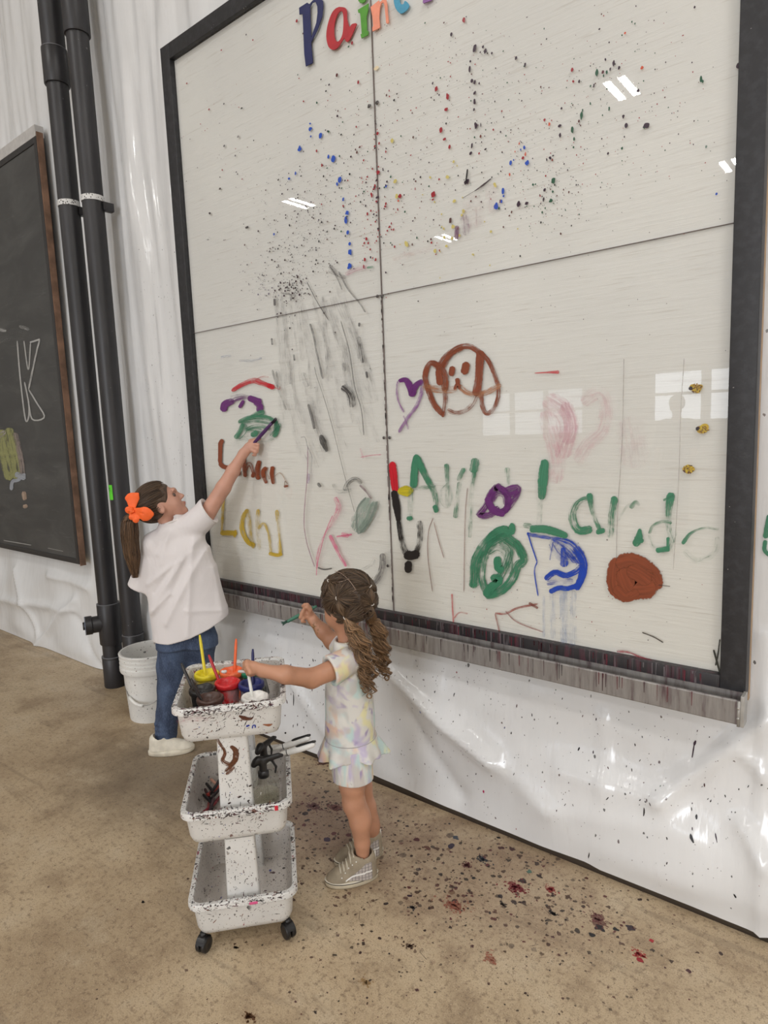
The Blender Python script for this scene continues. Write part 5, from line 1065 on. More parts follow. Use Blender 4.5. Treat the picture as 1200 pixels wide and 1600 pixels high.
def brush(name, base, tip, col, label, group='paint brushes standing in the pots', bristle=None, br_len=.022, r=.0048, dirty=None, splay=False):
    """handle runs from tip (top end) to base (bristle end)"""
    base, tip = Vector(base), Vector(tip); L = (tip-base).length; e = empty(name, base, 0, label, 'paint brush', group)
    e.rotation_mode = 'QUATERNION'; e.rotation_quaternion = Vector((0, 0, 1)).rotation_difference((tip-base).normalized())
    zs = np.linspace(br_len, L, 14)
    rad = [r*(.80+.35*math.sin(math.pi*min(1, (z-br_len)/(L*.55)))*.9) if z < L*.55 else r*(1.0) for z in zs]; rad[-1] = r*.55; rad[-2] = r*.9; rad[0] = r*.95
    mb = MB(); mb.tube([(0, 0, z) for z in zs], rad, 12); mb.build('handle', simple('handle_paint', col, .35, .1, 40), e)
    mb = MB(); n = 22
    for k in range(n):
        a = rng.rand()*6.28; q = math.sqrt(rng.rand())*r*.8; s = 2.2 if splay else 1.1
        mb.tube([(q*math.cos(a), q*math.sin(a), br_len+.004), (q*math.cos(a)*1.1, q*math.sin(a)*1.1, br_len*.5), (q*math.cos(a)*s, q*math.sin(a)*s, rng.uniform(0, .004))], [.0011, .0011, .0004], 4)
    mb.build('bristles', simple('bristle_paint', bristle or col, .5), e)
    return e
ZT = .764-.110+.007
POTS = [('yellow', srgb(226, 208, 40), (315, 1041), None), ('orange', srgb(240, 112, 66), (358, 1043), None), ('red', srgb(206, 40, 44), (348.5, 1067), None), ('dark blue', srgb(42, 50, 112), (392, 1067), srgb(60, 66, 120)),
        ('white', srgb(228, 226, 222), (398, 1090), None), ('black', srgb(36, 34, 34), (303, 1076), None), ('dark brown', srgb(76, 52, 44), (328, 1089), srgb(150, 130, 124)), ('green', srgb(34, 140, 104), (420, 1029), srgb(60, 66, 60))]
DESC = {'yellow': 'yellow lidded paint pot in the back left corner of the top tray', 'orange': 'orange lidded paint pot behind the red one', 'red': 'red lidded paint pot in the middle of the top tray', 'dark blue': 'dark blue lidded paint pot behind the white one',
        'white': 'white lidded paint pot at the front of the top tray', 'black': 'black paint pot in the front left corner of the top tray', 'dark brown': 'dark brown lidded paint pot beside the black one at the front', 'green': 'green lidded paint pot tipped over at the back right of the top tray'}
potpos = {}
for nm, col, (u, v), wc in POTS:
    # height of the lid rim is fixed by the pot itself
    p = floorpt(u, v, ZT+.094)
    potpos[nm] = p
c_, s_ = math.cos(CA), math.sin(CA)
def tolocal(p): dx, dy = p[0]-CX, p[1]-CY; return (dx*c_+dy*s_, -dx*s_+dy*c_)
def clampin(p, r):
    lx, ly = tolocal(p); mx, my = (CW-INS)/2-.026-r, (CL-INS)/2-.026-r
    lx, ly = max(-mx, min(mx, lx)), max(-my, min(my, ly)); return np.array([CX+lx*c_-ly*s_, CY+lx*s_+ly*c_])
pp = {k: clampin(v, .030) for k, v in potpos.items()}
for _ in range(200):     # pots push each other apart where they would touch
    ks = list(pp)
    for i in range(len(ks)):
        for j in range(i+1, len(ks)):
            d = pp[ks[i]]-pp[ks[j]]; L = np.linalg.norm(d)
            if L < .0795: d = d/max(L, 1e-5)*(.0795-L)*.5; pp[ks[i]] = clampin(pp[ks[i]]+d, .030); pp[ks[j]] = clampin(pp[ks[j]]-d, .030)
for nm, col, uv, wc in POTS:
    x, y = pp[nm]
    if nm == 'green': paint_pot((x-(x-CX)*.12, y-(y-CY)*.12, ZT+.004), col, DESC[nm], (math.radians(9), math.radians(-12), 0), wc)
    else: paint_pot((x, y, ZT), col, DESC[nm], None, wc, solid=nm in ('black',))
def toward(base, u, v, L):      # end point at length L seen at u,v
    w = ray(u, v); b = np.array(base)-CAM; A = w@w; B = w@b; Cq = b@b-L*L; D = B*B-A*Cq
    t = (B+(math.sqrt(D) if D > 0 else 0)*-1)/A if D > 0 else B/A
    t2 = (B+math.sqrt(D))/A if D > 0 else t
    P1, P2 = CAM+w*t, CAM+w*t2
    return P1 if P1[2] > P2[2] else P2
def pot_brush(nm, u, v, col, label, L=.16, off=(0, 0), **kw):
    x, y = pp[nm]; b = np.array([x+off[0], y+off[1], ZT+.012]); t = toward(b, u, v, L); brush('paint_brush', b, t, col, label, **kw)
pot_brush('yellow', 312, 992, srgb(222, 204, 48), 'yellow paint brush standing in the yellow pot', .17)
pot_brush('red', 326, 1023, srgb(176, 34, 44), 'red paint brush leaning left in the red pot', .16)
pot_brush('orange', 369, 998, srgb(238, 108, 60), 'orange paint brush leaning right in the orange pot', .17)
pot_brush('dark blue', 395, 1014, srgb(32, 36, 88), 'dark blue paint brush standing in the dark blue pot', .17)
pot_brush('white', 386, 1040, srgb(222, 222, 216), 'white paint brush with dark smears leaning in the white pot', .15)
pot_brush('black', 283, 1036, srgb(34, 32, 33), 'black paint brush leaning left in the black pot', .16)
pot_brush('dark brown', 298, 1060, srgb(40, 34, 33), 'black brown paint brush leaning left in the brown pot', .15)
# blob of white paint on the orange lid
x, y = pp['orange']; mb = MB(); q = floorpt(350, 1051, ZT+.097)
S = SDF((q[0]-.02, q[1]-.02, ZT+.085), (q[0]+.02, q[1]+.02, ZT+.115), .0018)
for k in range(9): S.ell((q[0]+rng.uniform(-.006, .006), q[1]+rng.uniform(-.006, .006), ZT+.097+rng.uniform(-.001, .005)), (.004, .004, .004), k=.003)
o = link_mesh('paint_blob', S.mesh('paint_blob'), simple('white_paint', srgb(225, 222, 220), .35)); props(o, 'lump of white paint sitting on the orange pot lid', 'paint')

# ---- spray bottles on the middle tray
ZM = .452-.105+.007
def bottle_shell():
    m = NM('clear_bottle_shell'); n = m.n; n.remove(m.b); out = [x for x in n if x.type == 'OUTPUT_MATERIAL'][0]
    tr = m.new('ShaderNodeBsdfTransparent'); tr.inputs[0].default_value = (.95, .95, .93, 1); gl = m.new('ShaderNodeBsdfGlossy'); gl.inputs['Roughness'].default_value = .06
    fr = m.new('ShaderNodeFresnel'); fr.inputs[0].default_value = 1.6; b = m.bump(m.noise(28, 2), .35, .006); m.lk(b, gl.inputs['Normal']); geo = m.new('ShaderNodeNewGeometry'); fo = m.math('MULTIPLY', fr.outputs[0], m.math('SUBTRACT', 1.0, geo.outputs['Backfacing']))
    mx = m.new('ShaderNodeMixShader'); m.lk(fo, mx.inputs[0]); m.lk(tr.outputs[0], mx.inputs[1]); m.lk(gl.outputs[0], mx.inputs[2]); m.lk(mx.outputs[0], out.inputs[0]); return m.m
def clear_bottle():
    m = NM('clear_bottle_plastic'); n = m.n
    m.set(color=srgb(215, 216, 205), rough=.08, Alpha=.30, Specular_IOR_Level=.9, normal=m.bump(m.noise(90, 3), .6, .004)); return m.m
M_CLR = bottle_shell(); M_WATER = NM('murky_water'); M_WATER.set(color=srgb(190, 186, 165), rough=.1, Alpha=.25); M_WATER = M_WATER.m
def spray_bottle(loc, rz, label, sc=1.0):
    e = empty('spray_bottle', loc, rz, label, 'spray bottle', 'clear spray bottles on the middle tray'); e.scale = (sc,)*3
    mb = MB(); mb.lathe([(0, 0), (.036, 0), (.041, .004), (.043, .02), (.043, .065), (.041, .085), (.034, .108), (.020, .128), (.014, .136), (.013, .146)], 32); mb.build('bottle', M_CLR, e)
    mb = MB(); mb.lathe([(0, .002), (.037, .004), (.0412, .02), (.0414, .026), (0, .026)], 32); mb.build('water', M_WATER, e, angle=40)
    mb = MB(); mb.lathe([(.012, .130), (.0165, .131), (.0165, .148), (.012, .152)], 20)
    S = SDF((-.04, -.02, .10), (.10, .02, .20), .002)
    S.cap((0, 0, .118), (0, 0, .15), .014, .012, k=.006); S.cap((-.022, 0, .158), (.055, 0, .162), .013, .009, k=.008, squash=((0, 1, 0), .8)); S.cap((-.03, 0, .150), (-.015, 0, .165), .010, .012, k=.006)
    S.cap((.055, 0, .162), (.066, 0, .160), .007, .006, k=.003); S.cap((.03, 0, .152), (.044, 0, .125), .0045, .004, k=.004, squash=((0, 1, 0), .9)); S.cap((.044, 0, .125), (.040, 0, .105), .004, .0035, k=.003)
    mb.build('collar', M_BLK, e); _hm = S.mesh('trigger_head'); _hm.transform(Matrix.Translation((0, 0, .146)) @ Matrix.Scale(.9, 4) @ Matrix.Translation((0, 0, -.118))); link_mesh('trigger_head', _hm, M_BLK, e)
    mb = MB(); mb.tube([(0, 0, .14), (.004, 0, .06), (.012, 0, .006)], .002, 6); mb.build('dip_tube', M_CLR, e)
    return e
def onM(u, v, z): return floorpt(u, v, z)
p1 = clampin(onM(427, 1247, ZM), .036); p2 = clampin(onM(404, 1240, ZM), .036)
_P = lambda a, b: np.array([CX+a*c_-b*s_, CY+a*s_+b*c_]); p1, p2 = _P(.078, -.078), _P(.078, .012)
spray_bottle((p1[0], p1[1], ZM), CA+.25, 'clear spray bottle with black trigger nearest the front of the middle tray')
spray_bottle((p2[0], p2[1], ZM), CA+.9, 'clear spray bottle with black trigger behind the front one on the middle tray')
# ---- loose brushes on the middle tray, left side
cols = [srgb(96, 26, 44), srgb(28, 24, 26), srgb(140, 50, 60), srgb(52, 24, 36), srgb(170, 96, 90), srgb(70, 44, 40), srgb(24, 22, 24), srgb(34, 24, 28), srgb(120, 34, 46), srgb(60, 30, 34), srgb(190, 70, 60), srgb(40, 34, 36), srgb(150, 60, 66), srgb(34, 30, 30), srgb(200, 150, 130)]
words = ['wine red', 'jet black', 'brick red', 'plum', 'dusty pink', 'brown', 'tarry black', 'black', 'dark red', 'maroon', 'orange red', 'charcoal', 'rose red', 'sooty', 'pinkish']
where = ['nearest the front rim', 'crossing the wine red one', 'slanting over its neighbours', 'tucked under the pile', 'near the front of the pile', 'lying askew in the pile', 'in the middle of the pile', 'lying across the tray end', 'at the front of the heap', 'under the others', 'poking up from the heap', 'against the tray wall', 'beside the column', 'furthest back in the heap', 'on top of the heap']
for k in range(15):
    lx = rng.uniform(-.115, -.075); ly = -.075+.0135*k+rng.uniform(-.01, .01); a = rng.uniform(-.9, .9)+math.pi/2; L = .085
    z = ZM+.008+.009*(k % 4)
    A = (lx-math.cos(a)*.04, ly-math.sin(a)*.04); Bq = (lx+math.cos(a)*.04, ly+math.sin(a)*.04)
    cl = lambda q: (max(-.120, min(-.058, q[0])), max(-.135, min(.13, q[1])))
    A, Bq = cl(A), cl(Bq)
    W3 = lambda q, z: (CX+q[0]*c_-q[1]*s_, CY+q[0]*s_+q[1]*c_, z)
    brush('paint_brush', W3(A, z), W3(Bq, z+.004), cols[k], '%s paint covered brush on the middle tray, %s' % (words[k], where[k]), group='loose brushes heaped on the middle tray', splay=True)
# ---- white and black handled scrapers leaning out of the middle tray
def scraper(a, b, label):
    a, b = Vector(a), Vector(b); d = (b-a).normalized(); L = (b-a).length
    e = empty('scraper', a, 0, label, 'scraper', 'white handled scrapers in the middle tray'); e.rotation_mode = 'QUATERNION'; e.rotation_quaternion = Vector((0, 0, 1)).rotation_difference(d)
    mb = MB(); zz = np.linspace(L*.42, L, 16); mb.tube([(0, .006*math.sin((z/L)*3), z) for z in zz], [.0085+.003*math.sin((z/L-.42)*5.4) if z < L*.97 else .006 for z in zz], 14); h = mb.build('handle', simple('white_handle', srgb(226, 225, 222), .35), e)
    uz = e.rotation_quaternion.inverted() @ Vector((0, 0, 1)); uz.z = 0; uz.normalize()
    mb = MB(); mb.tube([(uz.x*.0075, .006*math.sin((z/L)*3)+uz.y*.0075, z) for z in np.linspace(L*.62, L*1.03, 10)], [.003, .0065, .0072, .0072, .0068, .0064, .006, .0055, .005, .003], 10); mb.build('grip_pad', M_BLK, h)
    mb = MB(); mb.tube([(0, .006*math.sin(1.35), L*.44), (0, .006*math.sin(1.35), L*.455)], .0092, 16); mb.build('ring', M_BLK, h)
    mb = MB(); mb.tube([(0, 0, L*z) for z in (0, .1, .25, .43)], [.004, .0045, .005, .007], 8); mb.grid([[(x, y, z) for x in (-.018, 0, .018)] for y, z in ((-.001, -.03), (0, 0), (.002, L*.12))]); mb.build('neck', simple('white_neck', srgb(205, 203, 198), .4), e)
    return e
q0 = np.array([CX+.075*c_-(.10)*s_, CY+.075*s_+(.10)*c_, ZM+.035]); q1 = q0+np.array([.02, .0, 0])
def atplane(u, v, p, b=0): w = ray(u, v); t = ((p-CAM)@BX+b)/(w@BX); return CAM+w*t
scraper(atplane(408, 1177, q0, -.02), atplane(484, 1152, q0, -.02), 'upper white and black handled scraper sticking out of the middle tray')
scraper(atplane(412, 1186, q0, -.05), atplane(492, 1162, q0, -.05), 'lower white and black handled scraper sticking out of the middle tray')
# ================================================================ people
def skin_mat(name, col, stain=None):
    m = NM(name); co = m.coord(); n = m.noise(14, 4, .6, co)
    c = m.mix(m.smooth(n, .3, .7), tuple(x*.93 for x in col), tuple(min(1, x*1.06) for x in col))
    if stain is not None:
        (sx, sy2, sz), rad, sc = stain
        g = m.new('ShaderNodeVectorMath', operation='DISTANCE'); m.lk(co, g.inputs[0]); g.inputs[1].default_value = (sx, sy2, sz)
        mk = m.math('MULTIPLY', m.smooth(g.outputs['Value'], rad, rad*.4), m.smooth(m.noise(110, 3, .6, co), .47, .58)); c = m.mix(m.math('MULTIPLY', mk, .8), c, sc)
    m.set(color=c, rough=.48, Subsurface_Weight=.08); m.b.inputs['Subsurface Radius'].default_value = (.01, .004, .002); return m.m
class Hair:
    def __init__(s): s.P = []; s.R = []; s.C = []
    def add(s, pts, r, col): s.P.append(np.array(pts, float)); s.R.append(np.broadcast_to(np.array(r, float), (len(pts),)).copy()); s.C.append(col)
    def build(s, name, mat, parent, k=4):
        V = []; Fc = []; Cc = []; base = 0
        for P, R, c in zip(s.P, s.R, s.C):
            n = len(P); t = np.gradient(P, axis=0); t /= np.linalg.norm(t, axis=1)[:, None]+1e-9
            up = np.array([.31, .22, .92]); a = np.cross(t, up); a /= np.linalg.norm(a, axis=1)[:, None]+1e-9; b = np.cross(t, a)
            ang = np.arange(k)*2*math.pi/k
            ring = P[:, None]+(a[:, None]*np.cos(ang)[None, :, None]+b[:, None]*np.sin(ang)[None, :, None])*R[:, None, None]
            V.append(ring.reshape(-1, 3)); i, j = np.meshgrid(np.arange(n-1), np.arange(k), indexing='ij'); j2 = (j+1) % k
            Fc.append((np.stack([i*k+j, i*k+j2, (i+1)*k+j2, (i+1)*k+j], -1).reshape(-1, 4))+base); base += n*k
            Cc.append(np.tile(np.array([*c, 1.]), (n*k, 1)))
        V = np.concatenate(V); Fc = np.concatenate(Fc); Cc = np.concatenate(Cc)
        me = bpy.data.meshes.new(name); me.vertices.add(len(V)); me.vertices.foreach_set('co', V.astype(np.float32).ravel())
        me.loops.add(Fc.size); me.loops.foreach_set('vertex_index', Fc.astype(np.int32).ravel()); me.polygons.add(len(Fc)); me.polygons.foreach_set('loop_start', np.arange(0, Fc.size, 4, dtype=np.int32))
        me.update(calc_edges=True); a = me.attributes.new('pcol', 'FLOAT_COLOR', 'POINT'); a.data.foreach_set('color', Cc.astype(np.float32).ravel())
        return link_mesh(name, me, mat, parent)
def hair_mat():
    m = NM('hair_strands'); a = m.new('ShaderNodeAttribute', attribute_name='pcol'); m.set(color=a.outputs['Color'], rough=.42, Specular_IOR_Level=.4); return m.m
M_HAIR = hair_mat()
def hcol(base, tip, t): c = np.array(base)*(1-t)+np.array(tip)*t; return tuple(c*rng.uniform(.7, 1.3))
def head_sdf(S, C0, Fv, U, s=1.0, ears=True, k=1.0):
    Fv = np.array(Fv, float); Fv /= np.linalg.norm(Fv); U = np.array(U, float); U -= Fv*(U@Fv); U /= np.linalg.norm(U); Rt = np.cross(Fv, U); C0 = np.array(C0)
    P = lambda f, r, u: C0+(Fv*f+Rt*r+U*u)*s
    R = np.stack([Fv, Rt, U])
    def E(c, rad, kk=.02, mode='u'): S.ell(P(*c), np.array(rad)*s, R, kk*s, mode)
    E((-.012, 0, .012), (.092, .074, .082), .01); E((.030, 0, -.036), (.052, .056, .070), .03); S.cap(P(.058, 0, -.092), P(.064, 0, -.097), .017*s, .015*s, .03*s)
    for r in (-1, 1):
        E((.046, r*.030, -.046), (.028, .026, .028), .02); E((.086, r*.028, -.010), (.013, .015, .011), .010, 's')
    S.cap(P(.083, 0, -.004), P(.099, 0, -.036), .0065*s, .0095*s, .014*s); E((.089, .008, -.041), (.008, .006, .006), .006); E((.089, -.008, -.041), (.008, .006, .006), .006)
    E((.083, 0, -.062), (.009, .019, .005), .006); E((.081, 0, -.072), (.009, .016, .0055), .006); E((.090, 0, .010), (.006, .03, .008), .02)
    if ears:
        for r in (-1, 1):
            E((-.006, r*.072, -.022), (.018, .0085, .027), .006); E((-.001, r*.0805, -.020), (.011, .0055, .018), .004, 's')
    return P, R
def face_parts(P, s, parent, lash=srgb(60, 40, 34)):
    for r in (-1, 1):
        c = P(.0735, r*.028, -.010); mb = MB(); bmesh.ops.create_uvsphere(mb.bm, u_segments=16, v_segments=10, radius=.0098*s, matrix=Matrix.Translation(Vector(c))); mb.build('eye', simple('eye_white', srgb(96, 78, 70), .3), parent)
        mb = MB(); pts = [P(.0905+.001*math.cos(t), r*(.028+.011*math.cos(t)), -.008+.004*math.sin(t)) for t in np.linspace(.3, 2.8, 8)]; mb.tube(pts, .0010*s, 5)
        pts = [P(.080-.004*abs(math.cos(t)), r*(.028+.015*math.cos(t)), .009+.004*math.sin(t)) for t in np.linspace(.3, 2.8, 8)]; mb.tube(pts, .0008*s, 5); mb.build('lashes', simple('lash', lash, .6), parent)
    mb = MB(); pts = [P(.0905-.004*abs(t), .017*t, -.0665) for t in np.linspace(-1, 1, 9)]; mb.tube(pts, [.001, .0026, .003, .0032, .003, .0032, .003, .0026, .001], 6); mb.build('lips', simple('lip_skin', srgb(176, 96, 88), .4), parent)
def on_ell(B, u, v, C0, R, rad):
    w = ray(u, v); o = CAM-np.array(B); loc = lambda q: np.array([q@AX, q@BX, q[2]])
    o, w = loc(o), loc(w); M = R/np.array(rad)[:, None]; oo = M@(o-C0); ww = M@w
    a = ww@ww; b = oo@ww; c = oo@oo-1; D = b*b-a*c
    t = (-b-math.sqrt(max(D, 0)))/a; return o+w*t
def surf_path(A, Bp, C0, R, rad, n=9, lift=.004, over=1.0):
    M = R/np.array(rad)[:, None]; Mi = np.linalg.inv(M); a, b = M@(A-C0), M@(Bp-C0); a /= np.linalg.norm(a); b /= np.linalg.norm(b); th = math.acos(max(-1, min(1, a@b))); out = []
    for t in np.linspace(0, 1, n):
        q = (math.sin((1-t)*th)*a+math.sin(t*th)*b)/max(math.sin(th), 1e-6) if th > 1e-3 else a
        out.append(C0+Mi@(q*(over+lift*math.sin(math.pi*t))))
    return np.array(out)
def shoe_mesh(parent, name, loc, rz, kind):
    e = empty(name, loc, rz); e.parent = parent
    L = .180 if kind == 'hi' else .215; Wd = .066 if kind == 'hi' else .074
    def outline(z, g=0):
        pts = []
        for t in np.linspace(0, 2*math.pi, 48, endpoint=False):
            x = math.cos(t)*L/2; y = math.sin(t)*Wd/2*(1+.10*math.cos(t)-.08*math.cos(2*t)); y += .004*math.cos(t)
            pts.append((x*(1+g/L*2), y*(1+g/Wd*2), z+(.010*max(0, math.cos(t)-.6)**2*3)))
        return pts
    h = .022 if kind == 'hi' else .026
    mb = MB(); mb.grid([outline(.0, -.004), outline(.003, 0), outline(h-.003, .001), outline(h, -.001)], close_v=True, cap=True)
    mb.build('sole', simple('rubber_sole', srgb(196, 186, 164) if kind == 'hi' else srgb(212, 204, 186), .5, .15, 20), e)
    if kind == 'hi':
        for z0, z1, c in ((h-.0055, h-.0035, srgb(34, 30, 30)), (h-.0025, h+.0005, srgb(226, 220, 206))):
            mb = MB(); mb.grid([outline(z0, .0016), outline(z1, .0016), outline(z1, .0), outline(z0, 0)], close_u=True, close_v=True); mb.build('foxing_stripe', simple('foxing', c, .5), e)
    S = SDF((-L/2-.012, -Wd/2-.012, h-.01), (L/2+.012, Wd/2+.012, .13), .0025)
    if kind == 'hi':
        S.ell((.048, .001, h-.004), (.040, .031, .030), k=.01); S.ell((.0, 0, h), (.07, .030, .034), k=.02); S.cap((.030, 0, h+.014), (-.02, 0, h+.055), .024, .024, k=.02, squash=((0, 1, 0), .95)); S.cap((-.050, 0, h), (-.046, 0, .080), .037, .037, k=.02, squash=((0, 1, 0), .95)); S.cap((-.03, 0, h+.02), (-.022, 0, .086), .030, .028, k=.02)
        S.add(lambda X, Y, Z: (.104-.12*(X+.04)*0-Z)+0*X+0*Y, (-.1, -.06, .10), (.05, .06, .14), 0, 's'); S.cap((-.042, 0, .070), (-.040, 0, .14), .0295, .031, k=.002, mode='s')
    else:
        S.ell((.055, .001, h-.004), (.052, .034, .034), k=.01); S.ell((.0, 0, h), (.09, .033, .036), k=.02); S.cap((.02, 0, h+.016), (-.03, 0, h+.03), .026, .026, k=.02); S.cap((-.07, 0, h), (-.068, 0, .075), .033, .031, k=.02, squash=((0, 1, 0), .9)); S.cap((-.04, 0, h), (-.05, 0, .07), .030, .028, k=.02)
        S.cap((-.052, 0, .072), (-.050, 0, .14), .026, .03, k=.002, mode='s')
    S.add(lambda X, Y, Z: (Z-(h-.002))+0*X+0*Y, (-L, -L, 0), (L, L, h), 0, 's')
    up = simple('taupe_suede', srgb(150, 138, 118), .8, .12, 40, .2, 200) if kind == 'hi' else simple('cream_canvas', srgb(215, 208, 192), .6)
    link_mesh('upper', S.mesh('upper', 2), up, e)
    if kind == 'hi':
        pm = NM('grey_plaid'); co = pm.coord()
        def band(axis, sc, wd, loc=0):
            sp_ = pm.new('ShaderNodeSeparateXYZ'); pm.lk(co, sp_.inputs[0]); f = pm.math('FRACT', pm.math('MULTIPLY_ADD', sp_.outputs[axis], sc, loc)); return pm.math('LESS_THAN', f, wd)
        c = pm.mix(pm.math('MULTIPLY', band(0, 90, .4, 5), .55), srgb(176, 166, 160), srgb(90, 82, 88)); c = pm.mix(pm.math('MULTIPLY', band(2, 90, .35), .5), c, srgb(84, 76, 82)); c = pm.mix(pm.math('MULTIPLY', band(0, 180, .14, .3), .7), c, srgb(220, 214, 206)); c = pm.mix(pm.math('MULTIPLY', band(2, 180, .14, .5), .6), c, srgb(220, 214, 206))
        pm.set(color=c, rough=.8)
        for s in (-1, 1):
            # side panel follows the upper: sampled against the field
            def side(x, z, off):
                zi = min(max(int((z-S.lo[2])/S.h), 0), S.n[2]-1); xi = min(max(int((x-S.lo[0])/S.h), 0), S.n[0]-1); col_ = S.v[xi, :, zi]; ys = S.ax[1]
                ins = np.where(col_ < 0)[0]
                if len(ins) == 0: return None
                j = ins[-1] if s > 0 else ins[0]; j2 = j+s; a, b = col_[j], col_[min(max(j2, 0), len(ys)-1)]; t = a/(a-b+1e-9); return ys[j]+s*S.h*min(max(t, 0), 1)+s*off
            def patch(fn_lo, fn_hi, x0, x1, off, name, mat, n=16, m_=8):
                rows = []
                for x in np.linspace(x0, x1, n):
                    row = []; last = None
                    for t in np.linspace(0, 1, m_):
                        z = fn_lo(x)*(1-t)+fn_hi(x)*t; y = side(x, z, off); y = last if y is None else y; last = y; row.append((x, y if y is not None else 0, z))
                    rows.append(row)
                mb = MB(); mb.grid(rows); mb.build(name, mat, e)
            patch(lambda x: h+.002, lambda x: .082 if x < -.045 else max(h+.012, .082-(x+.045)*.9), -.066, .012, .0012, 'plaid_panel', pm.m)
            def wave(x): t = (x+.072)/.098; return h+.006+.022*max(0, math.sin(min(1, max(0, (1-t)*1.15+.0))*math.pi*.62))*(1 if t < 1 else 0)+(.004 if t < .3 else 0)
            patch(lambda x: wave(x)-.0028, lambda x: wave(x)+.0028, -.066, .024, .0026, 'side_stripe', simple('white_stripe', srgb(232, 230, 226), .5), 26, 4)
        mb = MB()
        for k in range(5):
            x = .040-k*.0115; pts = []
            for y in (-.022, -.016, -.008, 0, .008, .016, .022):
                xi = int((x-S.lo[0])/S.h); yi = int(round((y-S.lo[1])/S.h)); c_ = np.where(S.v[xi, yi, :] < 0)[0]; pts.append((x-.10*abs(y), y, S.lo[2]+S.h*(c_[-1]+.5) if len(c_) else .05))
            mb.tube(pts, .0028, 6)
        mb.build('laces', simple('lace', srgb(196, 188, 170), .7), e)
        mb = MB()
        for s in (-1, 1):
            for k in range(5): xe, ze = .036-k*.0125, h+.018+k*.0125; xi = int((xe-S.lo[0])/S.h); c_ = np.where(S.v[xi, :, int((ze-S.lo[2])/S.h)] < 0)[0]; ye = (S.ax[1][c_[-1] if s > 0 else c_[0]] if len(c_) else s*.02); bmesh.ops.create_uvsphere(mb.bm, u_segments=8, v_segments=6, radius=.0024, matrix=Matrix.Translation(Vector((xe, ye+s*.001, ze))))
        mb.build('eyelets', simple('eyelet', srgb(230, 228, 224), .3), e)
        mb = MB(); mb.box((-.0845, -.003, .062), (-.080, .003, .098)); mb.build('heel_tab', simple('heel_loop', srgb(225, 220, 210), .6), e)
    else:
        mb = MB()
        for k in range(4):
            x = .03-k*.014; z = h+.036+k*.0035; mb.tube([(x-.003, -.018, z-.007), (x, 0, z+.003), (x-.003, .018, z-.007)], .0024, 6)
        mb.build('laces', simple('lace', srgb(225, 220, 208), .7), e)
    return e

def tiedye(name, stripes=False):
    m = NM(name); co = m.coord(); c = srgb(218, 216, 210)
    for i, (col, th, sc) in enumerate(((srgb(188, 176, 205), .60, 16), (srgb(226, 192, 168), .62, 15), (srgb(188, 214, 212), .58, 13), (srgb(228, 222, 170), .64, 14), (srgb(196, 190, 186), .58, 11), (srgb(150, 132, 178), .68, 19))):
        mp = m.mapping(scale=(2.2, 2.2, .45) if stripes else (1, 1, .9), loc=(i*7.3, i*3.1, i*1.7), src=co); n = m.noise(sc, 2, .5, mp, dist=.4)
        c = m.mix(m.math('MULTIPLY', m.smooth(n, th-.08, th+.05), .85), c, col)
    wv = m.noise(26, 3, .6, m.mapping(scale=(1, 1, .3), src=co)); kn = m.noise(600, 2, .5, co)
    b = m.bump(wv, .35, .006); b = m.bump(kn, .12, .001, b); m.set(color=c, rough=.8, normal=b); return m.m

# ---------------------------------------------------------------- the small girl at the cart
TB0 = np.array([.166, -.472, 0.]); tod = empty('person', TB0, YAW, 'small girl in pale tie-dye top and shorts with curly pigtails, reaching into the paint cart', 'person')
p = lambda u, v, b=0.: lp(TB0, u, v, b)
S = SDF((-.345, -.30, .02), (.15, .24, 1.07), .0034)
HC = np.array([.014, .004, .950]); HF = np.array([-.72, .64, -.20]); HU = np.array([-.16, .14, 1.])
P_, R_ = head_sdf(S, HC, HF, HU, .97)
S.cap((.008, 0, .78), (.012, 0, .88), .030, .030, .02)
S.loft([(.40, .005, 0, .060, .068), (.48, .003, 0, .062, .070), (.56, .004, 0, .062, .070), (.66, .008, 0, .062, .078), (.74, .012, 0, .056, .082), (.79, .012, 0, .040, .070), (.81, .012, 0, .03, .05)], k=.02)
nl = [np.array([.006, -.046, .42]), p(550, 1225, -.058), p(553, 1255, -.06), p(562, 1284, -.06), p(566, 1317, -.06), np.array([p(567, 1338, -.06)[0], -.06, .055])]
fl = [np.array([.006, .046, .42]), p(562, 1228, .056), p(571, 1262, .058), p(576, 1292, .058), p(580, 1318, .058), np.array([p(581, 1322, .058)[0], .058, .05])]
for L_ in (nl, fl):
    rad = [.046, .040, .0350, .0335, .0260, .019]
    for i in range(5): S.cap(L_[i], L_[i+1], rad[i], rad[i+1], .02 if i < 3 else .008)
S.ell(nl[3]+np.array([.008, 0, .01]), (.03, .032, .05), k=.02); S.ell(fl[3]+np.array([.008, 0, .01]), (.03, .032, .05), k=.02)
for L_ in (nl, fl): S.cap(L_[5]+np.array([0, .003, -.006]), L_[5]+np.array([-.05, .003, -.02]), .018, .016, .008)
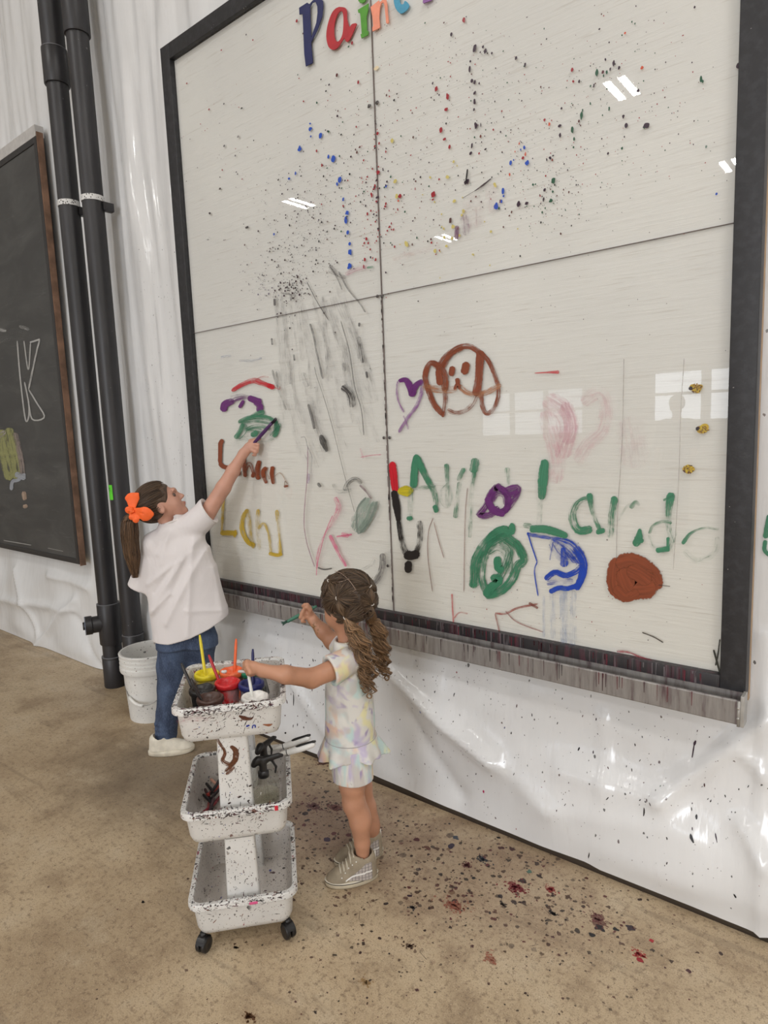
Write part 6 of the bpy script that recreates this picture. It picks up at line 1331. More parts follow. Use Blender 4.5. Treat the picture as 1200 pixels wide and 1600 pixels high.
# left arm (nearest the camera) into the tray
shl, elb, fa, wr = np.array([.016, -.088, .775]), p(487, 1060, -.155), p(446, 1054, -.215), p(411, 1048, -.222)
S.cap(shl, elb, .034, .0295, .02); S.cap(elb, fa, .0295, .0265, .012); S.cap(fa, wr, .0265, .0180, .012)
pm_ = p(397, 1043, -.226); S.cap(wr, pm_, .019, .020, .012, squash=(BX*0+np.array([0, .8, .3]), .8))
kn = [p(386, 1034, -.228), p(386, 1039, -.238), p(388, 1045, -.247), p(391, 1051, -.252)]
for k, q in enumerate(kn):
    r0 = [.0068, .0070, .0067, .0060][k]; S.cap(pm_+np.array([.002, .004-.006*k, .006-.005*k]), q, r0*1.25, r0*1.1, .006)
    d1 = q+np.array([-.010, .012, -.008]); d2 = d1+np.array([.004, .014, -.010]); d3 = d2+np.array([.010, .006, -.002]); S.chain([q, d1, d2, d3], [r0*1.08, r0, r0*.9, r0*.8], .004)
S.chain([pm_+np.array([.006, .012, .002]), p(388, 1040, -.203), p(382, 1045, -.208), p(378, 1049, -.220)], [.0095, .008, .0072, .006], .006)
# right arm reaching up behind
shr, elr, wrr, pr_ = np.array([.004, .088, .775]), p(520, 1003, .135), p(490, 970, .150), p(483, 960, .155)
S.cap(shr, elr, .033, .029, .02); S.cap(elr, (elr+wrr)/2, .028, .026, .012); S.cap((elr+wrr)/2, wrr, .026, .0175, .012); S.cap(wrr, pr_, .018, .019, .01, squash=((.2, 1, 0), .75))
for k, (q0, q1, q2, q3) in enumerate((((484, 950), (480, 945), (476, 945), (473, 947)), ((479, 953), (474, 954), (471, 959), (475, 962)), ((478, 959), (472, 960), (469, 965), (474, 967)), ((480, 965), (474, 966), (472, 971), (477, 972)))):
    r0 = [.0072, .007, .0068, .006][k]; bb = .150-.002*k; S.chain([pr_, p(*q0, bb), p(*q1, bb-.008), p(*q2, bb-.012), p(*q3, bb-.006)], [r0*1.3, r0*1.1, r0, r0*.9, r0*.8], .005)
S.chain([pr_+np.array([.004, -.01, .004]), p(485, 953, .138), p(480, 949, .136), p(476, 950, .138)], [.009, .0078, .007, .006], .005)
st_c = p(489, 982, .130)
body = link_mesh('body', S.mesh('body', 2), skin_mat('tanned_skin', srgb(186, 136, 108), (tuple(st_c), .034, srgb(120, 92, 50))), tod); face_parts(P_, .97, tod)
HANDL = p(390, 1046, -.152); HANDR = p(476, 953, .145)
# top
M_TD = tiedye('tie_dye_jersey')
S = SDF((-.14, -.19, .38), (.17, .20, .86), .003)
def wr1(X, Y, Z): return .0022*np.sin(26*X+9*Z+3*np.sin(14*Z))*np.sin(12*Y+2)+.0025*np.exp(-((X+.03+.25*(Z-.7))/.012)**2)
sn, sf = shl+(elb-shl)*.52, np.array([-.030, .128, .755])
S.cap(shl+np.array([0, .012, .004]), sn, .043, .051, .02); S.cap(shr+np.array([0, -.01, .004]), sf, .041, .042, .02)
dn = (sn-shl)/np.linalg.norm(sn-shl); df = (sf-shr)/np.linalg.norm(sf-shr)
for c_, d_ in ((sn, dn), (sf, df)):
    S.add(lambda X, Y, Z, c_=c_, d_=d_: np.maximum(-((X-c_[0])*d_[0]+(Y-c_[1])*d_[1]+(Z-c_[2])*d_[2]), np.sqrt((X-c_[0])**2+(Y-c_[1])**2+(Z-c_[2])**2)-.062), c_-.065, c_+.065, .0, 's')
    S.cap(c_+d_*.012, c_+d_*.06, .0405 if c_ is sn else .034, .0430 if c_ is sn else .034, .0, 's')
S.loft([(.485, .006, 0, .085, .090), (.54, .006, 0, .083, .088), (.60, .007, 0, .081, .088), (.66, .008, 0, .078, .092), (.72, .010, 0, .071, .096), (.765, .012, 0, .062, .092), (.80, .013, 0, .052, .066), (.826, .011, 0, .044, .050)], k=.012, wr=wr1)
S.cap((.008, 0, .80), (.012, 0, .88), .036, .036, .004, 's')
top = link_mesh('tie_dye_top', S.mesh('tie_dye_top', 2), M_TD, tod); props(top, 'pale tie-dye top with a ruffled hem')
rf = lambda th, z: np.clip((.492-z)/.075, 0, 1)*(.11*np.sin(6*th+1.2)+.07*np.sin(11*th+.5))
S = SDF((-.16, -.17, .39), (.18, .17, .51), .003)
S.loft([(.415, .010, 0, .113, .112), (.45, .008, 0, .103, .104), (.492, .006, 0, .086, .091)], k=0, ruffle=rf)
S.loft([(.30, .010, 0, .107, .106), (.45, .008, 0, .097, .098), (.475, .006, 0, .082, .086)], k=0, ruffle=rf, mode='s')
S.add(lambda X, Y, Z: Z-(.428+.012*np.sin(X*22+1)+Y*0), (-.2, -.2, .3), (.2, .2, .45), 0, 's')
link_mesh('ruffle', S.mesh('ruffle', 1), M_TD, top)
mb = MB(); mb.tube([(.006+.0865*math.cos(t), .0915*math.sin(t), .490) for t in np.linspace(0, 2*math.pi, 40)], .0013, 5); mb.build('seam', simple('seam_thread', srgb(170, 165, 165), .8), top)
mb = MB(); mb.tube([(.011+.041*math.cos(t), .044*math.sin(t), .824-.006*math.cos(t)*-1) for t in np.linspace(0, 2*math.pi, 40)], .0035, 6, squash=1.3); mb.build('collar', simple('pale_collar', srgb(226, 220, 196), .8), top)
S = SDF((-.10, -.15, .33), (.12, .15, .48), .003)
wr2 = lambda X, Y, Z: .0016*np.sin(60*X+8*Z)
for s in (-1, 1):
    S.loft([(.362, .012, s*.052, .068, .057), (.40, .010, s*.050, .070, .058), (.47, .006, s*.040, .076, .056)], k=.012, wr=wr2)
S.cap((.006, -.115, .362), (.006, -.10, .384), .003, .001, .0, 's')
for L_ in (nl, fl): S.cap(L_[1]-np.array([0, 0, .03]), L_[1]+np.array([0, 0, .01]), .045, .044, 0, 's')
sh = link_mesh('shorts', S.mesh('shorts', 1), tiedye('tie_dye_shorts', True), tod)
for foot, (tu, tv), (hu, hv) in (('n', (512, 1380), (588, 1368)), ('f', (524, 1350), (598, 1332))):
    a, b = floorpt(tu, tv), floorpt(hu, hv); c = (a+b)/2; d = a-b
    l = c-TB0; yaw = math.atan2(d[1], d[0])-YAW
    shoe_mesh(tod, 'shoe', (l@AX, l@BX-.009, 0), yaw, 'hi')
# hair
HB, HT = srgb(64, 52, 43), srgb(112, 90, 68)
C0 = P_(-.012, 0, .014); RAD = np.array([.101, .088, .093])*.97
S = SDF(C0-.13, C0+.13, .003); S.ell(C0, RAD-.004, R_, k=0); S.ell(P_(.088, 0, -.050), np.array([.060, .078, .078])*.97, R_, .012, 's'); S.ell(P_(.03, 0, -.11), np.array([.10, .10, .045])*.97, R_, .01, 's')
hm = NM('hair_base'); hn = hm.noise(60, 3, .6, hm.mapping(scale=(1, 1, .3))); hm.set(color=hm.mix(hm.smooth(hn, .35, .65), srgb(58, 45, 36), srgb(92, 72, 56)), rough=.5, normal=hm.bump(hn, .5, .004)); M_HB = hm.m
hair = link_mesh('hair', S.mesh('hair', 1), M_HB, tod)
oe = lambda u, v: on_ell(TB0, u, v, C0, R_, RAD)
ties = [oe(515, 909), oe(527, 935), oe(539, 964), oe(577, 917), oe(580, 944), C0+(oe(580, 944)-C0)*1.0+np.array([-.01, 0, -.04])]
nxt = {0: 1, 1: 2, 3: 4, 4: 5}
Hs = Hair(); Ri = R_.T
Mell = R_/RAD[:, None]; tn = [(Mell@(t-C0)) for t in ties]; tn = [t/np.linalg.norm(t) for t in tn]
partN = None
pa, pb_, pc_ = oe(521, 889), oe(545, 908), oe(556, 924)
pn = np.cross(Mell@(pa-C0), Mell@(pc_-C0)); pn /= np.linalg.norm(pn); sgnL = np.sign(pn@tn[1])
for k in range(6200):
    q = rng.randn(3); q /= np.linalg.norm(q)     # directions in head frame: (front, side, up)
    if q[0] > .55 and q[2] < .45: continue
    if q[0] > .15 and q[2] < -.25: continue
    if q[2] < -.80: continue
    left = np.sign(pn@q) == sgnL; ids = (0, 1, 2) if left else (3, 4, 5)
    i = min(ids, key=lambda j: -(tn[j]@q)-(.06 if j in (1, 4) else 0))
    if tn[i]@q < -.2: continue
    A = C0+Ri@(q*RAD); pts = surf_path(A, ties[i], C0, R_, RAD, 8, rng.uniform(.0, .05), rng.uniform(.985, 1.03)); pts += rng.randn(1, 3)*.0012
    pts[-1] += rng.randn(3)*.0012; Hs.add(pts, np.linspace(1.1, .8, 8)*.00085, hcol(HB, HT, .1+rng.rand()**1.5*.75))
for i, j in nxt.items():      # small bubbles between ties
    for k in range(70):
        mid = (ties[i]+ties[j])/2; out = (mid-C0)/np.linalg.norm(mid-C0); sd = np.cross(ties[j]-ties[i], out); sd /= np.linalg.norm(sd)
        a = rng.uniform(-1, 1); b = rng.uniform(.1, 1); mid = mid+out*.016*b*math.sqrt(1-a*a*.7)+sd*.013*a
        Hs.add(np.array(catmull([ties[i]+out*.003, mid, ties[j]+out*.004], 9)), .0012, hcol(HB, HT, rng.uniform(.2, .9)))
def curls(path, n, rad, curl, r=.00085, tipc=HT, turns=5):
    C = np.array(catmull(path, 110)); t = np.gradient(C, axis=0); t /= np.linalg.norm(t, axis=1)[:, None]
    s1 = np.cross(t, [.3, 1, .1]); s1 /= np.linalg.norm(s1, axis=1)[:, None]; s2 = np.cross(t, s1); x = np.linspace(0, 1, 110)
    for k in range(n):
        cl = rng.randint(9); a0 = cl*2.4+rng.randn()*.35; q = .35+.65*((cl*.618) % 1)+rng.randn()*.08; endf = (.74+.26*((cl*.37) % 1))*rng.uniform(.93, 1); m = max(8, int(110*endf)); xx = x[:m]
        ph = cl*1.7
        if k % 3 == 0: a0 = rng.rand()*6.28; q = math.sqrt(rng.rand())*1.05; ph += rng.randn()*.8
        ra = np.interp(xx, *rad)*q; cu = np.interp(xx, *curl)*rng.uniform(.8, 1.15); w = 6.28*turns*(1+.12*(cl % 3))
        ang = a0+.8*np.sin(xx*5+ph)
        off1 = ra*np.cos(ang)+cu*np.sin(w*xx**1.2+ph); off2 = ra*np.sin(ang)+cu*np.cos(w*xx**1.2+ph)
        Hs.add(C[:m]+s1[:m]*off1[:, None]+s2[:m]*off2[:, None], np.linspace(r, r*.6, m), hcol(HB, tipc, rng.uniform(.15, 1)))
TIPC = srgb(170, 134, 98)
b0 = ties[2]; curls([b0, p(549, 982, -.075), p(560, 1002, -.085), p(570, 1030, -.08), p(574, 1058, -.075), p(575, 1090, -.075)], 460, ([0, .12, .4, .7, 1], [.004, .016, .030, .029, .014]), ([0, .25, .6, 1], [0, .005, .0105, .012]), tipc=TIPC, turns=4.5)
curls([ties[4], p(580, 966, .05), p(590, 985, .05), p(596, 1012, .05), p(598, 1038, .05), p(604, 1062, .05)], 360, ([0, .12, .4, .7, 1], [.004, .014, .025, .023, .011]), ([0, .25, .6, 1], [0, .005, .0105, .012]), tipc=TIPC, turns=4.5)
for (u, v, bq, uc) in ((571, 1076, -.08, 1), (577, 1086, -.075, 1), (566, 1070, -.08, 1), (600, 1050, .05, 1), (604, 1058, .05, 1), (596, 1046, .045, 1)):   # loose ringlets
    c = p(u, v, bq); rr_ = rng.uniform(.006, .010)
    for k in range(7): Hs.add(np.array([c+np.array([rr_*math.cos(t), .004*t*.3, rr_*math.sin(t)-.0012*t]) for t in np.linspace(0, 7.5, 22)])+rng.randn(3)*.0012, .0009, hcol(HB, TIPC, rng.uniform(.4, 1)))
for k in range(60):      # flyaways
    q = rng.randn(3); q /= np.linalg.norm(q)
    if q[0] > .2 or q[2] < -.3: continue
    A = C0+Ri@(q*RAD*1.02); d = rng.randn(3)*.012; Hs.add(np.array(catmull([A, A+(Ri@q)*.006+d*.5, A+(Ri@q)*.004+d], 6)), .0005, hcol(HB, HT, .8))
Hs.build('hair_strands', M_HAIR, hair)
mb = MB()
for path in ([oe(523, 893), oe(534, 897), oe(546, 908), oe(556, 922)], [oe(545, 905), oe(534, 909), oe(520, 911)], [oe(556, 921), oe(543, 930), oe(531, 935)]):
    q = catmull(path, 14); q = [C0+(x-C0)*1.018 for x in q]; mb.tube(q, [.0005]+[.0011]*12+[.0005], 6)
mb.build('hair_parting', simple('scalp_skin', srgb(150, 128, 112), .6), hair)
M_EL = simple('clear_hair_tie', srgb(214, 208, 200), .3)
for t in (ties[0], ties[1], ties[2], ties[3], ties[4], p(550, 983, -.078)):
    o_ = (t-C0)/np.linalg.norm(t-C0); Mx = Vector((0, 0, 1)).rotation_difference(Vector(np.cross(o_, [.2, .9, .3]))).to_matrix()
    mb = MB(); c = t+o_*.004; mb.tube([Vector(c)+Mx@Vector((.0058*math.cos(a), .0058*math.sin(a), 0)) for a in np.linspace(0, 6.28, 18)], .0014, 6); mb.build('hair_tie', M_EL, hair)
# her brushes
def tow(P): P = np.array(P); return TB0+AX*P[0]+BX*P[1]+np.array([0, 0, P[2]])
brush('paint_brush', tow(p(440, 976, .13)), tow(p(495, 947, .155)), srgb(60, 112, 92), 'dark green paint brush held up in the small girl\'s right hand', group='paint brushes held by the girls', bristle=srgb(44, 80, 66), splay=True, r=.0062)
brush('paint_brush', tow(p(397, 1050, -.243)), tow(p(372, 1049, -.228)), srgb(190, 184, 180), 'short pale brush pinched in the small girl\'s left hand over the pots', group='paint brushes held by the girls', r=.0045)

# ---------------------------------------------------------------- the older girl at the board
GB0 = np.array([-1.1, -.33, 0.]); girl = empty('person', GB0, YAW, 'older girl in white T-shirt and jeans with an orange bow, painting high on the board', 'person')
g = lambda u, v, b=0.: lp(GB0, u, v, b)
S = SDF((-.20, -.14, .03), (.49, .20, 1.52), .0038)
HC = np.array([.004, .0, 1.208]); HF = np.array([.78, .20, .56]); HU = np.array([-.55, -.10, .80])
P_, R_ = head_sdf(S, HC, HF, HU, 1.0)
S.cap((.05, 0, 1.04), P_(-.018, 0, -.06), .040, .037, .02)
S.loft([(.53, .075, 0, .085, .055), (.58, .07, 0, .11, .07), (.7, .08, 0, .105, .07), (.86, .075, 0, .11, .075), (.98, .07, 0, .12, .075), (1.04, .07, 0, .10, .06)], k=.02)
S.cap((-.035, 0, 1.01), (.18, 0, 1.105), .045, .045, .03)
shR = np.array([.195, 0, 1.115]); el = g(349, 762, .01); mid = g(364, 736, .02); wr = g(380, 709, .02); pc = g(389, 699, .02)
S.cap(shR, el, .040, .034, .02); S.cap(el, mid, .034, .030, .012); S.cap(mid, wr, .030, .021, .012); S.cap(wr, pc, .021, .024, .012, squash=((0, 1, 0), .65))
tipw = np.array(wallpt(432, 653, -.012)); 
def tog(P): P = np.array(P); return GB0+AX*P[0]+BX*P[1]+np.array([0, 0, P[2]])
def fromw(W): l = np.array(W)-GB0; return np.array([l@AX, l@BX, l[2]])
for k, q in enumerate((((395, 690, .016), (402, 687, .008), (408, 684.5, .0)), ((397, 694, .010), (403, 695, .0), (403, 700, .006), (398, 701, .012)), ((396, 699, .010), (402, 701, .0), (402, 706, .006), (397, 707, .012)), ((394, 704, .010), (399, 706, .002), (399, 711, .008), (395, 711, .014)))):
    r0 = [.0085, .0085, .008, .0072][k]; S.chain([pc]+[g(*x) for x in q], [r0*1.4]+[r0*(1.1-.1*i) for i in range(len(q))], .006)
S.chain([pc+np.array([-.004, .012, .004]), g(391, 689, .030), g(398, 687, .028), g(403, 687, .020)], [.011, .009, .008, .007], .006)
shL = np.array([-.045, .0, 1.0]); elL = g(222, 896, .03); wl = g(238, 905, .13)
S.cap(shL, elL, .037, .032, .02); S.cap(elL, wl, .030, .020, .012); S.cap(wl, wl+np.array([.03, .04, .0]), .02, .02, .01)
for k in range(4): q = wl+np.array([.045, .05+.0*k, .018-.012*k]); S.chain([wl+np.array([.03, .04, .0]), q, q+np.array([.018, .0, -.012]), q+np.array([.012, -.014, -.022])], [.010, .008, .0075, .007], .005)
S.chain([wl+np.array([.02, .03, .01]), wl+np.array([.03, .012, .02]), wl+np.array([.045, .006, .016])], [.011, .009, .007], .005)
S.cap(np.array([.03, 0, .52]), g(267, 1075), .055, .045, .01); S.cap(g(267, 1075), g(259, 1150), .042, .032, .01); S.cap(np.array([.125, .01, .50]), g(317, 1070, .07), .044, .038, .01); S.cap(g(317, 1070, .07), g(322, 1142, .13), .04, .032, .01)
link_mesh('body', S.mesh('body', 2), skin_mat('fair_skin', srgb(194, 146, 126)), girl); face_parts(P_, 1.0, girl)
# T-shirt
S = SDF((-.22, -.16, .50), (.34, .18, 1.24), .004)
def wr3(X, Y, Z):
    fold = lambda x0, z0, x1, z1, w, a: a*np.exp(-(np.hypot(X-x0-np.clip(((X-x0)*(x1-x0)+(Z-z0)*(z1-z0))/((x1-x0)**2+(z1-z0)**2), 0, 1)*(x1-x0), Z-z0-np.clip(((X-x0)*(x1-x0)+(Z-z0)*(z1-z0))/((x1-x0)**2+(z1-z0)**2), 0, 1)*(z1-z0))/w)**1.5)
    return (-fold(.20, 1.06, -.05, .72, .018, .010)-fold(.22, 1.0, .02, .66, .016, .009)-fold(.17, 1.08, .12, .60, .014, .007)-fold(-.06, .84, .10, .95, .014, .008)-fold(.24, .9, .27, .68, .016, .009)-fold(.05, .80, -.06, .70, .014, .008)
            -fold(.0, .98, .05, 1.05, .012, .006)-fold(.06, 1.08, .02, .94, .012, .005)+fold(.15, 1.0, .05, .78, .016, .007)+fold(.09, .95, -.03, .80, .012, .006)+.0035*np.sin(34*X-16*Z+2*np.sin(9*Z))*np.sin(9*Z+4*X+1)-fold(.12, .72, .28, .70, .012, .004)+0*Y)
s1 = g(327, 798, .005); d1 = np.array([.86, 0, .5]); d1 /= np.linalg.norm(d1); S.cap((.165, 0, 1.10), s1, .056, .066, .03)
s2 = g(219, 918, .01); d2 = s2-np.array([-.04, 0, 1.0]); d2 /= np.linalg.norm(d2); S.cap((-.035, 0, 1.0), s2-d2*.0, .052, .056, .025); S.cap((-.06, 0, .93), s2+np.array([.01, 0, .01]), .05, .056, .02)
for c_, d_, r_ in ((s1, d1, .058), (s2, d2, .049)):
    S.add(lambda X, Y, Z, c_=c_, d_=d_: np.maximum(-((X-c_[0])*d_[0]+(Y-c_[1])*d_[1]+(Z-c_[2])*d_[2]), np.sqrt((X-c_[0])**2+(Y-c_[1])**2+(Z-c_[2])**2)-.085), c_-.09, c_+.09, 0, 's')
    S.cap(c_+d_*.02, c_+d_*.08, r_-.002, r_, 0, 's')
S.loft([(.52, .108, .0, .192, .115), (.60, .104, 0, .184, .112), (.70, .094, 0, .176, .108), (.80, .084, 0, .166, .102), (.90, .080, 0, .155, .096), (.98, .076, 0, .144, .088), (1.04, .072, 0, .118, .074), (1.09, .075, 0, .07, .055)], k=.03, wr=wr3)
S.cap((-.035, 0, 1.02), (.17, 0, 1.115), .056, .056, .03, squash=((0, 1, 0), 1.0)); S.cap((.05, .0, 1.06), (.048, .005, 1.13), .062, .052, .02)
nk0 = np.array([.05, 0, 1.11]); nk1 = P_(-.02, 0, -.06)+np.array([0, 0, .05]); S.cap(nk0, nk1, .048, .048, .004, 's')
S.add(lambda X, Y, Z: Z-np.interp(X.ravel(), [-.2, -.062, .03, .13, .21, .30, .36], [.545, .556, .560, .588, .620, .672, .70])[:, None, None]+.10*Y*0-.0, (-.3, -.3, .3), (.4, .3, .75), 0, 's')
S.loft([(.40, .108, .0, .184, .107), (.60, .104, 0, .176, .104)], k=0, mode='s')
sm = NM('white_cotton'); co = sm.coord(); wv = sm.noise(9, 4, .6, sm.mapping(scale=(1, 1, .55), src=co), dist=.8); mk, rv = sm.splat(30, .22, .03, src=co)
sm.set(color=sm.mix(sm.math('MULTIPLY', mk, .6), srgb(220, 215, 215), srgb(90, 80, 80)), rough=.85, normal=sm.bump(wv, .45, .012))
ts = link_mesh('white_shirt', S.mesh('white_shirt', 2), sm.m, girl)
mb = MB()
mb.tube([(s1[0]+.0*t, s1[1]+.0635*math.sin(t), s1[2]+.0) if False else tuple(s1+np.cross(d1, [0, 1, 0])*.064*math.cos(t)+np.array([0, 1, 0])*.064*math.sin(t)) for t in np.linspace(0, 6.283, 30)], .0022, 5); mb.build('sleeve_hem', simple('hem_cotton', srgb(224, 219, 216), .85), ts)
nd = (nk1-nk0)/np.linalg.norm(nk1-nk0); e1 = np.cross(nd, [0, 1, 0]); e1 /= np.linalg.norm(e1); e2 = np.cross(nd, e1); nc = np.array([.049, .003, 1.146])-nd*.028
mb = MB(); mb.tube([tuple(nc+e1*.049*math.cos(t)+e2*.049*math.sin(t)) for t in np.linspace(0, 6.283, 36)], .0055, 8); mb.build('collar', simple('collar_cotton', srgb(226, 220, 218), .85), ts)
# jeans
S = SDF((-.10, -.13, .045), (.26, .22, .68), .004)
wj = lambda X, Y, Z: .0022*np.sin(70*Z+6*X)*np.exp(-((Z-.12)/.09)**2)+.0018*np.sin(40*Z+20*X)
S.loft([(.53, .078, 0, .130, .088), (.56, .078, 0, .138, .09), (.66, .082, 0, .122, .082)], k=0)
lj = [np.array([.016, 0, .52]), g(268, 1040), g(267, 1075), g(262, 1115), g(258, 1156)]; rj = [.076, .068, .062, .053, .052]
rjp = [np.array([.138, .01, .52]), g(315, 1030, .03), g(317, 1070, .07), g(319, 1105, .10), g(322, 1145, .13)]; rr2 = [.074, .056, .055, .050, .050]
for a_, b_ in ((lj, rj), (rjp, rr2)):
    for i in range(4): S.cap(a_[i], a_[i+1], b_[i], b_[i+1], .05 if i == 0 else .014)
for q, r_ in ((lj[4]+np.array([.003, 0, .075]), .055), (lj[4]+np.array([-.002, 0, .05]), .056), (lj[4]+np.array([.002, 0, .025]), .054), (lj[4]+np.array([0, 0, .10]), .054)): S.ell(q, (r_, r_, .014), k=.012)
S.add(lambda X, Y, Z: Z-.048+0*X+0*Y, (-.3, -.3, 0), (.3, .3, .06), 0, 's')
dm = NM('blue_denim'); co = dm.coord(); n1 = dm.noise(16, 4, .6, dm.mapping(scale=(1, 1, .4), src=co)); n2 = dm.noise(300, 2, .6, dm.mapping(scale=(1, 1, .3), src=co))
c = dm.mix(dm.smooth(n1, .35, .7), srgb(42, 54, 78), srgb(72, 88, 116)); c = dm.mix(dm.math('MULTIPLY', dm.smooth(n2, .45, .65), .3), c, srgb(100, 116, 142)); dm.set(color=c, rough=.8, normal=dm.bump(n1, .5, .008))
jn = link_mesh('jeans', S.mesh('jeans', 2), dm.m, girl)
shoe_mesh(girl, 'shoe', (g(272, 1170)[0]+.0, -.035, 0), .12, 'low')
q = rjp[4]; shoe_mesh(girl, 'shoe', (q[0]+.03, q[1]+.01, 0), .5, 'low')
# hair
C0 = P_(-.014, 0, .016); RAD = np.array([.100, .084, .090]); HB, HT = srgb(60, 48, 40), srgb(104, 82, 62)
S = SDF(C0-.13, C0+.13, .0032); S.ell(C0, RAD-.003, R_, k=0); S.ell(P_(.094, 0, -.046), (.066, .084, .088), R_, .010, 's'); S.ell(P_(.03, 0, -.10), (.075, .10, .045), R_, .01, 's')
for r in (-1, 1): S.ell(P_(.010, r*.082, -.026), (.026, .02, .03), R_, .006, 's')
hair = link_mesh('hair', S.mesh('hair', 1), M_HB, girl)
tie = np.array([-.098, -.052, 1.175]); Mell = R_/RAD[:, None]; tq = Mell@(tie-C0); tq /= np.linalg.norm(tq)
Hs = Hair(); Ri = R_.T; tie_s = C0+Ri@(tq*RAD)
for k in range(5600):
    q = rng.randn(3); q /= np.linalg.norm(q)
    if q[0] > .80 or (q[0] > .62 and q[2] < .40): continue
    if q[0] > .10 and q[2] < -.02 and not (q[0] < .3 and abs(q[1]) > .9 and q[2] > -.05): continue
    if q[2] < -.62 and q[0] > -.4: continue
    A = C0+Ri@(q*RAD); pts = surf_path(A, tie_s, C0, R_, RAD, 12, rng.uniform(0, .03), rng.uniform(.99, 1.035))+rng.randn(1, 3)*.001
    Hs.add(pts, np.linspace(1.1, .8, 12)*.0009, hcol(HB, HT, .1+rng.rand()**1.6*.8))
C = np.array(catmull([tie_s, g(203, 812, -.07), g(203, 840, -.07), g(207, 870, -.07), g(212, 908, -.07)], 30)); x = np.linspace(0, 1, 30)
for k in range(1000):
    a = rng.rand()*6.28; q = math.sqrt(rng.rand()); m = int(30*rng.uniform(.75, 1)); ra = np.interp(x[:m], [0, .12, .45, .75, 1], [.006, .028, .040, .034, .008])*q; ph = rng.rand()*6
    off = np.stack([ra*math.cos(a)+.003*np.sin(x[:m]*9+ph), ra*math.sin(a)*.7+.002*np.cos(x[:m]*8+ph), 0*ra], 1); Hs.add(C[:m]+off, np.linspace(.0010, .0006, m), hcol(HB, srgb(140, 108, 80), rng.uniform(.0, .9)))
for k in range(40):
    q = rng.randn(3); q /= np.linalg.norm(q)
    if q[0] > .3 or q[2] < -.2: continue
    A = C0+Ri@(q*RAD*1.02); d = rng.randn(3)*.012; Hs.add(np.array(catmull([A, A+(Ri@q)*.005+d*.5, A+d], 6)), .0005, hcol(HB, HT, .8))
for k in range(0): A = P_(.01, .07, -.04-.01*k); Hs.add(np.array(catmull([A, A+np.array([.01, -.01, -.03]), A+np.array([.022, -.012, -.034]), A+np.array([.03, -.012, -.026])], 12)), .0007, hcol(HB, HT, .2))
Hs.build('hair_strands', M_HAIR, hair)
# bow
K = g(207, 798, -.095); S = SDF(K-.12, K+.13, .0022)
nrm = (0, 1, .15)
def lobe(tip, r1, sq=.32, r0=.008): S.cap(K, tip, r0, r1, .004, squash=(nrm, sq))
lobe(g(209, 779, -.085), .026, .24); lobe(g(204, 779, -.085), .022, .24); lobe(g(224, 803, -.120), .033, .22); lobe(g(230, 803, -.118), .024, .22); lobe(g(201, 797, -.10), .017); lobe(g(212, 812, -.115), .016); lobe(g(206, 808, -.105), .015)
S.cap(g(229, 803, -.120), g(238, 803, -.118), .020, .002, .006, squash=(nrm, .3)); S.cap(g(205, 779, -.085), g(198.5, 779, -.085), .012, .003, .006, squash=(nrm, .4)); S.cap(g(212, 775, -.085), g(216, 771, -.085), .012, .003, .006, squash=(nrm, .4))
S.cap(K+np.array([0, -.012, -.004]), K+np.array([0, -.012, .008]), .009, .010, .003)
for (u0, v0, u1, v1) in ((208, 796, 210, 781), (209, 800, 224, 803), (207, 800, 211, 813), (205, 797, 200, 796)): S.cap(g(u0, v0, -.118), g(u1, v1, -.128), .0035, .0015, .004, 's')
bm_ = simple('orange_grosgrain', srgb(246, 104, 42), .6, .06, 30, .2, 250)
bow = link_mesh('hair_bow', S.mesh('hair_bow', 1), bm_, girl); props(bow, 'bright orange hair bow')
mb = MB(); mb.tube([K+np.array([.010*math.cos(t), -.010+.010*math.sin(t)*.6, .004*math.sin(t*2)]) for t in np.linspace(0, 6.28, 20)], .006, 8); mb.build('knot', bm_, bow)
he = tog(g(399, 690, .012)); dd = tipw-he; hb = tog(g(392, 698, .02))
ax_ = (tipw-hb)/np.linalg.norm(tipw-hb)
brush('paint_brush', tipw, hb-ax_*.02, srgb(74, 40, 92), 'purple paint brush in the older girl\'s raised hand touching the board', group='paint brushes held by the girls', bristle=srgb(44, 26, 46), r=.0078, br_len=.035)

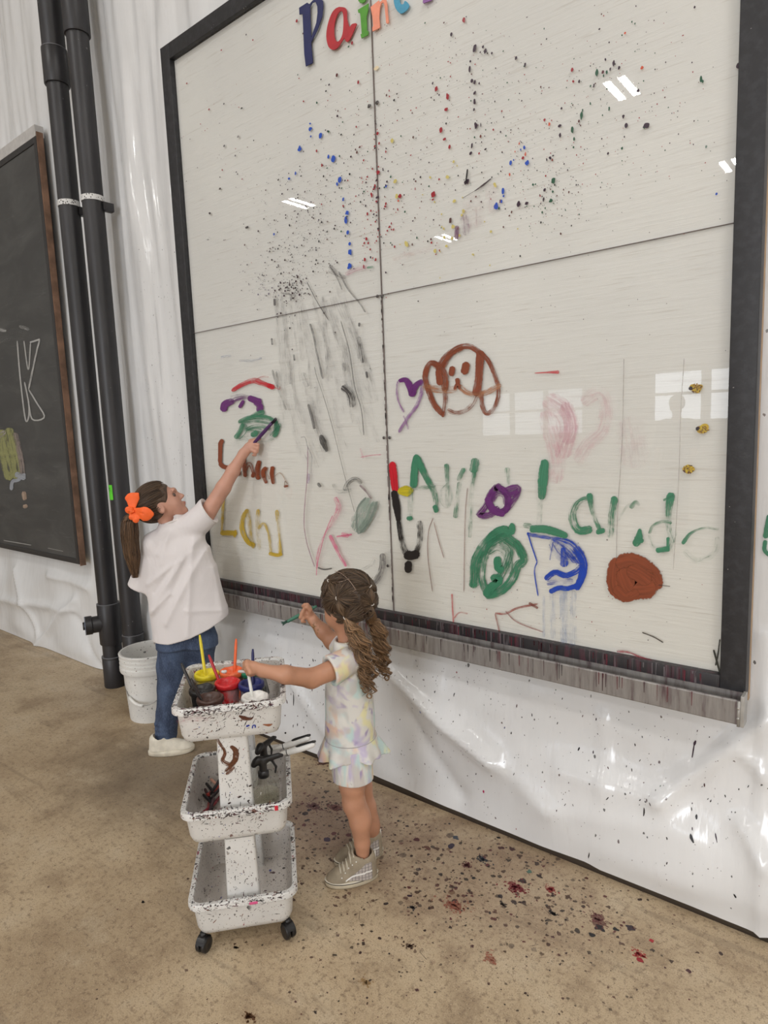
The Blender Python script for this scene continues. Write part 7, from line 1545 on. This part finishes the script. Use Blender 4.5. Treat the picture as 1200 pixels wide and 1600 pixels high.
# ---------------------------------------------------------------- adult standing across the hall, seen mirrored in the panes
ab = np.array([-.85, -7.3, 0.]); ad = empty('person', ab, math.pi*.0, 'adult in dark clothes standing across the hall, faintly mirrored in the panes', 'person')
S = SDF((-.36, -.22, .0), (.36, .30, 1.80), .011)
P_, R_ = head_sdf(S, (0, .02, 1.66), (0, 1, 0), (0, 0, 1), 1.12, k=1)
S.cap((0, 0, 1.42), (0, .01, 1.58), .055, .055, .03); S.cap((-.15, 0, 1.40), (.15, 0, 1.40), .07, .07, .05); S.loft([(.86, 0, 0, .165, .115), (1.0, 0, 0, .155, .11), (1.15, 0, 0, .145, .11), (1.3, 0, 0, .165, .12), (1.42, 0, 0, .14, .09)], k=.05)
for s in (-1, 1):
    S.cap((s*.09, 0, .88), (s*.10, .01, .48), .095, .062, .04); S.cap((s*.10, .01, .48), (s*.11, -.01, .08), .062, .042, .02); S.cap((s*.11, -.03, .05), (s*.12, .15, .035), .045, .035, .03)
    S.cap((s*.19, 0, 1.38), (s*.24, .0, 1.10), .052, .042, .04); S.cap((s*.24, 0, 1.10), (s*.21, .14, .90), .042, .03, .02); S.cap((s*.21, .14, .90), (s*.205, .19, .85), .032, .028, .02)
    for k in range(4): S.chain([(s*(.19+.012*k), .20, .83), (s*(.19+.012*k), .225, .80), (s*(.188+.012*k), .225, .775)], [.013, .012, .011], .008)
    S.chain([(s*.185, .18, .86), (s*.17, .21, .84), (s*.17, .225, .82)], [.014, .012, .011], .008)
am = NM('adult_skin_clothes'); am.set(color=srgb(200, 152, 130), rough=.5); link_mesh('body', S.mesh('body', 1), am.m, ad)
S = SDF((-.36, -.22, .0), (.36, .30, 1.80), .012)
S.cap((-.15, 0, 1.40), (.15, 0, 1.40), .08, .08, .05); S.loft([(.84, 0, 0, .18, .13), (1.0, 0, 0, .17, .125), (1.15, 0, 0, .16, .125), (1.3, 0, 0, .18, .135), (1.42, 0, 0, .15, .10)], k=.05)
for s in (-1, 1): S.cap((s*.19, 0, 1.38), (s*.24, .0, 1.10), .062, .054, .04)
link_mesh('shirt', S.mesh('shirt', 1), simple('dark_shirt', srgb(60, 58, 62), .8), ad)
S = SDF((-.30, -.22, .0), (.30, .30, .95), .012)
for s in (-1, 1): S.cap((s*.09, 0, .86), (s*.10, .01, .48), .105, .075, .04); S.cap((s*.10, .01, .48), (s*.11, -.01, .09), .075, .06, .02)
link_mesh('trousers', S.mesh('trousers', 1), simple('dark_trousers', srgb(50, 52, 60), .8), ad)
S = SDF((-.15, -.15, 1.5), (.15, .15, 1.85), .01); S.ell((0, -.005, 1.69), (.10, .115, .11), k=0); S.ell((0, .12, 1.62), (.09, .08, .11), None, .01, 's'); link_mesh('hair', S.mesh('hair', 1), M_HB, ad)
face_parts(P_, 1.12, ad)
